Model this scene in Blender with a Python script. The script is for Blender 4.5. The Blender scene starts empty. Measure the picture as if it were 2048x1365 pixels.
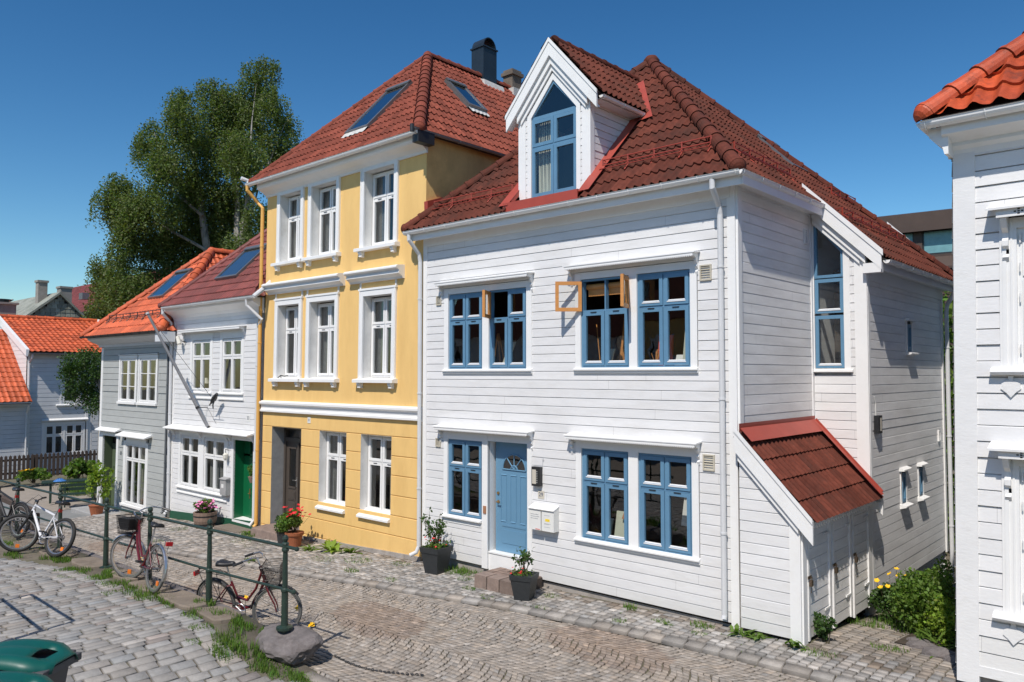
import bpy, bmesh, math, random
import numpy as np
from mathutils import Vector, Matrix
random.seed(7); rng = np.random.default_rng(11)
R_ = math.radians
SC = bpy.context.scene
COL = SC.collection

# ------------------------------------------------------------------ camera
cam_d = bpy.data.cameras.new("camera"); cam = bpy.data.objects.new("camera", cam_d); COL.objects.link(cam)
cam.location = (0, -10.6, 3.7); cam.rotation_euler = (R_(90 + 2.42), 0, R_(42.0))
cam_d.sensor_width = 36; cam_d.lens = 27.25; cam_d.clip_end = 2000; cam_d.clip_start = .05
SC.camera = cam

# ------------------------------------------------------------------ sun and sky
SUN = Vector((.32, -1.0, 1.38)).normalized()      # towards the sun
sl = bpy.data.lights.new("sun", 'SUN'); sl.energy = 4.15; sl.angle = R_(.53); sl.color = (1.0, .93, .85)
so = bpy.data.objects.new("sun", sl); COL.objects.link(so); so.location = (0, -30, 40)
so.rotation_euler = SUN.to_track_quat('Z', 'Y').to_euler()
W = bpy.data.worlds.new("World"); SC.world = W; W.use_nodes = True
nt = W.node_tree; bg = nt.nodes['Background']
sky = nt.nodes.new('ShaderNodeTexSky'); sky.sky_type = 'NISHITA'; sky.sun_disc = False
sky.sun_elevation = math.asin(SUN.z); sky.sun_rotation = math.atan2(SUN.x, SUN.y)
sky.altitude = 50; sky.air_density = 1.0; sky.dust_density = .3; sky.ozone_density = 1.6
pre = nt.nodes.new('ShaderNodeVectorMath'); pre.operation = 'SCALE'; pre.inputs['Scale'].default_value = .54
gm = nt.nodes.new('ShaderNodeGamma'); gm.inputs[1].default_value = 1.3      # polarised, deep northern sky
nt.links.new(sky.outputs[0], pre.inputs[0]); nt.links.new(pre.outputs[0], gm.inputs[0])
tn = nt.nodes.new('ShaderNodeVectorMath'); tn.operation = 'MULTIPLY'; tn.inputs[1].default_value = (.88, .98, .94)
hs = nt.nodes.new('ShaderNodeHueSaturation'); hs.inputs['Saturation'].default_value = 1.2
nt.links.new(gm.outputs[0], hs.inputs['Color']); nt.links.new(hs.outputs[0], tn.inputs[0]); nt.links.new(tn.outputs[0], bg.inputs[0]); bg.inputs[1].default_value = .15
SC.view_settings.view_transform = 'Standard'; SC.view_settings.look = 'None'
SC.view_settings.exposure = .16; SC.view_settings.gamma = 1
SC.cycles.max_bounces = 8; SC.cycles.diffuse_bounces = 3; SC.cycles.glossy_bounces = 3
SC.cycles.transparent_max_bounces = 12; SC.cycles.use_denoising = True

# ------------------------------------------------------------------ materials
def newmat(name):
    m = bpy.data.materials.new(name); m.use_nodes = True
    n = m.node_tree.nodes; return m, n, m.node_tree.links, n['Principled BSDF']
def ramp(n, l, src, c0, c1, p0=.3, p1=.7):
    r = n.new('ShaderNodeValToRGB'); l.new(src, r.inputs[0])
    r.color_ramp.elements[0].position = p0; r.color_ramp.elements[1].position = p1
    r.color_ramp.elements[0].color = (*c0, 1); r.color_ramp.elements[1].color = (*c1, 1); return r
def mulc(n, l, a, b, fac=1.0, mode='MULTIPLY'):
    x = n.new('ShaderNodeMix'); x.data_type = 'RGBA'; x.blend_type = mode; x.inputs[0].default_value = fac
    for s, i in ((a, 6), (b, 7)):
        if isinstance(s, tuple): x.inputs[i].default_value = (*s, 1)
        else: l.new(s, x.inputs[i])
    return x.outputs[2]
def noise(n, l, scale, detail=4, rough=.6, stretch=None):
    tc = n.new('ShaderNodeTexCoord'); t = n.new('ShaderNodeTexNoise')
    t.inputs['Scale'].default_value = scale; t.inputs['Detail'].default_value = detail; t.inputs['Roughness'].default_value = rough
    if stretch:
        mp = n.new('ShaderNodeMapping'); mp.inputs['Scale'].default_value = stretch
        l.new(tc.outputs['Object'], mp.inputs[0]); l.new(mp.outputs[0], t.inputs['Vector'])
    else: l.new(tc.outputs['Object'], t.inputs['Vector'])
    return t.outputs['Fac']
def bump(n, l, b, src, strength, dist=.01, prev=None):
    bp = n.new('ShaderNodeBump'); bp.inputs['Strength'].default_value = strength; bp.inputs['Distance'].default_value = dist
    l.new(src, bp.inputs['Height'])
    if prev: l.new(prev, bp.inputs['Normal'])
    l.new(bp.outputs[0], b.inputs['Normal']); return bp.outputs[0]
def mat(name, rgb, rough=.6, var=.12, scale=3., bmp=.0, bscale=40., metal=0., attr=False, stretch=None, spec=.5, dirt=None, dirts=1.2, dp=(.5, .75), coat=0):
    m, n, l, b = newmat(name)
    f = noise(n, l, scale, 5, .65, stretch)
    lo = tuple(c * (1 - var) for c in rgb); hi = tuple(min(1, c * (1 + var * .6)) for c in rgb)
    c = ramp(n, l, f, lo, hi, .3, .7).outputs[0]
    if attr:
        a = n.new('ShaderNodeAttribute'); a.attribute_name = 'Col'; c = mulc(n, l, c, a.outputs[0])
    if dirt:
        g = noise(n, l, dirts, 8, .72, stretch)
        rr = ramp(n, l, g, (1, 1, 1), dirt, dp[0], dp[1]); c = mulc(n, l, c, rr.outputs[0])
    l.new(c, b.inputs['Base Color']); b.inputs['Roughness'].default_value = rough; b.inputs['Metallic'].default_value = metal
    b.inputs['Specular IOR Level'].default_value = spec; b.inputs['Coat Weight'].default_value = coat
    if bmp: bump(n, l, b, noise(n, l, bscale, 5, .6, stretch), bmp, .01)
    return m
M = {}
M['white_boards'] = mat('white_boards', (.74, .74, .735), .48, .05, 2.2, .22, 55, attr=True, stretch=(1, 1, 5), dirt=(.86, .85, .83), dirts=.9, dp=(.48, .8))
M['white_side'] = mat('white_side', (.86, .855, .84), .42, .07, 1.3, .35, 60, attr=True, stretch=(1, 1, 6), dirt=(.84, .83, .82), dirts=.7, dp=(.4, .7))
M['white_old'] = mat('white_old', (.75, .75, .745), .55, .05, 3, .28, 16, attr=True, stretch=(1, 1, 2.5), dirt=(.8, .79, .77), dirts=3, dp=(.56, .8))
M['white_trim'] = mat('white_trim', (.81, .81, .80), .42, .04, 3, .08, 60, dirt=(.86, .85, .82), dirts=1.5, dp=(.52, .8))
M['white_reveal'] = mat('white_reveal', (.76, .75, .72), .6, .08, 4, .3, 25, dirt=(.8, .78, .75), dirts=3, dp=(.5, .8))
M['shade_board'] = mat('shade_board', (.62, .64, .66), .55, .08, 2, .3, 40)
M['blue_paint'] = mat('blue_paint', (.115, .245, .375), .38, .07, 5, .06, 50)
M['blue_door'] = mat('blue_door', (.125, .265, .40), .4, .04, 2, .05, 50)
M['yellow_plaster'] = mat('yellow_plaster', (.81, .53, .195), .7, .06, 1.0, .16, 18, stretch=(1.6, 1.6, .45), dirt=(.86, .82, .76), dirts=.9, dp=(.46, .78))
M['yellow_side'] = mat('yellow_side', (.80, .52, .19), .75, .13, 1.1, .8, 3.5, dirt=(.72, .66, .6), dirts=1.3, dp=(.45, .78))
M['yellow_pipe'] = mat('yellow_pipe', (.72, .40, .10), .5, .06, 3)
M['grey_boards'] = mat('grey_boards', (.41, .425, .41), .6, .08, 2, .25, 45, attr=True, stretch=(1, 1, 4))
M['grey_dark'] = mat('grey_dark', (.10, .11, .12), .5, .1, 3)
M['green_door'] = mat('green_door', (.006, .12, .045), .3, .08, 3, .05, 40)
M['green_plinth'] = mat('green_plinth', (.012, .085, .045), .5, .12, 4, .1, 40)
M['olive_door'] = mat('olive_door', (.085, .115, .065), .5, .1, 3, .1, 40)
M['brown_door'] = mat('brown_door', (.075, .062, .052), .42, .12, 3, .1, 40)
M['grey_stone'] = mat('grey_stone', (.33, .33, .325), .8, .15, 6, .3, 40)
M['foundation'] = mat('foundation', (.36, .33, .30), .9, .2, 3, .5, 25, dirt=(.55, .5, .45), dirts=2)
M['foundation_white'] = mat('foundation_white', (.62, .62, .61), .85, .12, 2, .4, 20, dirt=(.6, .58, .56), dirts=1.5)
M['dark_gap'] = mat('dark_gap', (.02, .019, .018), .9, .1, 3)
def tilemat(name, rgb, lich, rough=.75, lp=(.55, .75), spec=.35):
    m, n, l, b = newmat(name)
    f = noise(n, l, 9, 6, .7); c = ramp(n, l, f, tuple(x * .7 for x in rgb), tuple(x * 1.22 for x in rgb), .3, .7).outputs[0]
    a = n.new('ShaderNodeAttribute'); a.attribute_name = 'Col'; c = mulc(n, l, c, a.outputs[0])
    g = noise(n, l, 1.1, 9, .78); r = ramp(n, l, g, (0, 0, 0), (1, 1, 1), *lp)
    x = n.new('ShaderNodeMix'); x.data_type = 'RGBA'; l.new(r.outputs[0], x.inputs[0]); l.new(c, x.inputs[6]); x.inputs[7].default_value = (*lich, 1)
    l.new(x.outputs[2], b.inputs['Base Color']); b.inputs['Roughness'].default_value = rough; b.inputs['Specular IOR Level'].default_value = spec
    bump(n, l, b, noise(n, l, 70, 4), .3, .01); return m
M['tile_dark'] = tilemat('tile_dark', (.125, .034, .021), (.048, .024, .018), .8, (.48, .72), .2)
M['tile_red'] = tilemat('tile_red', (.225, .058, .036), (.14, .045, .032), .78, (.5, .75), .2)
M['tile_wine'] = tilemat('tile_wine', (.190, .045, .036), (.12, .035, .03), .55, (.55, .75), .5)
M['tile_orange'] = tilemat('tile_orange', (.56, .115, .040), (.36, .08, .035), .55, (.6, .8), .5)
M['tile_orange_near'] = tilemat('tile_orange_near', (.47, .075, .022), (.10, .03, .018), .5, (.52, .66), .5)
M['slate'] = tilemat('slate', (.30, .31, .27), (.19, .20, .17), .8, (.45, .6))
M['red_flash'] = mat('red_flash', (.36, .062, .040), .5, .12, 3, .05, 20)
M['red_metal'] = mat('red_metal', (.33, .05, .03), .5, .15, 10)
M['grey_metal'] = mat('grey_metal', (.22, .225, .23), .4, .15, 8, metal=.6)
M['gutter_grey'] = mat('gutter_grey', (.28, .28, .29), .45, .15, 4, metal=.3)
M['light_pipe'] = mat('light_pipe', (.62, .63, .64), .4, .05, 3)
M['dark_metal'] = mat('dark_metal', (.035, .036, .038), .4, .2, 8, metal=.3)
M['chimney_dark'] = mat('chimney_dark', (.018, .027, .038), .38, .25, 3, .05, 10, spec=.5)
M['chimney_stone'] = mat('chimney_stone', (.17, .14, .115), .9, .35, 6, .8, 20, dirt=(.4, .37, .33), dirts=3)
M['chimney_plaster'] = mat('chimney_plaster', (.28, .26, .235), .9, .2, 4, .5, 20)
M['mortar'] = mat('mortar', (.55, .54, .52), .9, .2, 8, .8, 25)
M['iron_green'] = mat('iron_green', (.022, .042, .032), .42, .25, 9, .1, 40)
M['rock'] = mat('rock', (.165, .148, .145), .85, .35, 5, .9, 12, dirt=(.5, .45, .42), dirts=3)
M['slab'] = mat('slab', (.20, .165, .13), .9, .25, 4, .7, 15, dirt=(.6, .55, .5), dirts=2.2)
M['brown_step'] = mat('brown_step', (.235, .175, .145), .85, .25, 8, .5, 30, attr=True)
M['earth'] = mat('earth', (.15, .128, .098), .95, .3, 5, .6, 25, dirt=(.75, .95, .55), dirts=2.2, dp=(.45, .7))
M['soil'] = mat('soil', (.06, .045, .032), .95, .3, 9, .8, 30)
M['stone_set'] = mat('stone_set', (.33, .315, .295), .78, .16, 14, .55, 45, attr=True, spec=.4)
M['anthracite'] = mat('anthracite', (.03, .034, .037), .5, .2, 7, .15, 30, dirt=(.75, .75, .75), dirts=6)
M['terracotta'] = mat('terracotta', (.33, .105, .045), .8, .15, 8, .2, 30)
M['barrel'] = mat('barrel', (.24, .165, .125), .8, .25, 6, .4, 30, stretch=(4, 4, 1))
M['bark'] = mat('bark', (.30, .285, .26), .9, .35, 5, .6, 12, stretch=(1, 1, .4), dirt=(.25, .23, .2), dirts=4)
M['stem'] = mat('stem', (.07, .06, .03), .8, .2, 9)
M['fence_wood'] = mat('fence_wood', (.085, .06, .048), .85, .3, 6, .4, 30, stretch=(3, 3, 1))
M['bench_green'] = mat('bench_green', (.018, .042, .03), .5, .2, 6)
M['bin_green'] = mat('bin_green', (.003, .085, .068), .45, .14, 2.5, .12, 6, spec=.5, dirt=(1.35, 1.3, 1.25), dirts=3.5, dp=(.55, .75))
M['bin_grey'] = mat('bin_grey', (.075, .075, .08), .6, .1, 5)
M['rubber'] = mat('rubber', (.018, .018, .018), .75, .2, 9, .2, 80)
M['rubber_grey'] = mat('rubber_grey', (.10, .10, .095), .8, .2, 9)
M['chrome'] = mat('chrome', (.55, .55, .56), .28, .1, 9, metal=.9)
M['spoke'] = mat('spoke', (.20, .20, .21), .55, .1, 9, metal=.2)
M['bike_red'] = mat('bike_red', (.115, .008, .014), .28, .15, 6, spec=.6, coat=.4)
M['bike_white'] = mat('bike_white', (.62, .63, .66), .3, .1, 6, coat=.4)
M['bike_black'] = mat('bike_black', (.022, .022, .024), .4, .2, 8)
M['reflector_orange'] = mat('reflector_orange', (.75, .19, .02), .35, .1, 5)
M['reflector_red'] = mat('reflector_red', (.42, .01, .015), .3, .1, 5)
M['blue_cloth'] = mat('blue_cloth', (.06, .21, .55), .7, .1, 5)
M['pine'] = mat('pine', (.58, .255, .07), .45, .14, 4, .08, 40, stretch=(1, 1, 5))
M['canvas'] = mat('canvas', (.55, .56, .45), .8, .1, 4)
M['chair_orange'] = mat('chair_orange', (.75, .09, .03), .5, .1, 4)
M['cardboard'] = mat('cardboard', (.36, .17, .09), .8, .1, 4)
M['paper'] = mat('paper', (.72, .72, .69), .8, .05, 4)
M['ink'] = mat('ink', (.06, .08, .14), .7, .05, 4)
M['ink_grey'] = mat('ink_grey', (.35, .36, .38), .7, .05, 4)
M['sticker_yellow'] = mat('sticker_yellow', (.85, .62, .04), .6, .05, 4)
M['sticker_red'] = mat('sticker_red', (.65, .05, .03), .6, .05, 4)
M['box_face'] = mat('box_face', (.55, .51, .43), .6, .05, 4)
M['beige_vent'] = mat('beige_vent', (.50, .46, .37), .6, .08, 4)
M['brass'] = mat('brass', (.45, .27, .10), .35, .1, 5, metal=.8)
M['lock'] = mat('lock', (.14, .10, .07), .5, .3, 20, metal=.6)
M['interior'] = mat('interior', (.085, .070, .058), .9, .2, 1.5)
M['curtain'] = mat('curtain', (.34, .33, .29), .9, .08, 6)
M['curtain_lace'] = mat('curtain_lace', (.20, .205, .20), .9, .25, 14)
M['brown_clad'] = mat('brown_clad', (.065, .040, .030), .6, .2, 1.5, .1, 10)
M['teal_pane'] = mat('teal_pane', (.16, .33, .36), .25, .2, 3)
M['lamp_white'] = mat('lamp_white', (.7, .68, .6), .6, .05, 4)
M['asphalt_light'] = mat('asphalt_light', (.215, .22, .215), .85, .18, 1.2, .4, 30)
M['sand_path'] = mat('sand_path', (.30, .26, .215), .9, .15, 3, .3, 30)
def petal(name, rgb): M[name] = mat(name, rgb, .6, .1, 20)
petal('petal_yellow', (.85, .50, .01)); petal('petal_red', (.62, .012, .02)); petal('petal_pink', (.70, .20, .42))
def glassmat(name, tint, k, base=.03, rough=.0):
    m = bpy.data.materials.new(name); m.use_nodes = True; n = m.node_tree.nodes; l = m.node_tree.links; n.clear()
    out = n.new('ShaderNodeOutputMaterial'); mx = n.new('ShaderNodeMixShader'); tr = n.new('ShaderNodeBsdfTransparent'); gl = n.new('ShaderNodeBsdfGlossy')
    tr.inputs[0].default_value = (*tint, 1); gl.inputs['Roughness'].default_value = rough; gl.inputs[0].default_value = (1, 1, 1, 1)
    geo = n.new('ShaderNodeNewGeometry'); dt = n.new('ShaderNodeVectorMath'); dt.operation = 'DOT_PRODUCT'; l.new(geo.outputs['Normal'], dt.inputs[0]); l.new(geo.outputs['Incoming'], dt.inputs[1])
    def mt(op, a, b=None):
        q = n.new('ShaderNodeMath'); q.operation = op
        if isinstance(a, float): q.inputs[0].default_value = a
        else: l.new(a, q.inputs[0])
        if b is not None: q.inputs[1].default_value = b
        return q.outputs[0]
    co = mt('ABSOLUTE', dt.outputs['Value']); inv = n.new('ShaderNodeMath'); inv.operation = 'SUBTRACT'; inv.inputs[0].default_value = 1.; l.new(co, inv.inputs[1])
    ma = n.new('ShaderNodeMath'); ma.operation = 'MULTIPLY_ADD'; ma.inputs[1].default_value = .93 * k; ma.inputs[2].default_value = base + .05; ma.use_clamp = True
    l.new(mt('POWER', inv.outputs[0], 4.), ma.inputs[0]); l.new(ma.outputs[0], mx.inputs[0]); l.new(tr.outputs[0], mx.inputs[1]); l.new(gl.outputs[0], mx.inputs[2])
    nz = noise(n, l, 1.6, 2, .5); bp = n.new('ShaderNodeBump'); bp.inputs['Strength'].default_value = .12; bp.inputs['Distance'].default_value = .03
    l.new(nz, bp.inputs['Height']); l.new(bp.outputs[0], gl.inputs['Normal'])
    l.new(mx.outputs[0], out.inputs[0]); return m
M['glass'] = glassmat('glass', (.86, .88, .87), 1.0, .05)
M['glass_roof'] = glassmat('glass_roof', (.34, .37, .39), 1.7, .06)
M['glass_clear'] = glassmat('glass_clear', (.93, .95, .94), 1.0)
def leafmat(name, rgb, trans=.35, var=.3):
    m = bpy.data.materials.new(name); m.use_nodes = True; n = m.node_tree.nodes; l = m.node_tree.links; b = n['Principled BSDF']
    a = n.new('ShaderNodeAttribute'); a.attribute_name = 'Col'
    c = mulc(n, l, rgb, a.outputs[0]); l.new(c, b.inputs['Base Color']); b.inputs['Roughness'].default_value = .5; b.inputs['Specular IOR Level'].default_value = .35
    t = n.new('ShaderNodeBsdfTranslucent'); c2 = mulc(n, l, c, (1.3, 1.5, .5)); l.new(c2, t.inputs[0])
    mx = n.new('ShaderNodeMixShader'); mx.inputs[0].default_value = trans; l.new(b.outputs[0], mx.inputs[1]); l.new(t.outputs[0], mx.inputs[2])
    l.new(mx.outputs[0], n['Material Output'].inputs[0]); return m
M['leaf_birch'] = leafmat('leaf_birch', (.115, .155, .045), .38)
M['leaf_dark'] = leafmat('leaf_dark', (.05, .10, .022), .3)
M['leaf_mid'] = leafmat('leaf_mid', (.12, .20, .035), .38)
M['leaf_lime'] = leafmat('leaf_lime', (.20, .29, .035), .35)
M['grass'] = leafmat('grass', (.115, .20, .035), .35)

# ------------------------------------------------------------------ mesh helpers
class Fr:
    """wall frame: u along the wall, t outward, z up (with a slight lean of old walls along world x)"""
    def __init__(s, o, a, n, lean=0.): s.o = Vector((o[0], o[1], 0)); s.a = Vector((*a, 0)).normalized(); s.n = Vector((*n, 0)).normalized(); s.lean = lean
    def p(s, u, t, z): v = s.o + s.a * u + s.n * t; return (v.x + s.lean * z, v.y, z)
XY = Fr((0, 0), (1, 0), (0, 1))          # world frame: u = x, t = y
def FRONT(lean=0.): return Fr((0, 0), (1, 0), (0, -1), lean)   # street facades on y = 0: u = x, t towards the street
def SIDE(x, lean=0.): return Fr((x, 0), (0, 1), (1, 0), lean)  # walls facing +x: u = y
class MB:
    def __init__(s): s.v = []; s.f = []; s.c = []; s.hc = False
    def face(s, pts, col=None):
        i = len(s.v); s.v.extend(tuple(p) for p in pts); s.f.append(tuple(range(i, i + len(pts)))); s.c.append(col or (1, 1, 1))
        if col: s.hc = True
    def box(s, fr, u0, u1, t0, t1, z0, z1, col=None):
        P = [fr.p(u, t, z) for z in (z0, z1) for t in (t0, t1) for u in (u0, u1)]
        i = len(s.v); s.v.extend(P)
        for f in ((0, 1, 3, 2), (4, 6, 7, 5), (0, 4, 5, 1), (2, 3, 7, 6), (0, 2, 6, 4), (1, 5, 7, 3)):
            s.f.append(tuple(i + k for k in f)); s.c.append(col or (1, 1, 1))
        if col: s.hc = True
    def hull8(s, P, col=None):     # two quads, bottom P[0:4], top P[4:8], same winding
        i = len(s.v); s.v.extend(tuple(p) for p in P)
        for f in ((3, 2, 1, 0), (4, 5, 6, 7), (0, 1, 5, 4), (1, 2, 6, 5), (2, 3, 7, 6), (3, 0, 4, 7)):
            s.f.append(tuple(i + k for k in f)); s.c.append(col or (1, 1, 1))
        if col: s.hc = True
    def prism(s, fr, pts, t0, t1):   # polygon (u, z) extruded along t
        n = len(pts); i = len(s.v)
        s.v.extend(fr.p(u, t0, z) for u, z in pts); s.v.extend(fr.p(u, t1, z) for u, z in pts)
        s.f.append(tuple(i + k for k in range(n))); s.f.append(tuple(i + n + k for k in reversed(range(n)))); s.c += [(1, 1, 1)] * 2
        for k in range(n): s.f.append((i + k, i + (k + 1) % n, i + n + (k + 1) % n, i + n + k)); s.c.append((1, 1, 1))
    def prismu(s, fr, pts, u0, u1, caps=True):  # polygon (t, z) extruded along u
        n = len(pts); i = len(s.v)
        s.v.extend(fr.p(u0, t, z) for t, z in pts); s.v.extend(fr.p(u1, t, z) for t, z in pts)
        if caps: s.f.append(tuple(i + k for k in range(n))); s.f.append(tuple(i + n + k for k in reversed(range(n)))); s.c += [(1, 1, 1)] * 2
        for k in range(n): s.f.append((i + k, i + (k + 1) % n, i + n + (k + 1) % n, i + n + k)); s.c.append((1, 1, 1))
    def tube(s, pts, r, seg=8, cap=True, closed=False):
        pts = [Vector(p) for p in pts]; n = len(pts); rs = r if isinstance(r, (list, tuple)) else [r] * n
        ref = None; i0 = len(s.v)
        for k, p in enumerate(pts):
            if closed: d = (pts[(k + 1) % n] - pts[k - 1])
            else: d = (pts[min(k + 1, n - 1)] - pts[max(k - 1, 0)])
            d.normalize()
            if ref is None: ref = Vector((0, 0, 1)) if abs(d.z) < .9 else Vector((1, 0, 0))
            x = ref - d * ref.dot(d)
            if x.length < 1e-4: x = d.orthogonal()
            x.normalize(); y = d.cross(x); ref = x
            for q in range(seg):
                a = 2 * math.pi * q / seg; s.v.append(tuple(p + (x * math.cos(a) + y * math.sin(a)) * rs[k]))
        for k in range(n if closed else n - 1):
            a = i0 + k * seg; b = i0 + ((k + 1) % n) * seg
            for q in range(seg): s.f.append((a + q, a + (q + 1) % seg, b + (q + 1) % seg, b + q)); s.c.append((1, 1, 1))
        if cap and not closed:
            s.f.append(tuple(i0 + q for q in reversed(range(seg)))); s.f.append(tuple(i0 + (n - 1) * seg + q for q in range(seg))); s.c += [(1, 1, 1)] * 2
    def lathe(s, c, prof, seg=16, sq=False, rot=0.):
        i0 = len(s.v); n = len(prof)
        for r, z in prof:
            for q in range(seg):
                a = 2 * math.pi * (q + (.5 if sq else 0)) / seg + rot; k = r / math.cos(math.pi / seg) if sq else r
                s.v.append((c[0] + k * math.cos(a), c[1] + k * math.sin(a), c[2] + z))
        for k in range(n - 1):
            for q in range(seg): s.f.append((i0 + k * seg + q, i0 + k * seg + (q + 1) % seg, i0 + (k + 1) * seg + (q + 1) % seg, i0 + (k + 1) * seg + q)); s.c.append((1, 1, 1))
        s.f.append(tuple(i0 + q for q in reversed(range(seg)))); s.f.append(tuple(i0 + (n - 1) * seg + q for q in range(seg))); s.c += [(1, 1, 1)] * 2
    def add(s, o):
        i = len(s.v); s.v += o.v; s.f += [tuple(k + i for k in f) for f in o.f]; s.c += o.c; s.hc |= o.hc
    def build(s, name, m, parent=None, smooth=False, local=False, merge=False, bevel=0):
        me = bpy.data.meshes.new(name)
        off = Vector((0, 0, 0))
        if parent is not None and not local:
            r = parent
            while r.parent: r = r.parent
            off = r.location
        me.from_pydata([(x - off.x, y - off.y, z - off.z) for x, y, z in s.v], [], s.f)
        if True:
            at = me.color_attributes.new('Col', 'FLOAT_COLOR', 'CORNER')
            arr = []
            for f, c in zip(s.f, s.c): arr += [c[0], c[1], c[2], 1.] * len(f)
            at.data.foreach_set('color', arr)
        bm = bmesh.new(); bm.from_mesh(me)
        if merge: bmesh.ops.remove_doubles(bm, verts=bm.verts, dist=1e-4)
        bmesh.ops.recalc_face_normals(bm, faces=bm.faces); bm.to_mesh(me); bm.free()
        me.materials.append(M[m] if isinstance(m, str) else m)
        if smooth: me.shade_smooth()
        o = bpy.data.objects.new(name, me); COL.objects.link(o)
        if parent is not None: o.parent = parent
        if bevel:
            b = o.modifiers.new('bevel', 'BEVEL'); b.width = bevel; b.segments = 2; b.limit_method = 'ANGLE'
        return o
def tag(o, label=None, cat=None, group=None, kind=None):
    if label: o['label'] = label
    if cat: o['category'] = cat
    if group: o['group'] = group
    if kind: o['kind'] = kind
    elif cat: o['kind'] = 'thing'
    return o
def thing(name, loc, label, cat, group=None, rz=0.):
    o = bpy.data.objects.new(name, None); COL.objects.link(o); o.location = loc; o.rotation_euler = (0, 0, rz); o.empty_display_size = .2
    return tag(o, label, cat, group)
def copy_tree(o, parent=None):
    c = o.copy(); COL.objects.link(c)
    if parent is not None: c.parent = parent
    for ch in [x for x in COL.objects if x.parent == o]: copy_tree(ch, c)
    return c
def npmesh(name, V, F, m, col=None, parent=None, smooth=False):
    """V (n,3), F (k,4) numpy; col (k,3) colour for each face"""
    V = np.asarray(V, dtype=np.float64).copy()
    if parent is not None: r = parent.location; V -= np.array([r.x, r.y, r.z])
    me = bpy.data.meshes.new(name); n = len(V); k = len(F); w = F.shape[1]
    me.vertices.add(n); me.vertices.foreach_set('co', V.ravel().astype(np.float32))
    me.loops.add(k * w); me.loops.foreach_set('vertex_index', F.ravel().astype(np.int32))
    me.polygons.add(k); me.polygons.foreach_set('loop_start', np.arange(0, k * w, w, dtype=np.int32))
    me.update(calc_edges=True)
    if col is not None:
        at = me.color_attributes.new('Col', 'FLOAT_COLOR', 'CORNER')
        c = np.ones((k, w, 4), dtype=np.float32); c[:, :, :3] = col[:, None, :]; at.data.foreach_set('color', c.ravel())
    me.materials.append(M[m]); me.validate()
    if smooth: me.shade_smooth()
    o = bpy.data.objects.new(name, me); COL.objects.link(o)
    if parent is not None: o.parent = parent
    return o
def leaves(P, size, cvar=.3, tilt=1.0, aspect=.6, down=0.):
    """rhombic leaf quads at points P"""
    n = len(P); a = rng.normal(size=(n, 3)); a[:, 2] = a[:, 2] * tilt - down; a /= np.linalg.norm(a, axis=1)[:, None]
    b = rng.normal(size=(n, 3)); b -= a * (a * b).sum(1)[:, None]; b /= np.linalg.norm(b, axis=1)[:, None]
    s = size * rng.uniform(.6, 1.3, n)[:, None]
    nrm = np.cross(a, b)
    V = np.stack([P - a * s * .5, P + b * s * .5 * aspect + nrm * s * .08, P + a * s * .5, P - b * s * .5 * aspect + nrm * s * .08], 1).reshape(-1, 3)
    F = np.arange(4 * n).reshape(n, 4)
    c = rng.uniform(1 - cvar, 1 + cvar, n)[:, None] * np.array([1, 1, 1]) * (1 + rng.normal(scale=.07, size=(n, 3)))
    return V, F, np.clip(c, .1, 3)

# ------------------------------------------------------------------ terrain heights
HX = [-300, -40, -29, -23.4, -18.3, -12, -5, 0, 300]; HZ = [-1.3, -1.0, -.97, -.6, -.3, -.08, .07, .12, .12]
def h(x): return float(np.interp(x, HX, HZ))
KX = [-40, -18.6, -13, -10.3, -8.3, -6.1, -4.6, 5]; KY = [-2.7, -2.45, -1.75, -1.3, -.98, -.85, -.8, -.8]
def kerb_y(x): return float(np.interp(x, KX, KY))
def sstep(a, b, x): x = min(1, max(0, (x - a) / (b - a))); return x * x * (3 - 2 * x)
def road_z(x, y):
    ky = kerb_y(x); return h(x) - .12 - .05 * math.sin(math.pi * min(1, max(0, (ky - y) / 3.6))) * -0.6 - .02
def lane_z(x, y):
    k = sstep(-8.5, -10.4, x); return road_z(x, -4.7) * (1 - k) + (.25 + .012 * (x + 14) * (x < -14)) * k
LB = -4.72
def gz(x, y):
    if y > kerb_y(x):
        z = h(x) - .02 + .03 * min(0, y) / 1.0
        if x > -5.5 and y > 0: z -= .85 * sstep(-.5, 8.0, y) * 1.0
        return z
    if y > LB: return road_z(x, y)
    return lane_z(x, y)

# ------------------------------------------------------------------ ground sheet
def ground():
    xs = sorted(set([-400, -200, -120, -80, -60, -50] + list(np.arange(-45, 12, .5)) + [20, 40, 80, 200, 400]))
    ys = sorted(set([-300, -100, -50, -30, -20, -16] + list(np.arange(-14, -5, .5)) + [-4.74, -4.70] + list(np.arange(-4.5, 0, .25)) + list(np.arange(0, 12, .5)) + [14, 18, 25, 40, 80, 150, 400]))
    V = np.array([(x, y, gz(x, y) - .021) for y in ys for x in xs]); w = len(xs)
    F = np.array([(j * w + i, j * w + i + 1, (j + 1) * w + i + 1, (j + 1) * w + i) for j in range(len(ys) - 1) for i in range(w - 1)])
    tag(npmesh('ground', V, F, 'earth'), kind='structure')
ground()

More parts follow.
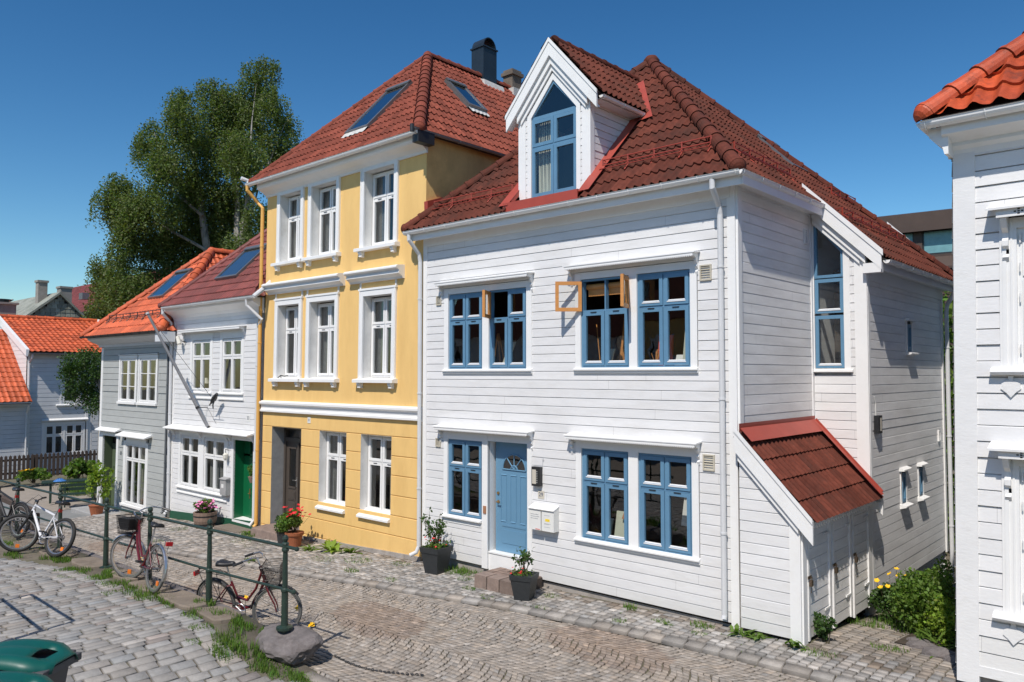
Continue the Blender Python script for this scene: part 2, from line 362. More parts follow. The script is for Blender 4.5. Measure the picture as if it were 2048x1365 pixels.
# ------------------------------------------------------------------ stone paving: every sett modelled
class Setts:
    def __init__(s): s.V = []; s.F = []; s.C = []
    def stone(s, q, zf, depth=.016, inset=.14, col=(1, 1, 1), jit=.004, lift=0.):
        cx = sum(p[0] for p in q) / 4; cy = sum(p[1] for p in q) / 4; i = len(s.V)
        dz = random.gauss(0, jit) + lift; tx = random.gauss(0, .010); ty = random.gauss(0, .010)
        q = [(p[0] + random.gauss(0, .003), p[1] + random.gauss(0, .003)) for p in q]
        for p in q: s.V.append((p[0], p[1], zf(p[0], p[1]) - depth - .02))
        for p in q: s.V.append((p[0], p[1], zf(p[0], p[1]) - depth + dz))
        for p in q:
            x = p[0] + (cx - p[0]) * inset; y = p[1] + (cy - p[1]) * inset
            s.V.append((x, y, zf(x, y) + dz + tx * (x - cx) + ty * (y - cy)))
        for r in (0, 4):
            for k in range(4): s.F.append((i + r + k, i + r + (k + 1) % 4, i + r + 4 + (k + 1) % 4, i + r + 4 + k)); s.C.append(tuple(c * .74 for c in col))
        s.F.append((i + 8, i + 9, i + 10, i + 11)); s.C.append(col)
    def build(s, name, m='stone_set'): return tag(npmesh(name, np.array(s.V), np.array(s.F), m, np.array(s.C)), kind='structure')
def gap_quad(q, g):
    cx = sum(p[0] for p in q) / 4; cy = sum(p[1] for p in q) / 4; out = []
    for p in q:
        d = math.hypot(p[0] - cx, p[1] - cy); k = 1 - g * 1.2 / d; out.append((cx + (p[0] - cx) * k, cy + (p[1] - cy) * k))
    return out
def tone(lo, hi, warm=.0, pale=0.):
    v = random.uniform(lo, hi)
    if random.random() < pale: v *= 1.3
    w = random.gauss(warm, .022); return (v * (1 + w), v, v * (1 - w))

def fan_road():
    S = Setts(); s = .098; per = 1.5; R = per * .5 * 1.5
    def f(y):
        yy = ((y + .9 + per / 2) % per) - per / 2
        return math.sqrt(max(0, R * R - yy * yy))
    y = -4.74; ycs = []
    while y < -.6:
        yy = ((y + .9 + per / 2) % per) - per / 2
        st = .098 * math.cos(math.asin(min(.99, abs(yy) / R))) ; ycs.append((y, y + st)); y += st
    for (ya, yb) in ycs:
        if yb > -.7: continue
        ymid = (ya + yb) / 2
        n0 = int(-27 / s); n1 = int(0.5 / s)
        for k in range(n0, n1):
            x0 = k * s; off = .0
            wob = .012 * math.sin(k * 1.7 + ya * 9)
            q = [(x0 + f(ya) + wob, ya), (x0 + s + f(ya) + wob, ya), (x0 + s + f(yb) + wob, yb), (x0 + f(yb) + wob, yb)]
            cx = sum(p[0] for p in q) / 4
            ky = kerb_y(cx)
            if ymid > ky - .13 or cx > -.9 or ymid < LB + .0: continue
            pat = math.sin(cx * .9 + 1) * math.sin(ymid * 1.7 + cx * .31)
            c = tone(.70, 1.08, .085 + .05 * max(0, pat), .07)
            if pat > .55: c = (c[0] * .86, c[1] * .8, c[2] * .78)
            S.stone(gap_quad(q, .0055), road_z, .006, .10, c, .0016)
    # the narrow gutter row beside the kerb
    S.build('road')
fan_road()

def kerb_and_walk():
    K = Setts(); x = -27.
    zs = lambda x, y: h(x) - .045
    while x < -1.5:
        L = random.uniform(.24, .36); a = kerb_y(x); b = kerb_y(x + L)
        q = gap_quad([(x, a - .16), (x + L, b - .16), (x + L, b + .0), (x, a + .0)], .006)
        c = tone(.75, 1.1, .04)
        def zk(px, py, h=h): return h(px) - .05 + .035 * ((py - kerb_y(px)) / .16)
        K.stone(q, zk, .03, .05, c, .003); x += L
    K.build('kerb')
    S = Setts()
    zf = lambda x, y: h(x) - .025 + .02 * y
    x = -27.
    while x < -1.7:
        w = random.uniform(.125, .15) if x > -15 else .16
        ky = max(kerb_y(x), kerb_y(x + w)) + .012; y = ky + random.uniform(-.05, 0)
        top = 0.02
        while y < top:
            L = random.uniform(.10, .15) * (1 if x > -15 else 1.3)
            if y + L > top + .05: break
            sk = .05 * (y / 1.5)
            q = gap_quad([(x + sk, max(y, ky)), (x + w + sk, max(y, ky)), (x + w + sk, y + L), (x + sk, y + L)], .006)
            wear = math.sin(x * 1.3) * math.cos(y * 3 + x)
            c = tone(.62, 1.25, .02 if x > -14 else .05, .12)
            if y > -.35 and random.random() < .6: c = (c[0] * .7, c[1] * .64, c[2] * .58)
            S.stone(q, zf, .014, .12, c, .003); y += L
        x += w
    S.build('pavement')
    # passage between the two white houses
    P = Setts(); x = -4.15
    zp = lambda x, y: gz(x, y) - .005
    while x < -2.35:
        w = .15; y = .02
        while y < 2.6:
            L = random.uniform(.10, .15)
            lim = 2.45 - 1.55 * max(0, (x + 3.9)) / 1.2
            if y > lim: break
            c = tone(.6, 1.05, .09, .05)
            P.stone(gap_quad([(x, y), (x + w, y), (x + w, y + L), (x, y + L)], .006), zp, .014, .12, c, .004); y += L
        x += w
    P.build('path')
kerb_and_walk()

def lane_edge(x): return float(np.interp(x, [-30, -17.3, -15.4, -13.5, -12.1, -10.6, -9.6, -9.0, -8.6, -3], [-6.2, -6.0, -5.45, -5.3, -5.2, -5.25, -5.35, -5.3, -4.98, -4.98]))
def upper_lane():
    S = Setts(); x = -26.; row = 0
    while x < -2.5:
        w = random.uniform(.125, .150); top = lane_edge(x + w / 2); y = top - random.uniform(0, .12); bot = -10.2 if x < -6 else -7.5
        first = True
        while y > bot:
            L = random.uniform(.22, .33)
            sl = .035 * (y + 5)      # rows run slightly askew
            q = [(x + sl, y - L), (x + w + sl, y - L), (x + w + sl, y), (x + sl, y)]
            q = gap_quad(q, .009)
            c = tone(.80, 1.03, .0, .05)
            if random.random() < .05: c = (c[0] * .88, c[1] * .8, c[2] * .77)
            S.stone(q, lane_z, .007, .05, c, .0022); y -= L
        x += w; row += 1
    S.build('upper_lane')
    # low retaining edge between lane and road, and flat kerb strip at its lower end
    B = MB(); x = -26.
    while x < -11.0:
        L = random.uniform(.5, .9); B.box(XY, x, x + L - .012, LB - .12, LB, road_z(x, LB) - .1, lane_z(x + L, LB - .1) - .012); x += L
    tag(B.build('retaining_wall', 'rock'), 'low rough stone edge holding the upper lane above the fan paved road', 'wall')
    K = Setts(); x = -8.75
    while x < -3:
        L = random.uniform(.5, .8)
        K.stone(gap_quad([(x, -4.95), (x + L, -4.95), (x + L, -4.76), (x, -4.76)], .006), lambda a, b: max(road_z(a, -4.7), lane_z(a, b)) + .004, .02, .05, tone(.62, .8, .04), .002); x += L
    K.build('kerb_strip')
upper_lane()

def flat_sheet(name, poly, m, dz=.0):
    B = MB(); B.face([(x, y, gz(x, y) + dz) for x, y in poly]); return tag(B.build(name, m), kind='structure')
def sheet(name, x0, x1, y0, y1, m, dz, nx=12, ny=4):
    xs = np.linspace(x0, x1, nx + 1); ys = np.linspace(y0, y1, ny + 1)
    V = np.array([(x, y, gz(x, y) + dz) for y in ys for x in xs]); w = nx + 1
    F = np.array([(j * w + i, j * w + i + 1, (j + 1) * w + i + 1, (j + 1) * w + i) for j in range(ny) for i in range(nx)])
    return tag(npmesh(name, V, F, m), kind='structure')
sheet('street_slabs', -36.5, -26.9, -4.6, 0.6, 'asphalt_light', .0, 20, 8)
sheet('square', -45, 25, -19.9, -10.15, 'sand_path', .0, 60, 10)  # unseen pale ground behind the camera, added to bounce light onto shaded walls
sheet('sand_path', -37.3, -29.6, -1.2, 3.2, 'sand_path', .012, 16, 8)

# ------------------------------------------------------------------ building blocks of the houses
def claps(mb, fr, u0, u1, z0, z1, bh, holes=(), ul=None, lap=.019, jig=.0012, under=True, chamfer=.018):
    """horizontal weather boards; holes = (u0,u1,z0,z1); ul(z) -> (ua, ub) slanted ends"""
    z = z0; k = 0; rr = random.Random(int(abs(fr.o.x * 37 + fr.o.y * 11 + u0 * 7) + 5))
    while z < z1 - 1e-6:
        zt = min(z + bh, z1); cf = z + bh - chamfer; cuts = sorted({z, zt} | ({cf} if z < cf < zt else set()) | {c for hh in holes for c in (hh[2], hh[3]) if z < c < zt})
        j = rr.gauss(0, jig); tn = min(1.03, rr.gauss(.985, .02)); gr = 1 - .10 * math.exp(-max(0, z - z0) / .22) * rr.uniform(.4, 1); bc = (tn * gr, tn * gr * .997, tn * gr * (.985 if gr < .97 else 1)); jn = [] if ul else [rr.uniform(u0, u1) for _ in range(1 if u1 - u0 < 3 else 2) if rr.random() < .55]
        for za, zb in zip(cuts[:-1], cuts[1:]):
            if zb - za < 1e-5: continue
            zm = (za + zb) / 2
            def T(q): return .004 + lap * (.75 + .25 * (1 - (q - z) / bh)) + j if q <= cf + 1e-6 else .002 + (lap * .75 + .002 + j) * max(0, (z + bh - q) / chamfer)
            if ul: (a0, a1), (b0, b1) = ul(za), ul(zb)
            else: a0 = b0 = u0; a1 = b1 = u1
            segs = [(a0, a1, b0, b1)]
            for hh in holes:
                if hh[2] < zm < hh[3]:
                    new = []
                    for (p0, p1, q0, q1) in segs:
                        if hh[1] <= min(p0, q0) or hh[0] >= max(p1, q1): new.append((p0, p1, q0, q1)); continue
                        if hh[0] > min(p0, q0): new.append((p0, hh[0], q0, hh[0]))
                        if hh[1] < max(p1, q1): new.append((hh[1], p1, hh[1], q1))
                    segs = new
            for (p0, p1, q0, q1) in segs:
                if p1 - p0 < .004 and q1 - q0 < .004: continue
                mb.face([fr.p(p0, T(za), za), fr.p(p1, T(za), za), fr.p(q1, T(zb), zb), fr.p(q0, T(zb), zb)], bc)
                for ju in jn:
                    if p0 + .02 < ju < p1 - .02: mb.face([fr.p(ju - .002, T(za) + .0012, za), fr.p(ju + .002, T(za) + .0012, za), fr.p(ju + .002, T(zb) + .0012, zb), fr.p(ju - .002, T(zb) + .0012, zb)], (.55, .55, .56))
                if za == z and under:
                    mb.face([fr.p(p0, -.004, za), fr.p(p1, -.004, za), fr.p(p1, T(za), za), fr.p(p0, T(za), za)])
        z = zt; k += 1
def plainwall(mb, fr, u0, u1, z0, z1, holes=(), t=0.):
    zs = sorted({z0, z1} | {c for hh in holes for c in (hh[2], hh[3]) if z0 < c < z1})
    for za, zb in zip(zs[:-1], zs[1:]):
        zm = (za + zb) / 2; segs = [(u0, u1)]
        for hh in holes:
            if hh[2] < zm < hh[3]:
                new = []
                for p, q in segs:
                    if hh[1] <= p or hh[0] >= q: new.append((p, q)); continue
                    if hh[0] > p: new.append((p, hh[0]))
                    if hh[1] < q: new.append((hh[1], q))
                segs = new
        for p, q in segs: mb.face([fr.p(p, t, za), fr.p(q, t, za), fr.p(q, t, zb), fr.p(p, t, zb)])
def reveal(mb, fr, u0, u1, z0, z1, t0, t1, bottom=True):
    for u in (u0, u1): mb.face([fr.p(u, t0, z0), fr.p(u, t1, z0), fr.p(u, t1, z1), fr.p(u, t0, z1)])
    mb.face([fr.p(u0, t0, z1), fr.p(u1, t0, z1), fr.p(u1, t1, z1), fr.p(u0, t1, z1)])
    if bottom: mb.face([fr.p(u0, t0, z0), fr.p(u1, t0, z0), fr.p(u1, t1, z0), fr.p(u0, t1, z0)])
def sash(fb, gb, fr, u0, u1, z0, z1, t, sw, bars=0, bead=None):
    fb.box(fr, u0, u0 + sw, t - .05, t, z0, z1); fb.box(fr, u1 - sw, u1, t - .05, t, z0, z1)
    fb.box(fr, u0 + sw, u1 - sw, t - .05, t - .001, z0, z0 + sw * 1.05); fb.box(fr, u0 + sw, u1 - sw, t - .05, t - .001, z1 - sw, z1)
    for k in range(bars):
        z = z0 + sw + (z1 - z0 - 2 * sw) * (k + 1) / (bars + 1); fb.box(fr, u0 + sw, u1 - sw, t - .035, t - .006, z - .011, z + .011)
    a, b, c, d = u0 + sw, u1 - sw, z0 + sw, z1 - sw
    gb.face([fr.p(a - .003, t - .03, c - .003), fr.p(b + .003, t - .03, c - .003), fr.p(b + .003, t - .03, d + .003), fr.p(a - .003, t - .03, d + .003)])
    if bead is not None:
        i0 = t - .028; bead.prismu(fr, [(t + .006, c - .02), (t + .006, c - .008), (i0, c + .02), (i0, c - .02)], a - .012, b + .012)
def window(par, fr, u0, u1, z0, z1, m, t=0., cols=2, split=.36, sw=.055, fw=.035, bars=0, bead=False, glass='glass', skip=(), label=None, curtain=None, latch=False):
    """frame with sashes; split = share of the height above the transom (0: no transom)"""
    fb = MB(); gb = MB(); bd = MB() if bead else None; d = .09
    fb.box(fr, u0, u0 + fw, t - d, t, z0, z1); fb.box(fr, u1 - fw, u1, t - d, t, z0, z1)
    fb.box(fr, u0 + fw, u1 - fw, t - d, t - .001, z0, z0 + fw); fb.box(fr, u0 + fw, u1 - fw, t - d, t - .001, z1 - fw, z1)
    zt = z1 - (z1 - z0) * split if split else None
    W_ = (u1 - u0 - 2 * fw); cw = W_ / cols; mw = .022
    for k in range(1, cols): u = u0 + fw + cw * k; fb.box(fr, u - mw / 2, u + mw / 2, t - d, t - .002, z0 + fw, z1 - fw)
    if zt: fb.box(fr, u0 + fw, u1 - fw, t - d, t - .0035, zt - mw / 2 - .004, zt + mw / 2 + .004)
    cells = []
    for k in range(cols):
        a = u0 + fw + cw * k + (mw / 2 if k else 0) + .003; b = u0 + fw + cw * (k + 1) - (mw / 2 if k < cols - 1 else 0) - .003
        if zt: cells.append((k, 0, a, b, z0 + fw + .003, zt - mw / 2 - .007)); cells.append((k, 1, a, b, zt + mw / 2 + .007, z1 - fw - .003))
        else: cells.append((k, 0, a, b, z0 + fw + .003, z1 - fw - .003))
    for k, r, a, b, c, d2 in cells:
        if (k, r) in skip: continue
        sash(fb, gb, fr, a, b, c, d2, t + .012, sw, bars if r == 0 else 0, bd)
    o = fb.build('window', m, par)
    if label: o['label'] = label
    gb.build('pane', glass, o)
    if bd: bd.build('glazing_strip', 'light_pipe', o)
    if latch:
        lb = MB()
        for k in range(cols):
            um = u0 + fw + cw * (k + .5)
            if zt: lb.box(fr, um - .06, um + .06, t + .013, t + .024, zt - .03, zt - .018)
        lb.build('stay', 'dark_metal', o)
    if curtain:
        for (a, b, zb, mm) in curtain:
            cb = MB(); n = 26; prev = None
            for i in range(n + 1):
                u = u0 + (u1 - u0) * (a + (b - a) * i / n); tt = t - .17 + .022 * math.sin(i * 1.55 + a * 9) + .008 * math.sin(i * 3.7)
                cur = (fr.p(u, tt, z0 + (z1 - z0) * zb), fr.p(u, tt, z1 - .02))
                if prev: cb.face([prev[0], cur[0], cur[1], prev[1]])
                prev = cur
            cb.build('curtain', mm, o, smooth=True)
    return o
def roof_slope(name, pts, m, par, wave=.15, course=.35, amp=.026, lip=.022, tiles=2, eave_over=.05, sub=8):
    P = [Vector(p) for p in pts]; e = (P[1] - P[0]).normalized()
    nn = Vector((0, 0, 0))
    for i in range(len(P)): nn += P[i].cross(P[(i + 1) % len(P)])
    nn.normalize()
    if nn.z < 0: nn = -nn
    v = nn.cross(e).normalized()
    if v.z < 0: v = -v
    L = [((p - P[0]).dot(e), (p - P[0]).dot(v)) for p in P]
    umin = min(a for a, b in L) - .01; umax = max(a for a, b in L) + .01; vmin = min(b for a, b in L) - eave_over; vmax = max(b for a, b in L)
    nu = int((umax - umin) / wave * sub) + 1; us = umin + np.arange(nu + 1) * wave / sub
    ph = 2 * np.pi * us / wave; prof = amp * (.5 + .5 * np.cos(ph) + .12 * np.cos(2 * ph + .5))
    rows = []; nr = int(math.ceil((vmax - vmin) / course))
    for j in range(nr):
        va = vmin + j * course; rows += [(va + .0015, lip, j), (va + course, .003, j)]
    nj = len(rows); e_, v_, n_ = map(np.array, (e, v, nn)); p0 = np.array(P[0])
    V = np.zeros((nj, nu + 1, 3))
    jt = rng.normal(scale=.0028, size=(nr, int(nu / sub / 1) + 3))
    tix = ((us - umin) / wave).astype(int)
    for i, (vv, b, j) in enumerate(rows): V[i] = p0 + us[:, None] * e_ + vv * v_ + (prof + b + jt[j][tix])[:, None] * n_
    V = V.reshape(-1, 3); w = nu + 1; ii, kk = np.meshgrid(np.arange(nj - 1), np.arange(nu), indexing='ij')
    F = np.stack([ii * w + kk, ii * w + kk + 1, (ii + 1) * w + kk + 1, (ii + 1) * w + kk], -1).reshape(-1, 4)
    tid = (ii // 2 * 977 + (kk // (sub * tiles))).reshape(-1); tv = rng.uniform(.74, 1.2, 200000)[tid % 200000]
    o = npmesh(name, V, F, m, np.repeat(tv[:, None], 3, 1))
    bm = bmesh.new(); bm.from_mesh(o.data)
    cen = sum(P, Vector()) / len(P)
    for i in range(1, len(P)):
        a, b = P[i], P[(i + 1) % len(P)]; out = (b - a).cross(nn).normalized()
        if out.dot(cen - a) > 0: out = -out
        if (b - a).normalized().cross(e).length < .02: continue
        bmesh.ops.bisect_plane(bm, geom=bm.verts[:] + bm.edges[:] + bm.faces[:], dist=1e-5, plane_co=a, plane_no=out, clear_outer=True)
    # horizontal upper edge, if there is one
    for i in range(1, len(P)):
        a, b = P[i], P[(i + 1) % len(P)]
        if (b - a).normalized().cross(e).length < .02 and i != 0:
            bmesh.ops.bisect_plane(bm, geom=bm.verts[:] + bm.edges[:] + bm.faces[:], dist=1e-5, plane_co=a, plane_no=v, clear_outer=True)
    bm.to_mesh(o.data); bm.free(); o.data.shade_smooth()
    try: o.data.set_sharp_from_angle(angle=R_(40))
    except Exception: pass
    if par is not None:
        o.parent = par; r = par
        while r.parent: r = r.parent
        o.data.transform(Matrix.Translation(-r.location))
    # deck below the tiles
    D = MB(); lo = [p - nn * .012 for p in P]; lo2 = [p - nn * .07 for p in P]; n = len(P)
    D.face(lo); D.face(list(reversed(lo2)))
    for i in range(n): D.face([lo[i], lo2[i], lo2[(i + 1) % n], lo[(i + 1) % n]])
    D.build('roof_deck', 'dark_metal', par)
    return o
def ridge_tiles(name, p0, p1, m, par, r=.12, seg=.36, lift=.03, cap=True):
    p0 = Vector(p0); p1 = Vector(p1); d = (p1 - p0); n = max(1, round(d.length / seg)); L = d.length / n; d.normalize()
    up = Vector((0, 0, 1)); up = (up - d * up.dot(d)).normalized(); sd = d.cross(up); B = MB()
    for i in range(n):
        a = p0 + d * (i * L - .03); b = p0 + d * ((i + 1) * L + .02); col = random.uniform(.75, 1.2); col = (col, col, col)
        rings = []
        for q, rr in ((a, r * 1.1), (a + d * .05, r * 1.1), (a + d * .06, r * 1.0), (b, r * .92)):
            rings.append([q + up * lift + (sd * math.sin(t) + up * math.cos(t)) * rr for t in np.linspace(-1.75, 1.75, 11)])
        for k in range(3):
            for j in range(10): B.face([rings[k][j], rings[k][j + 1], rings[k + 1][j + 1], rings[k + 1][j]], col)
        B.face(rings[0], tuple(c * .5 for c in col))
    if cap:
        c0 = p0 + up * lift + d * .0
        for i in range(4):
            t0, t1 = math.pi / 2 * i / 4, math.pi / 2 * (i + 1) / 4
            for j in range(10):
                a0, a1 = -1.75 + .35 * j, -1.75 + .35 * (j + 1); Q = lambda t, a: c0 - d * (math.sin(t) * r * 1.0) + (sd * math.sin(a) + up * math.cos(a)) * (r * 1.1 * math.cos(t))
                B.face([Q(t0, a0), Q(t0, a1), Q(t1, a1), Q(t1, a0)])
    return B.build(name, m, par, merge=True)
def gutter(par, a, b, m='white_trim', r=.065, out=None, hooks=True, name='gutter'):
    a = Vector(a); b = Vector(b); d = (b - a).normalized(); o = Vector(out).normalized() if out else Vector((d.y, -d.x, 0)).normalized()
    B = MB(); pr = []
    for t in np.linspace(0, math.pi, 9): pr.append((-math.cos(t) * r, -math.sin(t) * r))
    inner = [(x * .88, z * .88) for x, z in reversed(pr)]
    lip = [(r + .012, .008), (r * .9, .006)]
    P = pr + lip[:1] + inner
    A = [a + o * x + Vector((0, 0, z)) for x, z in P]; Bb = [b + o * x + Vector((0, 0, z)) for x, z in P]; n = len(P)
    for i in range(n): B.face([A[i], A[(i + 1) % n], Bb[(i + 1) % n], Bb[i]])
    for e in (A, Bb): B.face(e[:9])
    if hooks:
        k = max(2, round((b - a).length / .62))
        for i in range(k + 1):
            c = a + d * (.05 + ((b - a).length - .1) * i / k)
            pts = [c + o * x * 1.1 + Vector((0, 0, z * 1.1)) for x, z in pr]; B.tube(pts, .007, 4)
    return B.build(name, m, par)
def downpipe(par, pts, m='light_pipe', r=.042, clips=True):
    B = MB(); B.tube(pts, r, 12)
    if clips:
        a = Vector(pts[-3] if len(pts) > 3 else pts[0]); 
        zt = max(pts, key=lambda p: p[2])[2]
        for i in range(len(pts) - 1):
            p, q = Vector(pts[i]), Vector(pts[i + 1])
            if abs(p.z - q.z) > 2:
                n = int(abs(p.z - q.z) / 1.7)
                for k in range(n):
                    c = p.lerp(q, (k + .4) / n); B.tube([c - Vector((0, 0, .014)), c + Vector((0, 0, .014))], r * 1.22, 12)
    return B.build('downpipe', m, par, smooth=False)
def hood(par, fr, u0, u1, z, proj=.2, fringe=True, m='white_trim', name='window_hood', drop=.1):
    B = MB()
    B.prismu(fr, [(.0, z + .016), (proj + .02, z - .012), (proj + .02, z - .030), (.0, z - .010)], u0, u1)
    B.box(fr, u0 + .03, u1 - .03, proj - .012, proj + .010, z - .072, z - .028)
    B.box(fr, u0 + .06, u1 - .06, -.02, .038, z - drop - .02, z + .012)
    if fringe:
        n = int((u1 - u0 - .08) / .036)
        for k in range(n):
            u = u0 + .04 + (u1 - u0 - .08) * (k + .5) / n; B.box(fr, u - .010, u + .010, proj - .010, proj + .008, z - .085, z - .07)
    for s, uu in ((-1, u0 + .035), (1, u1 - .075)):
        B.prism(Fr((fr.p(uu, 0, 0)[0], fr.p(uu, 0, 0)[1]), (fr.n.x, fr.n.y), (fr.a.x, fr.a.y)), [(.0, z - .34), (.03, z - .35), (.05, z - .30), (.03, z - .27), (.07, z - .22), (.05, z - .19), (.10, z - .13), (.09, z - .10), (proj - .03, z - .06), (proj - .03, z - .03), (.0, z + .01)], 0, .04)
    return B.build(name, m, par)
def snow_guard(par, p0, p1, nrm, m='red_metal', hgt=.17, up=None, name='snow_guard'):
    p0 = Vector(p0); p1 = Vector(p1); n = Vector(nrm).normalized(); d = (p1 - p0); L = d.length; k = max(1, round(L / .55)); B = MB(); Z = Vector((0, 0, 1))
    v = n.cross(d.normalized()); v = v if v.z > 0 else -v
    for q, z in ((.02, .06), (.02, .15)):
        o = Z * z + n * .05 + v * 0; B.tube([p0 + o, p1 + o], .011, 6)
    B.tube([p0 + n * .09 - v * .10 + Z * .02, p1 + n * .09 - v * .10 + Z * .02], .0075, 6)
    for i in range(k + 1):
        c = p0.lerp(p1, (i + .0) / k) + n * .045
        B.tube([c - v * .16, c + Z * .0, c + Z * .17], .015, 5); B.tube([c + Z * .16, c + v * .2 + n * .01], .007, 5); B.tube([c - Z * .0 - v * .10 + n * .05, c + v * .02 + Z * .05], .008, 5)
    return B.build(name, m, par)
def skylight(par, corners, nrm, m='grey_metal', t=.09, fw=.07, glass='glass_roof', flash=None):
    """corners: lower-left, lower-right, upper-right, upper-left on the roof plane"""
    C = [Vector(c) for c in corners]; n = Vector(nrm).normalized(); B = MB(); G = MB()
    e = (C[1] - C[0]).normalized(); v = (C[3] - C[0]).normalized()
    def ring(k, off): return [C[0] + e * k + v * k + n * off, C[1] - e * k + v * k + n * off, C[2] - e * k - v * k + n * off, C[3] + e * k - v * k + n * off]
    a = ring(0, .0); b = ring(0, t); c = ring(fw, t); d = ring(fw, t - .025)
    for p, q in ((a, b), (b, c), (c, d)):
        for i in range(4): B.face([p[i], p[(i + 1) % 4], q[(i + 1) % 4], q[i]])
    # hinge hood along the top
    B.hull8([C[3] + n * (t - .01) - v * .13, C[2] + n * (t - .01) - v * .13, C[2] + n * (t - .01), C[3] + n * (t - .01), C[3] + n * (t + .03) - v * .13, C[2] + n * (t + .03) - v * .13, C[2] + n * (t + .03), C[3] + n * (t + .03)])
    G.face(ring(fw - .005, t - .02)); o = B.build('skylight', m, par); G.build('pane', glass, o)
    K = MB(); K.face(ring(fw - .01, t - .05)); K.build('blind', 'curtain' if flash == 'blind' else 'dark_gap', o)
    if flash and flash != 'blind':
        Fm = MB(); w = (C[1] - C[0]).length; k = 10
        for i in range(k): Fm.face([C[0] + e * w * i / k + n * (.055 - .02 * (i % 2)) - v * .16, C[0] + e * w * (i + 1) / k + n * (.055 - .02 * ((i + 1) % 2)) - v * .16, C[0] + e * w * (i + 1) / k + n * .06, C[0] + e * w * i / k + n * .06])
        Fm.build('flashing', flash, o)
    return o
def text_mesh(body, size, fr, u, t, z, m, par, name='lettering'):
    cu = bpy.data.curves.new(name, 'FONT'); cu.body = body; cu.size = size; cu.extrude = .001; cu.align_x = 'CENTER'; cu.align_y = 'CENTER'; cu.resolution_u = 3
    o = bpy.data.objects.new(name, cu); COL.objects.link(o); dg = bpy.context.evaluated_depsgraph_get(); me = bpy.data.meshes.new_from_object(o.evaluated_get(dg))
    COL.objects.unlink(o); bpy.data.objects.remove(o)
    o = bpy.data.objects.new(name, me); COL.objects.link(o); me.materials.clear(); me.materials.append(M[m])
    r = par
    while r.parent: r = r.parent
    X = Vector(fr.a); N = Vector(fr.n); Mx = Matrix.Identity(4); Mx.col[0][:3] = X; Mx.col[1][:3] = (0, 0, 1); Mx.col[2][:3] = N; Mx.translation = Vector(fr.p(u, t, z)) - r.location
    me.transform(Mx); o.parent = par; return o

def cutout(o, par, x0, x1, y0, y1):
    """remove what lies inside a plan rectangle (an opening in a roof)"""
    off = Vector((0, 0, 0))
    if par is not None:
        r = par
        while r.parent: r = r.parent
        off = r.location
    x0 -= off.x; x1 -= off.x; y0 -= off.y; y1 -= off.y
    bm = bmesh.new(); bm.from_mesh(o.data)
    for co, no in (((x0, 0, 0), (1, 0, 0)), ((x1, 0, 0), (1, 0, 0)), ((0, y0, 0), (0, 1, 0)), ((0, y1, 0), (0, 1, 0))):
        bmesh.ops.bisect_plane(bm, geom=bm.verts[:] + bm.edges[:] + bm.faces[:], dist=1e-5, plane_co=co, plane_no=no)
    kill = [f for f in bm.faces if x0 < f.calc_center_median().x < x1 and y0 < f.calc_center_median().y < y1]
    bmesh.ops.delete(bm, geom=kill, context='FACES'); bm.to_mesh(o.data); bm.free()

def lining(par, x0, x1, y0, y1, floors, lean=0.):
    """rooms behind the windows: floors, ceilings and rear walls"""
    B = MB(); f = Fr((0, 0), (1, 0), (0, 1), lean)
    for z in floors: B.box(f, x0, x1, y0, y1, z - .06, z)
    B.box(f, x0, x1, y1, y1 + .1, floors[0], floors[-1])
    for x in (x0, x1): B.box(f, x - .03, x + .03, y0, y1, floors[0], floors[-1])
    return B.build('room_lining', 'interior', par)

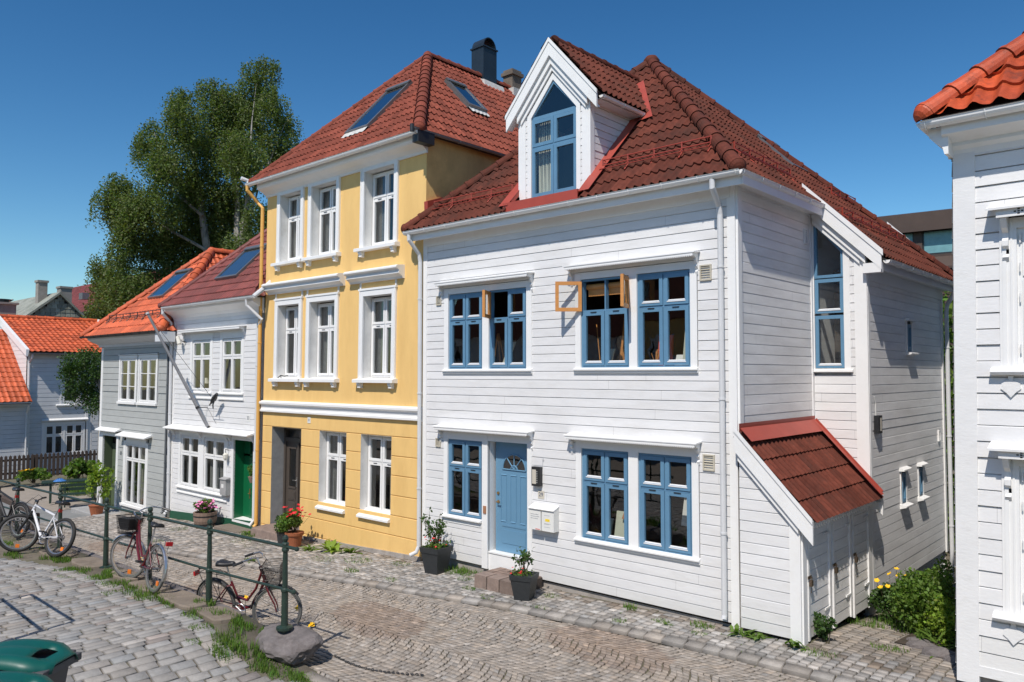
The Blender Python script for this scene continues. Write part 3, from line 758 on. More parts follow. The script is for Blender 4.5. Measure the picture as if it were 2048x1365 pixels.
# ================================================================== WHITE HOUSE WITH BLUE WINDOWS
def white_house():
    H = thing('wooden_house', (-8.5, 0, 0), 'large white weatherboard house with blue windows, blue door and a gabled roof dormer', 'house')
    F = FRONT(); S1 = SIDE(-5.12); F2 = Fr((0, 2.9), (1, 0), (0, -1)); S2 = SIDE(-4.23)
    bh = .152
    holes = [(-11.34, -9.04, 3.70, 5.50), (-8.07, -5.74, 3.70, 5.50), (-11.34, -9.04, .86, 2.60), (-8.07, -5.74, .86, 2.60), (-10.26, -9.04, -.2, 2.60)]
    B = MB(); claps(B, F, -11.86, -5.24, .10, 6.48, bh, holes); B.build('front_wall', 'white_boards', H)
    B = MB(); claps(B, S1, .0, 2.9, .2, 6.5, bh, lap=.009); claps(B, S2, 2.9, 7.72, .02, 5.56, bh, [(5.08, 5.52, 4.05, 4.72), (4.55, 4.95, 1.28, 1.97), (5.68, 6.05, 1.28, 1.96)], lap=.009); B.build('side_wall', 'white_side', H)
    B = MB()
    claps(B, F2, -5.12, -4.40, 1.55, 3.68, bh)
    claps(B, F2, -4.475, -4.40, 3.68, 5.75, bh)
    B.build('annex_wall', 'white_boards', H)
    B = MB(); plainwall(B, SIDE(-11.96), 0, 7.7, 0, 6.5); plainwall(B, Fr((0, 7.74), (1, 0), (0, 1)), -11.96, -4.25, -.9, 5.4)
    plainwall(B, SIDE(-5.16), 0, 6.4, 0, 6.5); plainwall(B, F, -12, -5.2, -.1, .12, (), -.05); B.build('rear_wall', 'white_side', H)
    # plinth below the boards
    B = MB(); B.box(F, -9.0, -5.14, -.2, -.03, -.1, .11); B.box(F, -11.9, -10.2, -.2, -.04, -.2, .11); B.build('plinth', 'foundation', H)
    B = MB(); B.box(S2, 2.9, 7.66, -.2, -.05, -1.0, .03); B.build('side_plinth', 'foundation_white', H)
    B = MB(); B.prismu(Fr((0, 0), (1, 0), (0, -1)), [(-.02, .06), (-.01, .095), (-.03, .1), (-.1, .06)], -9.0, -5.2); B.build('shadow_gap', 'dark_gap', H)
    # corner boards and frieze
    for nm, (fr, a, b, t, z0, z1) in {'a': (F, -11.97, -11.86, .032, .0, 6.5), 'b': (F, -5.245, -5.12, .034, .02, 6.5), 'c': (S1, 0.0, .12, .034, 2.6, 6.5), 'd': (F2, -4.40, -4.20, .04, .0, 5.72), 'e': (S2, 2.9, 3.0, .035, .0, 5.56), 'f': (S2, 7.64, 7.76, .035, -.02, 5.56), 'g': (S1, 2.8, 2.897, .03, 2.8, 6.5)}.items():
        B = MB(); B.box(fr, a, b, -.01, t, z0, z1); B.build('corner_board', 'white_trim', H)
    # eaves
    B = MB(); B.box(F, -12.1, -4.9, .0, .285, 6.465, 6.495); B.box(F, -12.12, -4.88, .275, .30, 6.40, 6.56)
    B.box(S1, -.27, 2.85, .0, .26, 6.468, 6.493); B.box(S1, -.30, 2.85, .235, .262, 6.402, 6.562)
    B.box(F, -11.9, -5.2, .02, .045, 6.30, 6.464)
    B.box(S2, 2.85, 7.9, .0, .235, 5.46, 5.49); B.box(S2, 2.8, 7.95, .22, .25, 5.42, 5.56); B.box(S2, 3.0, 7.64, .015, .04, 5.26, 5.458)
    B.build('eaves', 'white_trim', H)
    # window groups
    for gi, (a, b, zb, zt, hz, mid) in enumerate(((-11.34, -9.04, 3.76, 5.27, 5.46, (-10.28, -10.11)), (-8.06, -5.75, 3.77, 5.30, 5.49, (-6.97, -6.82)), (-8.06, -5.75, .91, 2.44, 2.62, (-7.0, -6.82)))):
        B = MB(); w = (-11.22, -9.17) if gi == 0 else (-7.945, -5.865)
        B.box(F, a, w[0], -.02, .034, zb - .04, zt + .12); B.box(F, w[1], b, -.02, .034, zb - .04, zt + .12); B.box(F, mid[0], mid[1], -.02, .033, zb - .04, zt + .12)
        B.box(F, a, b, -.02, .036, zt, zt + .10) if False else B.box(F, w[0], w[1], -.02, .030, zt + .004, zt + .12)
        o = B.build('window_surround', 'white_trim', H)
        B = MB(); B.prismu(F, [(0, zb + .035), (.085, zb + .01), (.085, zb - .012), (.055, zb - .02), (.055, zb - .055), (.03, zb - .06), (.03, zb - .085), (0, zb - .09)], a - .015, b + .015); B.build('sill', 'white_trim', o)
        hood(o, F, a - .13, b + .06, hz + .06, .2)
        wins = ((-11.22, -10.28), (-10.11, -9.17)) if gi == 0 else ((-7.945, mid[0]), (mid[1], -5.865))
        for wi, (p, q) in enumerate(wins):
            sk = {(0, 1): ((0, 1),), (1, 0): ((0, 1), (1, 1))}.get((gi, wi), ())
            window(H, F, p, q, zb + .03, zt, 'blue_paint', .0, 2, .36, .062, .034, bead=True, skip=sk, latch=True)
    # lower left window and door share one surround
    B = MB(); B.box(F, -11.34, -11.225, -.02, .034, .87, 2.56); B.box(F, -10.28, -10.135, -.02, .034, .06, 2.56); B.box(F, -9.15, -9.04, -.02, .034, .06, 2.56)
    B.box(F, -11.225, -10.28, -.02, .03, 2.42, 2.56); B.box(F, -10.135, -9.15, -.02, .03, 2.44, 2.56)
    reveal(B, F, -10.135, -9.15, .36, 2.44, -.24, -.0, True); B.box(F, -10.135, -9.15, -.2, -.004, .0, .36); B.box(F, -10.135, -9.15, -.24, .012, .36, .385)
    o = B.build('door_surround', 'white_trim', H)
    B = MB(); B.prismu(F, [(0, .945), (.09, .92), (.09, .895), (0, .88)], -11.37, -10.29); B.box(F, -11.34, -10.30, 0, .035, .80, .885); B.build('sill', 'white_trim', o)
    hood(o, F, -11.48, -8.98, 2.68, .2)
    window(H, F, -11.225, -10.28, .93, 2.42, 'blue_paint', .0, 2, .36, .062, .034, bead=True, latch=True)
    D = MB(); D.box(F, -10.09, -9.16, -.2, -.15, .39, 2.43)
    for a, b, c, d in ((-9.93, -9.34, .55, .80), (-9.93, -9.34, .86, .9)):
        D.box(F, a, b, -.15, -.142, c, d) 
    for k in range(3):
        u = -9.95 + .24 * k
        D.prismu(F, [(-.15, .94), (-.138, .95), (-.15, .965)], u, u + .12); D.prismu(F, [(-.15, 1.80), (-.138, 1.81), (-.15, 1.825)], u, u + .14)
        for uu in (u + .0, u + .135): D.box(F, uu - .006, uu + .006, -.15, -.143, .98, 1.79)
    d = D.build('door', 'blue_door', H)
    G = MB(); Rr = .285; c = (-9.62, 1.92); bars = MB(); arc = [(c[0] + Rr * math.cos(t), c[1] + Rr * math.sin(t)) for t in np.linspace(0, math.pi, 15)]
    G.prism(F, [(c[0] - Rr, c[1])] + arc[::-1][1:-1] + [(c[0] + Rr, c[1])], -.149, -.144); G.build('fan_light', 'glass_roof', d)
    bars.tube([F.p(x, -.142, z) for x, z in arc], .014, 6); bars.tube([F.p(c[0] - Rr, -.142, c[1]), F.p(c[0] + Rr, -.142, c[1])], .012, 6)
    for t in (50, 90, 130): bars.tube([F.p(c[0], -.142, c[1]), F.p(c[0] + Rr * math.cos(R_(t)), -.142, c[1] + Rr * math.sin(R_(t)))], .011, 6)
    bars.tube([F.p(c[0] + .08 * math.cos(t), -.142, c[1] + .08 * math.sin(t)) for t in np.linspace(0, math.pi, 7)], .014, 6); bars.build('glazing_bar', 'blue_door', d)
    K = MB(); K.lathe((-10.02, .1, 1.42), [(.0, 0), (.001, 0)], 6)
    K.tube([F.p(-10.02, -.15, 1.30), F.p(-10.02, -.09, 1.30), F.p(-9.93, -.085, 1.30)], .012, 8); K.tube([F.p(-10.02, -.15, 1.30), F.p(-10.02, -.138, 1.30)], .03, 12); K.tube([F.p(-10.02, -.15, 1.46), F.p(-10.02, -.13, 1.46)], .028, 12); K.build('handle', 'brass', d)
    # open casements with bare pine inner faces
    def casement(hu, ang, z0, z1, w, lab):
        dr = (math.cos(R_(ang)), -math.sin(R_(ang))); fr = Fr((hu, -.03), dr, (-dr[1], dr[0]))
        fb = MB(); gb = MB(); sash(fb, gb, fr, 0, w, z0, z1, .025, .06); o = fb.build('open_casement', 'pine', H); o['label'] = lab; gb.build('pane', 'glass_clear', o)
        P = MB(); s = 1 if fr.n.y < 0 else -1
    casement(-10.08, 62, 4.74, 5.24, .43, 'pine coloured casement swung outwards'); casement(-7.92, 140, 4.76, 5.27, .45, 'pine coloured casement swung flat to the left'); casement(-6.99, 68, 4.76, 5.27, .45, 'pine coloured casement standing out from the wall')
    # pine blind in the open window
    # tall window of the annex, sloping top
    B = MB(); sl = lambda u: 6.62 - (u + 4.95)
    B.prism(F2, [(-5.10, 3.75), (-5.06, 3.75), (-5.06, 6.34), (-4.58, 5.80), (-4.58, 3.75), (-4.475, 3.75), (-4.475, 5.85), (-5.10, 6.55)][0:8], .0, .032) if False else None
    B.box(F2, -5.12, -5.075, 0, .03, 3.72, 6.6); B.box(F2, -4.58, -4.475, 0, .032, 3.72, 5.78); B.hull8([F2.p(-5.12, 0, 6.33), F2.p(-4.40, 0, 5.62), F2.p(-4.40, .033, 5.62), F2.p(-5.12, .033, 6.33), F2.p(-5.12, 0, 6.50), F2.p(-4.40, 0, 5.80), F2.p(-4.40, .033, 5.80), F2.p(-5.12, .033, 6.50)])
    o = B.build('window_surround', 'white_trim', H)
    B = MB(); B.prismu(F2, [(0, 3.79), (.07, 3.76), (.07, 3.73), (0, 3.72)], -5.10, -4.44); B.build('sill', 'white_trim', o)
    fb = MB(); gb = MB(); bd = MB()
    for z0, z1 in ((3.80, 4.70), (4.74, 5.33)): sash(fb, gb, F2, -5.07, -4.585, z0, z1, .012, .06, bead=bd)
    for a in ((-5.075, -5.03, 5.37, 6.33), (-4.625, -4.58, 5.37, 5.84)): fb.box(F2, a[0], a[1], -.06, .008, a[2], a[3])
    fb.box(F2, -5.07, -4.585, -.06, .006, 5.35, 5.40); fb.hull8([F2.p(-5.03, -.06, 6.24), F2.p(-4.60, -.06, 5.75), F2.p(-4.60, .007, 5.75), F2.p(-5.03, .007, 6.24), F2.p(-5.03, -.06, 6.31), F2.p(-4.60, -.06, 5.83), F2.p(-4.60, .007, 5.83), F2.p(-5.03, .007, 6.31)])
    gb.face([F2.p(-5.05, -.02, 5.38), F2.p(-4.60, -.02, 5.38), F2.p(-4.60, -.02, 5.80), F2.p(-5.05, -.02, 6.28)])
    o = fb.build('window', 'blue_paint', H); gb.build('pane', 'glass', o); bd.build('glazing_strip', 'light_pipe', o)
    B = MB(); plainwall(B, Fr((0, 2.96), (1, 0), (0, -1)), -5.12, -4.25, 2.5, 3.74); B.build('rear_wall', 'white_side', H)
    # three little side windows
    for (a, b, c, d2) in ((5.16, 5.44, 4.13, 4.64), (4.62, 4.88, 1.36, 1.89), (5.75, 5.99, 1.36, 1.88)):
        o = window(H, S2, a, b, c, d2, 'blue_paint', .018, 1, 0, .04, .03)
        T = MB(); T.box(S2, a - .07, a - .002, 0, .028, c - .06, d2 + .06); T.box(S2, b + .002, b + .07, 0, .028, c - .06, d2 + .06); T.prismu(S2, [(0, d2 + .12), (.10, d2 + .08), (.10, d2 + .055), (0, d2 + .05)], a - .11, b + .11); T.prismu(S2, [(0, c - .01), (.12, c - .04), (.12, c - .06), (0, c - .10)], a - .1, b + .1)
        T.build('trim', 'white_trim', o)
    # roof
    ap = (-8.55, 3.28, 10.22)
    fr_ = roof_slope('front_roof', [(-12.15, -.32, 6.62), (-4.95, -.32, 6.62), ap], 'tile_dark', H, .15, .35, .046, .03)
    dk = COL.objects[-1] if False else [x for x in COL.objects if x.name.startswith('roof_deck') and x.parent == H][-1]
    cutout(fr_, H, -9.42, -7.74, -2, 1.42); cutout(dk, H, -9.42, -7.74, -2, 1.42)
    roof_slope('side_roof', [(-3.95, 2.78, 5.62), (-3.95, 7.88, 5.62), ap, (-4.95, 2.78, 6.62)], 'tile_dark', H, .15, .35, .046, .03)
    roof_slope('side_roof', [(-4.95, -.32, 6.62), (-4.95, 2.78, 6.62), ap], 'tile_dark', H, .15, .35, .046, .03)
    roof_slope('rear_roof', [(-3.95, 7.88, 5.62), (-13.15, 7.88, 5.62), ap], 'tile_dark', H, sub=3)
    roof_slope('left_roof', [(-12.15, 6.9, 6.62), (-12.15, -.32, 6.62), ap], 'tile_dark', H, sub=3)
    for q in ((-12.15, -.32, 6.64), (-4.93, -.34, 6.64), (-3.93, 7.9, 5.64)): ridge_tiles('ridge_tile', q, ap, 'tile_dark', H, .115, .38, .02)
    B = MB(); B.lathe((-8.55, 3.28, 10.22), [(.0, -.1), (.16, -.05), (.17, .06), (.11, .14), (0.01, .17)], 14); B.build('ridge_cap', 'tile_dark', H, smooth=True)
    # red flashing line under the tiles
    B = MB(); B.box(F, -12.1, -4.95, .24, .335, 6.565, 6.60); B.box(F, -9.50, -7.80, -.05, .30, 6.62, 6.80); B.hull8([(-9.50, -.31, 6.60), (-7.80, -.31, 6.60), (-7.80, .0, 6.60), (-9.50, .0, 6.60), (-9.50, -.27, 6.74), (-7.80, -.27, 6.74), (-7.80, .04, 6.88), (-9.50, .04, 6.88)])
    pl = lambda x, y, o=.092: (x, y - o * .707, 6.94 + y + o * .707)
    for xa, xb in ((-7.78, -7.56), (-9.60, -9.38)):
        B.face([pl(xa, -.25), pl(xb, -.25), pl(xb, 1.35), pl(xa, 1.35)]); B.box(SIDE(xa if xb > -8 else xb), -.2, 1.4, -.005, .004, 6.7, 6.75) if False else None
        n = 8
        for k in range(n):   # upstand against the dormer cheek
            ya = -.2 + 1.5 * k / n; yb = ya + 1.5 / n; xx = -7.775 if xb > -8 else -9.385
            B.face([(xx, ya, 6.96 + ya), (xx, yb, 6.96 + yb), (xx, yb, 7.07 + yb), (xx, ya, 7.07 + ya)])
    B.face([pl(-7.62, 1.25), pl(-7.28, 1.30), pl(-8.25, 2.55), pl(-8.50, 2.42)])
    B.face([pl(-9.50, 1.25), pl(-9.86, 1.30), pl(-8.90, 2.55), pl(-8.65, 2.42)])
    B.box(Fr((-12.03, -.3), (0, 1), (1, 0)), 0, .35, -.06, .0, 6.55, 6.85)
    B.build('flashing', 'red_flash', H)
    # dormer
    DF = Fr((0, .05), (1, 0), (0, -1)); xl, xr, xm = -9.37, -7.79, -8.58
    B = MB()
    for s in (-1, 1):
        m_ = lambda u: xm + s * (u)
        B.prism(DF, [(m_(.79), 6.78), (m_(.515), 6.78), (m_(.515), 8.38), (m_(0), 8.97), (m_(0), 9.45), (m_(.79), 8.55)], -.05, -.002)
        B.box(DF, *sorted((m_(.79), m_(.645))), 0, .034, 6.76, 8.52); B.box(DF, *sorted((m_(.605), m_(.515))), 0, .03, 6.80, 8.42)
        B.hull8([DF.p(m_(.605), 0, 8.40), DF.p(m_(0), 0, 9.08), DF.p(m_(0), .0305, 9.08), DF.p(m_(.605), .0305, 8.40), DF.p(m_(.605), 0, 8.25), DF.p(m_(0), 0, 8.955), DF.p(m_(0), .0305, 8.955), DF.p(m_(.605), .0305, 8.25)])
    B.build('dormer_front', 'white_trim', H)
    B = MB()
    for a, b in ((xl + .145, xl + .185), (xr - .185, xr - .145)): claps(B, DF, a, b, 6.8, 8.5, .12)
    claps(B, DF, 0, 0, 8.5, 9.35, .12, ul=lambda z: (xm - max(0, (9.40 - z) * .86), xm - max(0, (9.08 - z) * .89) * 1.0)); claps(B, DF, 0, 0, 8.5, 9.35, .12, ul=lambda z: (xm + max(0, (9.08 - z) * .89), xm + max(0, (9.40 - z) * .86)))
    claps(B, SIDE(xr), 0, 0, 6.9, 8.46, .13, ul=lambda z: (.05, max(.05, z - 6.94))); claps(B, Fr((xl, 0), (0, 1), (-1, 0)), 0, 0, 6.9, 8.46, .13, ul=lambda z: (.05, max(.05, z - 6.94)))
    B.build('dormer_side', 'white_boards', H)
    B = MB()
    for x, s in ((xr, 1), (xl, -1)): B.box(Fr((x, 0), (0, 1), (s, 0)), .02, .14, 0, .03, 6.95, 8.46); B.box(Fr((x, 0), (0, 1), (s, 0)), .04, 1.42, 0, .22, 8.36, 8.385)
    # barge boards, three stepped layers
    az = 9.66
    for t0, t1, dz0, dz1, ln in ((.11, .145, .0, .30, 1.03), (.145, .16, -.02, .055, 1.045), (.06, .10, .26, .44, .80), (.03, .06, .42, .55, .74)):
        for s in (-1, 1):
            k = 1.14; e = xm + s * ln
            B.hull8([DF.p(xm, t0, az - dz1), DF.p(e, t0, az - dz1 - ln * k), DF.p(e, t1, az - dz1 - ln * k), DF.p(xm, t1, az - dz1), DF.p(xm, t0, az - dz0), DF.p(e, t0, az - dz0 - ln * k), DF.p(e, t1, az - dz0 - ln * k), DF.p(xm, t1, az - dz0)])
    for s in (-1, 1):  # soffit under the dormer roof and return at its foot
        e = xm + s * 1.0
        B.hull8([DF.p(xm, .0, az - .30), DF.p(e, .0, az - .30 - 1.14), DF.p(e, .11, az - .30 - 1.14), DF.p(xm, .11, az - .30), DF.p(xm, .0, az - .27), DF.p(e, .0, az - .27 - 1.14), DF.p(e, .11, az - .27 - 1.14), DF.p(xm, .11, az - .27)])
    B.build('dormer_trim', 'white_trim', H)
    fb = MB(); gb = MB()
    for a, b in ((xm - .50, xm - .01), (xm + .01, xm + .50)):
        for c, d2 in ((6.90, 7.78), (7.82, 8.30)): sash(fb, gb, DF, a, b, c, d2, .012, .058)
    for s in (-1, 1):
        fb.box(DF, *sorted((xm + s * .515, xm + s * .495)), -.05, .0, 6.86, 8.36)
        fb.hull8([DF.p(xm + s * .515, -.05, 8.33), DF.p(xm, -.05, 8.89), DF.p(xm, .008, 8.89), DF.p(xm + s * .515, .008, 8.33), DF.p(xm + s * .515, -.05, 8.40), DF.p(xm, -.05, 8.955), DF.p(xm, .008, 8.955), DF.p(xm + s * .515, .008, 8.40)])
    fb.box(DF, xm - .515, xm + .515, -.05, .003, 8.305, 8.37); fb.box(DF, xm - .515, xm + .515, -.05, .003, 6.85, 6.895); fb.box(DF, xm - .01, xm + .01, -.05, .002, 6.9, 8.3); fb.box(DF, xm - .5, xm + .5, -.05, .0025, 7.78, 7.82)
    gb.face([DF.p(xm - .49, -.02, 8.37), DF.p(xm + .49, -.02, 8.37), DF.p(xm, -.02, 8.91)])
    o = fb.build('dormer_window', 'blue_paint', H); gb.build('pane', 'glass', o)
    B = MB()
    for k in range(8):
        a = xm - .47 + .34 * k / 8; B.face([DF.p(a, -.14 - .02 * (k % 2), 6.9), DF.p(a + .0425, -.14 - .02 * ((k + 1) % 2), 6.9), DF.p(a + .0425 - .03, -.14, 8.3), DF.p(a, -.14, 8.3)])
    B.build('curtain', 'canvas', o)
    for s in (1, -1):
        e = xm + s * 1.04
        roof_slope('dormer_roof', [(e, -.07, 8.47), (e, 1.53, 8.47), (xm, 2.72, 9.66), (xm, -.07, 9.66)], 'tile_dark', H, .15, .35, .046, .03)
        gutter(H, (e + s * .02, .0, 8.41), (e + s * .02, 1.32, 8.41), r=.045, out=(s, 0, 0), name='dormer_gutter')
    ridge_tiles('ridge_tile', (xm, .06, 9.62), (xm, 2.7, 9.66), 'tile_dark', H, .10, cap=False)
    B = MB(); B.box(XY, xl + .05, xr - .05, .12, 1.6, 6.7, 6.76); B.box(XY, xl + .06, xr - .06, 1.25, 1.3, 6.7, 8.3); B.build('room_lining', 'interior', H)
    # annex barge board
    B = MB(); A2 = Fr((0, 2.78), (1, 0), (0, -1)); zr = lambda x: 6.62 - (x + 4.95)
    for t0, t1, o0, o1, x0, x1 in ((.0, .035, -.20, .13, -5.10, -3.93), (.035, .05, .05, .15, -5.20, -3.90), (-.06, -.02, -.34, -.19, -5.08, -4.2), (-.12, -.05, -.44, -.33, -5.08, -4.3)):
        B.hull8([A2.p(x0, t0, zr(x0) + o0), A2.p(x1, t0, zr(x1) + o0), A2.p(x1, t1, zr(x1) + o0), A2.p(x0, t1, zr(x0) + o0), A2.p(x0, t0, zr(x0) + o1), A2.p(x1, t0, zr(x1) + o1), A2.p(x1, t1, zr(x1) + o1), A2.p(x0, t1, zr(x0) + o1)])
    B.box(A2, -4.22, -3.94, -.10, .03, 5.36, 5.52)
    A3 = Fr((0, 7.90), (1, 0), (0, -1)); B.hull8([A3.p(-5.3, 0, zr(-5.3) - .1), A3.p(-3.85, 0, zr(-3.85) - .15), A3.p(-3.85, .04, zr(-3.85) - .15), A3.p(-5.3, .04, zr(-5.3) - .1), A3.p(-5.3, 0, zr(-5.3) + .14), A3.p(-3.85, 0, zr(-3.85) + .12), A3.p(-3.85, .04, zr(-3.85) + .12), A3.p(-5.3, .04, zr(-5.3) + .14)])
    B.build('barge_board', 'white_trim', H)
    # gutters and pipes
    gutter(H, (-12.16, -.37, 6.585), (-4.86, -.37, 6.585)); gutter(H, (-4.88, -.40, 6.583), (-4.88, 2.80, 6.583), out=(1, 0, 0)); gutter(H, (-3.88, 2.86, 5.56), (-3.88, 7.95, 5.56), out=(1, 0, 0), r=.055)
    downpipe(H, [(-12.02, -.38, 6.52), (-12.02, -.38, 6.42), (-12.0, -.12, 6.15), (-12.0, -.09, 6.0), (-12.0, -.09, .22), (-12.02, -.14, .1), (-12.1, -.24, .04)])
    downpipe(H, [(-5.30, -.37, 6.52), (-5.30, -.37, 6.40), (-5.32, -.13, 6.18), (-5.32, -.10, 6.05), (-5.32, -.10, .22), (-5.32, -.12, .16)])
    downpipe(H, [(-3.92, 7.7, 5.5), (-3.98, 7.7, 5.38), (-4.10, 7.72, 5.15), (-4.12, 7.72, 5.0), (-4.12, 7.72, -.6)])
    n1 = (0, -1, 1); n2 = (1, 0, 1)
    snow_guard(H, (-11.75, .10, 7.04), (-9.60, .10, 7.04), n1); snow_guard(H, (-7.62, .22, 7.16), (-5.60, .22, 7.16), n1)
    snow_guard(H, (-5.45, .6, 7.12), (-5.45, 2.75, 7.12), n2); snow_guard(H, (-4.75, 3.3, 6.42), (-4.75, 7.0, 6.42), n2); snow_guard(H, (-5.6, 5.2, 7.27), (-5.6, 6.6, 7.27), n2)
    skylight(H, [(-6.19, 4.7, 7.86), (-6.19, 5.6, 7.86), (-6.95, 5.6, 8.62), (-6.95, 4.7, 8.62)], n2)
    # vents
    for fr, u, z, w, hh in ((F, -11.5, 5.17, .14, .19), (F, -5.60, 5.22, .19, .24), (F, -11.5, 2.33, .14, .17), (F, -5.58, 2.38, .19, .24), (S1, 2.58, 6.05, .12, .26), (S2, 7.25, 2.42, .12, .22)):
        B = MB(); B.box(fr, u - w / 2, u + w / 2, 0, .045, z - hh / 2, z - hh / 2 + .02); B.box(fr, u - w / 2, u + w / 2, 0, .045, z + hh / 2 - .02, z + hh / 2)
        for s in (-1, 1): B.box(fr, u + s * (w / 2 - .01) - .01, u + s * (w / 2 - .01) + .01, 0, .044, z - hh / 2 + .02, z + hh / 2 - .02)
        for k in range(6): zz = z - hh / 2 + .03 + (hh - .06) * k / 5; B.prismu(fr, [(.005, zz + .012), (.038, zz - .008), (.038, zz - .013), (.005, zz + .005)], u - w / 2 + .02, u + w / 2 - .02)
        o = B.build('vent', 'beige_vent' if fr is F else 'white_side', H)
        B = MB(); B.box(fr, u - w / 2 + .01, u + w / 2 - .01, 0, .01, z - hh / 2 + .01, z + hh / 2 - .01); B.build('vent_opening', 'dark_gap', o)
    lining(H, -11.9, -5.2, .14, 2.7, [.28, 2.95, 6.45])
    B = MB(); B.box(XY, -9.0, -8.94, .14, 2.7, .28, 6.45); B.box(XY, -5.16, -4.3, 2.99, 3.0, 0, .5); B.build('partition', 'interior', H)
    B = MB(); B.box(XY, -5.1, -4.3, 3.9, 3.95, 3.3, 5.6); B.box(XY, -5.1, -4.3, 3.05, 3.95, 3.5, 3.56); B.build('stair_room', 'interior', H)
    # cable and doorbell on the front
    B = MB(); B.box(F, -10.235, -10.165, .034, .05, 1.08, 1.22); B.build('doorbell', 'cardboard', H)
    B = MB(); B.box(F, -8.90, -8.76, .02, .03, 1.50, 1.64); o = B.build('number_plate', 'box_face', H); text_mesh('29', .10, F, -8.83, .032, 1.57, 'ink', o)
    return H
white_house()

# ------------------------------------------------------------------ lean-to shed against the white house
def shed():
    H = thing('lean_to_shed', (-4.6, 1.4, 0), 'white boarded lean-to shed with three padlocked doors against the large white house', 'shed')
    F = Fr((0, -.09), (1, 0), (0, -1)); S = SIDE(-4.20); zr = lambda x: 2.84 - 1.07 * (x + 5.08)
    B = MB(); claps(B, F, 0, 0, .10, 2.6, .152, ul=lambda z: (-5.06, max(-5.06, min(-4.34, -5.08 + (2.66 - z) / 1.07)))); B.build('front_wall', 'white_boards', H)
    B = MB(); B.box(F, -4.34, -4.19, -.01, .034, .02, 1.72); B.box(S, -.085, .05, -.02, .032, .02, 1.70); B.box(S, 2.64, 2.80, -.02, .032, -.05, 1.70)
    for a in (.93, 1.79): B.box(S, a, a + .07, -.03, .022, .0, 1.66)
    B.build('post', 'white_trim', H)
    for k, (a, b) in enumerate(((.06, .92), (1.01, 1.78), (1.87, 2.63))):
        B = MB(); claps(B, S, a + .05, b - .06, .08 - .05 * k, 1.60, .152, lap=.02)
        B.box(S, a, a + .05, .0, .045, .06 - .05 * k, 1.60); B.box(S, b - .06, b, .0, .045, .06 - .05 * k, 1.60)
        for z in (1.40, .34): B.box(S, b - .24, b - .05, .03, .045, z, z + .03)
        d = B.build('door', 'white_side', H)
        L = MB(); L.box(S, a - .03, a + .09, .046, .055, .90, .94); L.box(S, a + .01, a + .07, .05, .085, .80, .88); L.tube([S.p(a + .02, .07, .87), S.p(a + .02, .07, .92), S.p(a + .06, .07, .92), S.p(a + .06, .07, .87)], .006, 6)
        L.tube([S.p(a + .05, .07, .80), S.p(a + .055, .06, .70)], .005, 5); L.build('padlock', 'lock', d)
    # fascia with saw-tooth edge
    B = MB(); T = SIDE(-4.08); B.box(T, -.12, 2.74, -.02, .0, 1.63, 1.73); n = 30
    for k in range(n):
        a = -.1 + 2.82 * k / n; w = 2.82 / n; B.prism(T, [(a, 1.632), (a + w, 1.632), (a + w / 2, 1.58)], -.018, -.002)
    B.face([T.p(-.1, -.12, 1.68), T.p(2.74, -.12, 1.68), T.p(2.74, -.02, 1.68), T.p(-.1, -.02, 1.68)])
    B.build('fascia', 'white_trim', H)
    # barge boards
    B = MB()
    for (y0, y1) in ((-.20, -.16), (2.75, 2.84)):
        FF = Fr((0, y1), (1, 0), (0, -1)); x0, x1 = (-5.10, -3.99) if y0 < 0 else (-4.22, -3.99)
        for o0, o1, ta, tb in ((-.26, .06, 0, .035), (.02, .09, .035, .05)):
            ta, tb = (ta, tb) if y0 < 0 else (ta * 2, tb * 2)
            B.hull8([FF.p(x0, ta, zr(x0) + o0), FF.p(x1, ta, zr(x1) + o0), FF.p(x1, tb, zr(x1) + o0), FF.p(x0, tb, zr(x0) + o0), FF.p(x0, ta, zr(x0) + o1), FF.p(x1, ta, zr(x1) + o1), FF.p(x1, tb, zr(x1) + o1), FF.p(x0, tb, zr(x0) + o1)])
    FF = Fr((0, -.10), (1, 0), (0, -1)); B.hull8([FF.p(-5.06, .03, zr(-5.06) - .36), FF.p(-4.2, .03, zr(-4.2) - .36), FF.p(-4.2, .06, zr(-4.2) - .36), FF.p(-5.06, .06, zr(-5.06) - .36), FF.p(-5.06, .03, zr(-5.06) - .2), FF.p(-4.2, .03, zr(-4.2) - .2), FF.p(-4.2, .06, zr(-4.2) - .2), FF.p(-5.06, .06, zr(-5.06) - .2)])
    B.box(Fr((0, 0), (1, 0), (0, -1)), -4.22, -4.02, -2.82, -2.70, zr(-4.03) - .2, zr(-4.03) - .08)
    B.build('barge_board', 'white_trim', H)
    roof_slope('tile_roof', [(-4.03, -.15, zr(-4.03)), (-4.03, 2.70, zr(-4.03)), (-5.08, 2.70, zr(-5.08)), (-5.08, -.15, zr(-5.08))], 'tile_dark', H, .15, .36, .03, .03)
    nn = Vector((1.07, 0, 1)).normalized(); q = lambda x, y, o=.05: (x + nn.x * o, y, zr(x) + nn.z * o)
    B = MB(); B.face([q(-5.10, -.12, .09), q(-4.93, -.12, .09), q(-4.93, 2.70, .09), q(-5.10, 2.70, .09)]); B.face([q(-5.10, 2.58, .095), q(-4.02, 2.58, .095), q(-4.02, 2.714, .095), q(-5.10, 2.714, .095)])
    B.face([(-5.085, -.05, 2.86), (-5.085, 2.85, 2.86), (-5.085, 2.85, 2.98), (-5.085, -.05, 2.98)])
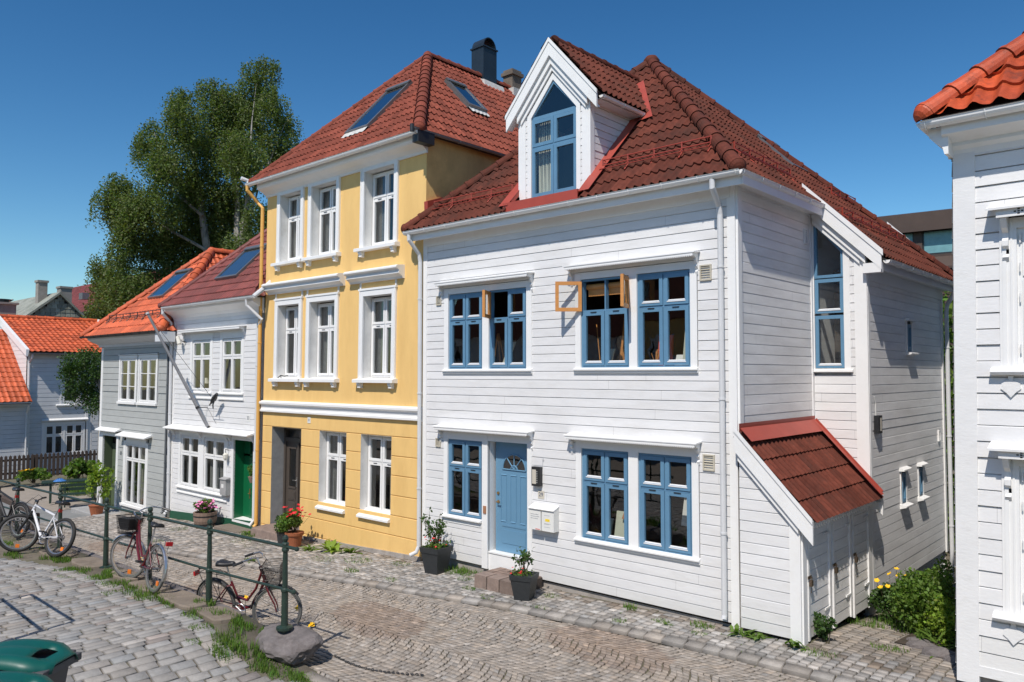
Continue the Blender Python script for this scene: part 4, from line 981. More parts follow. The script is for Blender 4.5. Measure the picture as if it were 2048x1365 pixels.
    B.hull8([q(-5.1, 2.715, .05), q(-4.05, 2.715, .05), q(-4.05, 2.738, .05), q(-5.1, 2.738, .05), q(-5.1, 2.715, .12), q(-4.05, 2.715, .12), q(-4.05, 2.738, .12), q(-5.1, 2.738, .12)]); B.hull8([q(-5.1, 2.738, -.3), q(-4.21, 2.738, -.3), q(-4.21, 2.855, -.3), q(-5.1, 2.855, -.3), q(-5.1, 2.738, .07), q(-4.21, 2.738, .07), q(-4.21, 2.855, .07), q(-5.1, 2.855, .07)])
    B.build('flashing', 'red_flash', H)
    B = MB(); B.box(S, .05, 2.65, -.5, -.1, -.2, .08); B.box(S, .0, 2.8, -.12, -.10, -.2, 1.6); B.build('inner_wall', 'dark_gap', H)
shed()

# ================================================================== YELLOW HOUSE
def yellow_house():
    H = thing('plaster_house', (-15, 0, 0), 'tall three storey yellow plastered house with white framed windows and red tile roof', 'house')
    LN = .015; F = FRONT(LN); L, Rr = -18.22, -12.04
    up3 = [(-17.69, -16.49), (-16.30, -15.01), (-14.22, -12.91)]; up2 = [(-17.70, -16.48), (-16.29, -14.99), (-14.19, -12.92)]; gf = [(-15.68, -14.63), (-14.09, -13.03)]
    holes = [(a + .14, b - .13, 6.50, 8.22) for a, b in up3] + [(a + .14, b - .13, 3.58, 5.42) for a, b in up2]
    B = MB(); plainwall(B, F, L, Rr, 2.9, 8.75, holes); B.build('front_wall', 'yellow_plaster', H)
    # rusticated ground floor
    gh = [(a, b, .56, 2.36) for a, b in gf] + [(-17.77, -16.45, -.6, 2.36)]; B = MB(); zs = [-.6, -.14, .28, .70, 1.12, 1.54, 1.95, 2.36, 2.95]
    plainwall(B, F, L, Rr, -.6, 2.95, gh, -.02)
    for za, zb in zip(zs[:-1], zs[1:]):
        segs = [(L, Rr)]
        for hh in gh:
            if hh[2] < (za + zb) / 2 < hh[3]:
                segs = [s for p, q in segs for s in (((p, hh[0]), (hh[1], q)) if p < hh[0] and q > hh[1] else ((p, q),))]
        for p, q in segs:
            i0 = .009
            prof = [(-.03, za + .012), (-.008, za + .012), (.0, za + .022), (.0, zb - .008), (-.008, zb), (-.03, zb)]
            ge = 0 if (p == L) else 0
            B.prismu(F, prof, p + .001, q - .001)
    B.build('ground_floor_wall', 'yellow_plaster', H)
    S = SIDE(Rr, LN); B = MB(); n = 14; plainwall(B, S, 0, 9.5, 0, 8.66)
    B.build('side_wall', 'yellow_side', H)
    B = MB(); plainwall(B, SIDE(L, LN), 0, 9.5, -.6, 8.8); plainwall(B, Fr((0, 9.5), (1, 0), (0, 1), LN), L, Rr, -.6, 8.8); B.build('rear_wall', 'yellow_side', H)
    B = MB(); B.box(F, -16.4, Rr + .02, .0, .045, -.5, -.12) if False else B.prism(F, [(-16.45, -.5), (Rr, -.5), (Rr, -.02), (-16.45, -.19)], -.02, .03); B.build('plinth', 'foundation', H)
    # cornice and string course
    B = MB(); B.prismu(F, [(0, 8.26), (.035, 8.26), (.05, 8.31), (.13, 8.37), (.27, 8.43), (.30, 8.47), (.30, 8.58), (0, 8.60)], L - .02, Rr + .04); B.build('cornice', 'white_trim', H)
    B = MB(); B.prismu(F, [(0, 3.02), (.10, 2.985), (.10, 2.94), (.045, 2.90), (.03, 2.82), (.045, 2.79), (.07, 2.785), (.07, 2.74), (0, 2.72)], L - .06, Rr + .0); B.build('string_course', 'white_trim', H)
    cur = [('curtain', 0)]
    for k, (a, b) in enumerate(up3 + up2):
        z0, z1 = (6.50, 8.38) if k < 3 else (3.58, 5.58); a2, b2 = a + .14, b - .13; zt = z1 - .16
        B = MB(); B.box(F, a, a2, -.01, .045, z0, z1); B.box(F, b2, b, -.01, .045, z0, z1); B.box(F, a2, b2, -.01, .044, zt, z1); B.box(F, a - .02, b + .02, 0, .06, z1 - .035, z1 + .01)
        B.box(F, a + .015, a + .045, .04, .055, z0, z1 - .035); B.box(F, b - .045, b - .015, .04, .055, z0, z1 - .035)
        o = B.build('window_surround', 'white_trim', H)
        B = MB(); reveal(B, F, a2, b2, z0, zt, -.26, .0); B.build('reveal', 'white_reveal', o)
        B = MB(); B.prismu(F, [(-.2, z0 + .04), (.13, z0), (.15, z0 - .01), (.15, z0 - .075), (0, z0 - .08)], a - .07, b + .06)
        for u in (a + .04, b - .15): B.prismu(F, [(0, z0 - .08), (.11, z0 - .08), (.11, z0 - .13), (.085, z0 - .14), (.085, z0 - .19), (0, z0 - .20)], u, u + .10)
        B.build('sill', 'white_trim', o)
        cv = {0: [(.0, .35, 0, 'curtain')], 1: [(.0, .4, 0, 'curtain_lace')], 2: [(0, .32, 0, 'curtain_lace')], 3: [(.55, 1, 0, 'curtain')], 4: [(0, .3, 0, 'curtain_lace'), (.72, 1, 0, 'curtain')], 5: [(0, .25, 0, 'curtain_lace'), (.82, 1, 0, 'curtain')]}[k]
        window(H, F, a2 + .01, b2 - .01, z0 + .05, zt - .03, 'white_trim', -.2, 2, .345, .05, .03, curtain=cv, latch=True)
    for a, b in ((-17.75, -14.95), (-14.26, -12.86)):
        B = MB(); z = 5.74
        B.prismu(F, [(0, z + .27), (.20, z + .25), (.24, z + .22), (.24, z + .19), (.16, z + .15), (.15, z + .12), (.17, z + .11), (.17, z + .08), (.07, z + .02), (.05, z - .02), (0, z - .02)], a - .27, b + .18)
        B.build('window_hood', 'white_trim', H)
    for a, b in up2:
        B = MB()
        for u in (a, b - .035): B.box(F, u, u + .035, 0, .03, 5.58, 5.74)
        B.build('hood_frame', 'white_trim', H)
    for k, (a, b) in enumerate(gf):
        B = MB(); reveal(B, F, a, b, .56, 2.36, -.26, -.0); o = B.build('reveal', 'white_reveal', H)
        B = MB(); B.prismu(F, [(-.26, .74), (.06, .60), (.075, .585), (.075, .545), (0, .54), (-.26, .54)], a - .03, b - .0); B.build('sill', 'white_trim', o)
        window(H, F, a + .01, b - .01, .66, 2.34, 'white_trim', -.2, 2, .35, .055, .035, curtain=[(.0, .3, 0, 'curtain_lace')] if k == 0 else [(.55, 1, 0, 'curtain')], latch=True)
    # door
    B = MB(); reveal(B, F, -17.77, -16.45, -.25, 2.36, -.36, .0); B.build('door_reveal', 'grey_stone', H)
    B = MB(); B.box(F, -17.75, -17.68, -.42, -.34, -.2, 2.34); B.box(F, -16.54, -16.47, -.42, -.34, -.2, 2.34); B.box(F, -17.68, -16.54, -.42, -.345, 1.98, 2.08); B.box(F, -17.68, -16.54, -.42, -.36, 2.27, 2.34)
    for a, b in ((-17.68, -17.12), (-17.10, -16.54)):
        t = -.38; B.box(F, a, b, t - .05, t, -.18, .82); B.box(F, a, a + .13, t - .05, t - .001, .82, 1.98); B.box(F, b - .13, b, t - .05, t - .001, .82, 1.98); B.box(F, a + .13, b - .13, t - .05, t - .002, 1.82, 1.98)
        for z0, z1 in ((-.08, .10), (.14, .45), (.50, .74)):
            for o_, tt in ((.0, .012), (.05, .02)): B.box(F, a + .11 + o_, b - .11 - o_, t, t + tt, z0 + o_ * .6, z1 - o_ * .6)
        B.box(F, a + .12, b - .12, t, t + .02, .80, .85); B.box(F, a + .11, b - .11, t, t + .015, 1.80, 1.84)
    B.tube([F.p(-17.11, -.36, -.15), F.p(-17.11, -.36, 1.95)], .025, 8)
    d = B.build('door', 'brown_door', H)
    B = MB(); 
    for a, b in ((-17.55, -17.25), (-16.97, -16.67)): B.face([F.p(a, -.40, .84), F.p(b, -.40, .84), F.p(b, -.40, 1.82), F.p(a, -.40, 1.82)])
    B.face([F.p(-17.68, -.40, 2.08), F.p(-16.54, -.40, 2.08), F.p(-16.54, -.40, 2.28), F.p(-17.68, -.40, 2.28)]); B.build('pane', 'glass', d)
    B = MB(); B.tube([F.p(-17.18, -.37, 1.02), F.p(-17.18, -.32, 1.02), F.p(-17.28, -.315, 1.02)], .011, 6); B.box(F, -17.2, -17.16, -.378, -.37, .85, 1.1); B.build('handle', 'chrome', d)
    # roof
    ap = (-15.02, 2.78, 11.99); ap2 = (-15.02, 9.7, 11.99)
    roof_slope('front_roof', [(-18.32, -.33, 8.64), (-11.78, -.33, 8.64), ap], 'tile_red', H, .15, .34, .038, .03)
    roof_slope('side_roof', [(-11.78, -.33, 8.64), (-11.78, 9.7, 8.64), ap2, ap], 'tile_red', H, .15, .34, .038, .03)
    roof_slope('left_roof', [(-18.32, 9.7, 8.64), (-18.32, -.33, 8.64), ap, ap2], 'tile_red', H, sub=3)
    ridge_tiles('ridge_tile', (-11.80, -.31, 8.66), ap, 'tile_red', H, .13, .34, .035); ridge_tiles('ridge_tile', (-18.30, -.31, 8.64), ap, 'tile_red', H, .10, .34, .02); ridge_tiles('ridge_tile', ap, ap2, 'tile_red', H, .12, .36, .03)
    gutter(H, (-18.42, -.40, 8.60), (-11.72, -.40, 8.60), hooks=True); gutter(H, (-11.74, -.55, 8.64), (-11.74, 9.6, 8.64), 'gutter_grey', .045, (1, 0, 0), hooks=True)
    B = MB(); B.tube([(-18.44, -.56, 8.74), (-18.40, -.4, 8.70), (-18.40, -.38, 8.52)], .05, 10); B.build('gutter_spout', 'white_trim', H)
    B = MB(); B.box(XY, -11.88, -11.70, -.42, .02, 8.38, 8.62); B.tube([(-11.74, -.55, 8.70), (-11.74, -.55, 8.55)], .045, 10); B.build('gutter_end', 'dark_metal', H)
    downpipe(H, [(-18.38, -.42, 8.56), (-18.38, -.42, 8.44), (-18.32, -.14, 8.15), (-18.18 - .0, -.09, 8.0), (-18.26, -.09, 3.0), (-18.30, -.09, -.15), (-18.30, -.16, -.22)], 'yellow_pipe', .045)
    B = MB(); B.hull8([(-11.95, -.02, 6.9), (-11.86, -.02, 6.9), (-11.86, .45, 6.9), (-11.95, .45, 6.9), (-11.97, -.02, 7.25), (-11.86, -.02, 7.25), (-11.86, .4, 7.4), (-11.97, .4, 7.4)]); B.build('wall_flashing', 'red_metal', H)
    k = (11.99 - 8.64) / (2.78 + .33); pf = lambda x, y, o=.03: (x, y, 8.64 + k * (y + .33) + o)
    nf = Vector((0, -k, 1)).normalized()
    skylight(H, [pf(-15.12, .30), pf(-14.24, .30), pf(-14.24, 1.62), pf(-15.12, 1.62)], nf, flash='mortar')
    kr = (11.99 - 8.64) / 3.3; pr = lambda x, y, o=.03: (x, y, 8.64 + kr * (-11.72 - x) + o); nr = Vector((kr, 0, 1)).normalized()
    skylight(H, [pr(-13.12, 2.35), pr(-13.12, 3.0), pr(-13.95, 3.0), pr(-13.95, 2.35)], nr, t=.12, flash='mortar')
    # chimneys
    B = MB(); B.box(XY, -15.32, -14.85, 4.70, 5.24, 11.3, 12.86); B.box(XY, -15.35, -14.82, 4.67, 5.27, 12.86, 12.90); c = B.build('chimney', 'chimney_dark', H)
    B = MB(); n = 12
    for i in range(n):
        a0 = math.pi * i / n; a1 = math.pi * (i + 1) / n; P = lambda a, x, r: (x, 4.97 - math.cos(a) * r, 12.90 + math.sin(a) * r * 1.1)
        B.face([P(a0, -15.31, .26), P(a1, -15.31, .26), P(a1, -14.86, .26), P(a0, -14.86, .26)]); B.face([P(a0, -15.31, .235), P(a1, -15.31, .235), P(a1, -14.86, .235), P(a0, -14.86, .235)])
        B.face([P(a0, -14.86, .26), P(a1, -14.86, .26), P(a1, -14.86, .235), P(a0, -14.86, .235)])
    B.build('cowl', 'chimney_dark', c)
    B = MB(); B.hull8([(-15.4, 4.55, 11.6), (-14.55, 4.55, 11.3), (-14.55, 5.45, 11.3), (-15.4, 5.45, 11.6), (-15.38, 4.6, 12.08), (-14.72, 4.6, 11.86), (-14.72, 5.38, 11.84), (-15.38, 5.4, 12.08)]); B.build('mortar_collar', 'mortar', c)
    B = MB(); B.box(XY, -15.22, -14.86, 5.92, 6.32, 11.3, 12.42); B.box(XY, -15.27, -14.81, 5.87, 6.37, 12.42, 12.52); B.box(XY, -15.22, -14.86, 5.92, 6.32, 12.52, 12.6); c = B.build('chimney', 'chimney_stone', H)
    B = MB(); B.box(XY, -15.3, -14.72, 5.82, 6.42, 11.6, 11.98); B.build('mortar_collar', 'mortar', c)
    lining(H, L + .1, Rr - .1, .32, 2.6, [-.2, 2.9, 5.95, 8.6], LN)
    B = MB(); B.box(F, -16.18, -16.06, .0, .01, 2.52, 2.66); o = B.build('number_plate', 'paper', H); text_mesh('31', .09, F, -16.12, .012, 2.59, 'ink', o)
yellow_house()

# ================================================================== SMALL WHITE HOUSE WITH GREEN DOOR
def small_white():
    H = thing('wooden_house', (-20.8, 0, -.4), 'small white weatherboard house with bright green door and green plinth', 'house')
    LN = .008; F = FRONT(LN); L, Rr = -23.35, -18.33; top = 5.42
    holes = [(-22.24, -20.90, 3.10, 4.86), (-20.47, -19.17, 3.10, 4.86), (-22.85, -19.98, .38, 2.02), (-19.74, -18.48, -.6, 2.02)]
    B = MB(); claps(B, F, L + .1, Rr - .02, -.45, top, .148, holes); B.build('front_wall', 'white_boards', H)
    B = MB(); plainwall(B, SIDE(L, LN), 0, 8, -.9, top); plainwall(B, SIDE(Rr, LN), 0, 8, -.9, top); plainwall(B, Fr((0, 8), (1, 0), (0, 1), LN), L, Rr, -.9, top); B.build('rear_wall', 'white_side', H)
    B = MB(); B.prism(F, [(L, -.8), (-19.7, -.7), (-19.7, -.19), (L, -.40)], .0, .035); B.prism(F, [(-19.7, -.7), (Rr, -.7), (Rr, -.12), (-18.5, -.13), (-19.7, -.19)], .0, .037); B.build('plinth', 'green_plinth', H)
    B = MB(); B.box(F, L, L + .11, -.01, .034, -.42, top); B.box(F, Rr - .11, Rr, -.01, .034, -.5, 2.0); B.build('corner_board', 'white_trim', H)
    B = MB(); B.prismu(F, [(0, 5.28), (.03, 5.28), (.05, 5.36), (.12, 5.44), (.32, 5.56), (.34, 5.60), (.34, 5.66), (0, 5.68)], L, Rr + .1); B.build('cornice', 'white_trim', H)
    for a, b in ((-22.12, -21.02), (-20.35, -19.29)):
        B = MB(); B.box(F, a - .12, a, -.02, .034, 3.10, 4.86); B.box(F, b, b + .12, -.02, .034, 3.10, 4.86); B.box(F, a, b, -.02, .03, 4.67, 4.86); o = B.build('window_surround', 'white_trim', H)
        B = MB(); B.prismu(F, [(0, 3.20), (.09, 3.17), (.09, 3.14), (.04, 3.13), (.04, 3.03), (.06, 3.02), (.06, 2.99), (0, 2.98)], a - .16, b + .15); B.build('sill', 'white_trim', o)
        window(H, F, a, b, 3.21, 4.66, 'white_trim', .0, 2, .34, .045, .03, curtain=[(.62, 1, .0, 'curtain_lace')] if a < -21 else [(.0, .25, 0, 'curtain_lace')])
    hood(H, F, -22.66, -19.06, 4.98, .22)
    B = MB()
    for a in (-22.85, -21.6, -20.1): B.box(F, a, a + .14 if a > -22 and a < -21 else a + .12, -.02, .034, .38, 2.02)
    B.box(F, -21.46, -21.18, -.02, .032, .38, 2.02) if False else B.box(F, -21.46, -21.30, -.02, .033, .38, 2.02)
    B.box(F, -22.73, -20.1, -.02, .029, 1.90, 2.02); B.box(F, -19.74, -19.62, -.02, .034, -.25, 2.02); B.box(F, -18.60, -18.48, -.02, .034, -.25, 2.02); B.box(F, -19.62, -18.60, -.02, .031, 1.93, 2.02)
    o = B.build('window_surround', 'white_trim', H)
    B = MB(); B.prismu(F, [(0, .42), (.10, .39), (.10, .36), (.04, .35), (.04, .25), (.06, .24), (.06, .21), (0, .20)], -22.9, -19.93); B.build('sill', 'white_trim', o)
    for a, b in ((-22.73, -21.60), (-21.30, -20.10)): window(H, F, a, b, .43, 1.89, 'white_trim', .0, 2, .35, .045, .03, curtain=[(.0, .3, 0, 'curtain_lace')] if a < -22 else [(.0, 1, 0, 'curtain_lace')])
    B = MB(); B.prismu(F, [(.0, 2.20), (.33, 2.11), (.33, 2.085), (.0, 2.13)], -23.30, -18.42); B.box(F, -23.2, -18.5, .0, .03, 2.02, 2.12)
    for u in (-23.2, -21.5, -19.95, -19.8, -18.55):
        fr = Fr((F.p(u, 0, 2)[0], 0), (0, -1), (1, 0)); B.prism(fr, [(0, 1.75), (.03, 1.73), (.06, 1.80), (.04, 1.86), (.10, 1.93), (.10, 1.97), (.3, 2.08), (0, 2.12)], 0, .05)
    B.build('canopy', 'white_trim', H)
    # green door
    B = MB(); reveal(B, F, -19.62, -18.60, -.25, 1.93, -.28, -.002, False); B.box(F, -19.62, -18.60, -.30, -.28, 1.48, 1.54); B.box(F, -19.62, -19.30, -.33, -.28, -.2, 1.93)
    B.build('door_frame', 'green_door', H)
    B = MB(); B.box(F, -19.28, -18.62, -.32, -.26, -.18, 1.46)
    for a, b, c, d2 in ((-19.20, -18.98, .62, 1.36), (-18.92, -18.70, .62, 1.36), (-19.20, -18.98, -.08, .46), (-18.92, -18.70, -.08, .46)): B.box(F, a, b, -.26, -.248, c, d2); B.box(F, a + .03, b - .03, -.25, -.24, c + .03, d2 - .03)
    d = B.build('door', 'green_door', H)
    B = MB(); B.box(F, -19.25, -19.21, -.26, -.245, .36, .62); B.tube([F.p(-19.23, -.25, .50), F.p(-19.23, -.20, .50), F.p(-19.14, -.195, .50)], .011, 6); B.build('handle', 'brass', d)
    B = MB(); B.face([F.p(-19.62, -.29, 1.54), F.p(-18.6, -.29, 1.54), F.p(-18.6, -.29, 1.93), F.p(-19.62, -.29, 1.93)]); B.build('transom_pane', 'glass', d)
    B = MB(); B.prismu(F, [(-.3, -.16), (.04, -.19), (.04, -.25), (-.3, -.25)], -19.62, -18.6); B.build('door_step', 'white_trim', H)
    k = 1.0; ap = (-20.80, 2.75, 5.72 + 3.1)
    roof_slope('front_roof', [(-23.5, -.35, 5.72), (-18.10, -.35, 5.72), ap], 'tile_wine', H, .17, .34, .03, .03)
    roof_slope('left_roof', [(-23.5, 8, 5.72), (-23.5, -.35, 5.72), ap, (-20.8, 8, 8.82)], 'tile_wine', H, sub=4); roof_slope('right_roof', [(-18.1, -.35, 5.72), (-18.1, 8, 5.72), (-20.8, 8, 8.82), ap], 'tile_wine', H, sub=4)
    ridge_tiles('ridge_tile', (-23.48, -.33, 5.73), ap, 'tile_wine', H, .10, .36, .02)
    gutter(H, (-23.2, -.42, 5.68), (-17.95, -.42, 5.68))
    B = MB(); B.tube([(-17.98, -.42, 5.66), (-17.95, -.2, 5.85), (-17.92, .5, 6.5)], .06, 8); B.build('valley_gutter', 'light_pipe', H)
    downpipe(H, [(-23.2, -.42, 5.62), (-23.2, -.42, 5.5), (-23.3, -.12, 5.22), (-23.32, -.09, 5.0), (-23.36, -.09, -.35), (-23.36, -.18, -.5)], r=.045)
    downpipe(H, [(-18.35, -.42, 5.62), (-18.35, -.40, 5.45), (-18.1, -.12, 5.1), (-18.33, -.09, 4.9), (-18.40, -.09, -.05), (-18.42, -.2, -.2)], r=.04)
    pf = lambda x, y, o=.03: (x, y, 6.07 + y + o)
    skylight(H, [pf(-21.35, .28), pf(-20.10, .28), pf(-20.10, 1.30), pf(-21.35, 1.30)], (0, -1, 1), flash='blind')
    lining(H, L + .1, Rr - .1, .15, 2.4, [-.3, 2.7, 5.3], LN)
    B = MB(); B.box(F, -18.98, -18.80, .02, .03, 2.44, 2.62); o = B.build('number_plate', 'paper', H); text_mesh('33', .13, F, -18.89, .032, 2.53, 'ink', o)
    # window lamps
    for x in (-21.85, -19.45):
        t = thing('table_lamp', (x, .25, 3.24), 'small white shaded lamp in the %s upper window of the small white house' % ('left' if x < -21 else 'right'), 'lamp', 'lamps in the upper windows of the small white house')
        B = MB(); B.lathe((x, .28, 3.24), [(.03, 0), (.03, .02), (.01, .05), (.01, .2)], 8); B.build('base', 'brass', t)
        B = MB(); B.lathe((x, .28, 3.42), [(.12, 0), (.06, .16)], 12); B.build('lamp_shade', 'lamp_white', t)
small_white()

# ================================================================== GREY HOUSE
def grey_house():
    H = thing('wooden_house', (-26.2, 0, -.8), 'narrow grey weatherboard house with white windows, olive door and orange tile roof', 'house')
    LN = .03; F = FRONT(LN); L, Rr = -28.98, -23.58
    holes = [(-27.44, -24.42, 2.74, 4.36), (-28.82, -27.28, -1.2, 1.72), (-26.84, -24.96, -.60, 1.62)]
    B = MB(); claps(B, F, L + .16, Rr, -1.0, 4.72, .205, holes, lap=.03, jig=.004); claps(B, F, -26.0, -25.88, 2.74, 4.3, .205, lap=.03); B.build('front_wall', 'grey_boards', H)
    B = MB(); plainwall(B, SIDE(L, LN), 0, 8, -1.3, 4.9); plainwall(B, SIDE(Rr, LN), 0, 8, -1.3, 4.9); plainwall(B, Fr((0, 8), (1, 0), (0, 1), LN), L, Rr, -1.3, 4.9); B.build('rear_wall', 'grey_boards', H)
    B = MB(); B.box(F, L, L + .16, -.01, .045, -1.1, 4.6); B.build('corner_board', 'white_trim', H)
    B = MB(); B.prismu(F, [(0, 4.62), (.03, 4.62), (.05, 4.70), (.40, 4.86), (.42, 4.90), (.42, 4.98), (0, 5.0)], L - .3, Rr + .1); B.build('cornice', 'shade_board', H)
    B = MB(); B.box(F, L - .32, Rr + .1, .42, .45, 4.93, 5.08); B.build('fascia', 'grey_dark', H)
    for a, b in ((-27.42, -26.0), (-25.88, -24.46)):
        B = MB(); B.box(F, a, a + .08, -.02, .05, 2.76, 4.30); B.box(F, b - .08, b, -.02, .05, 2.76, 4.30); B.box(F, a + .08, b - .08, -.02, .048, 4.21, 4.30); B.box(F, a - .02, b + .02, 0, .09, 2.70, 2.78); B.box(F, a - .02, b + .03, 0, .08, 4.31, 4.34)
        o = B.build('window_surround', 'white_trim', H)
        window(H, F, a + .08, b - .08, 2.78, 4.21, 'white_trim', .02, 2, 0, .05, .03, bars=2, curtain=[(.55, 1, 0, 'curtain_lace')])
    B = MB(); B.box(F, -26.84, -26.66, -.02, .05, -.56, 1.5); B.box(F, -25.12, -24.96, -.02, .05, -.56, 1.5); B.box(F, -26.66, -25.12, -.02, .048, 1.42, 1.62); B.box(F, -26.9, -24.9, 0, .10, -.62, -.55); o = B.build('window_surround', 'white_trim', H)
    B = MB(); B.prismu(F, [(.0, 1.80), (.28, 1.69), (.28, 1.66), (.0, 1.72)], -26.98, -24.72); B.build('window_hood', 'white_trim', o)
    window(H, F, -26.66, -25.12, -.54, 1.42, 'white_trim', .02, 3, .26, .035, .03, curtain=[(.0, .2, 0, 'curtain_lace'), (.42, 1, 0, 'curtain')])
    B = MB(); B.box(F, -28.80, -28.62, -.02, .05, -1.1, 1.7); B.box(F, -27.44, -27.28, -.02, .05, -1.1, 1.7); B.box(F, -28.62, -27.44, -.02, .048, 1.58, 1.7); B.prismu(F, [(.0, 1.88), (.22, 1.78), (.22, 1.75), (.0, 1.80)], -28.9, -27.15); B.build('door_surround', 'white_trim', H)
    B = MB(); reveal(B, F, -28.62, -27.44, -1.0, 1.58, -.30, .0, False); B.box(F, -28.6, -27.46, -.30, -.26, 1.22, 1.28); B.build('door_frame', 'olive_door', H)
    B = MB(); B.box(F, -28.6, -27.46, -.34, -.28, -1.0, 1.22)
    for c, d2 in ((-.85, -.3), (-.2, .35), (.45, 1.1)):
        for a in (-28.5, -27.98): B.box(F, a, a + .42, -.28, -.262, c, d2); B.box(F, a + .04, a + .38, -.265, -.25, c + .04, d2 - .04)
    B.build('door', 'olive_door', H)
    B = MB(); B.box(F, -28.6, -27.46, -.32, -.31, 1.28, 1.58); B.build('transom_pane', 'dark_gap', H)
    ap = (-26.15, 2.55, 8.0)
    roof_slope('front_roof', [(-29.25, -.50, 5.0), (-23.15, -.50, 5.0), ap], 'tile_orange', H, .21, .36, .035, .03)
    roof_slope('left_roof', [(-29.25, 8, 5.0), (-29.25, -.5, 5.0), ap, (-26.15, 8, 8.0)], 'tile_orange', H, .21, sub=4); roof_slope('right_roof', [(-23.15, -.5, 5.0), (-23.15, 8, 5.0), (-26.15, 8, 8.0), ap], 'tile_orange', H, .21, .36, .035, .03)
    ridge_tiles('ridge_tile', (-29.22, -.48, 5.02), ap, 'tile_orange', H, .13, .38, .03); ridge_tiles('ridge_tile', (-23.17, -.48, 5.02), ap, 'tile_orange', H, .14, .38, .03); ridge_tiles('ridge_tile', ap, (-26.15, 8, 8.0), 'tile_orange', H, .14, .38, .03)
    gutter(H, (-29.3, -.58, 4.98), (-23.1, -.58, 4.98), 'dark_metal', .05)
    snow_guard(H, (-28.3, .02, 5.52), (-23.7, .02, 5.52), (0, -1, 1), 'dark_metal')
    k = 3.0 / 3.05; pf = lambda x, y, o=.03: (x, y, 5.0 + k * (y + .5) + o)
    skylight(H, [pf(-26.9, .72), pf(-25.75, .72), pf(-25.75, 1.75), pf(-26.9, 1.75)], (0, -1, 1))
    downpipe(H, [(-23.5, -.5, 4.95), (-23.5, -.42, 4.8), (-23.46, -.12, 4.5), (-23.48, -.1, 4.3), (-23.60, -.1, -.4), (-23.6, -.18, -.5)], 'grey_dark', .035)
    B = MB(); B.box(XY, -23.40, -23.05, -.55, -.1, 4.66, 4.96); B.build('eave_box', 'shade_board', H)
    lining(H, L + .1, Rr - .1, .2, 2.6, [-.9, 2.2, 4.8], LN)
    B = MB(); B.box(F, -27.12, -27.02, .03, .036, 1.0, 1.12); B.build('number_plate', 'grey_dark', H)
grey_house()

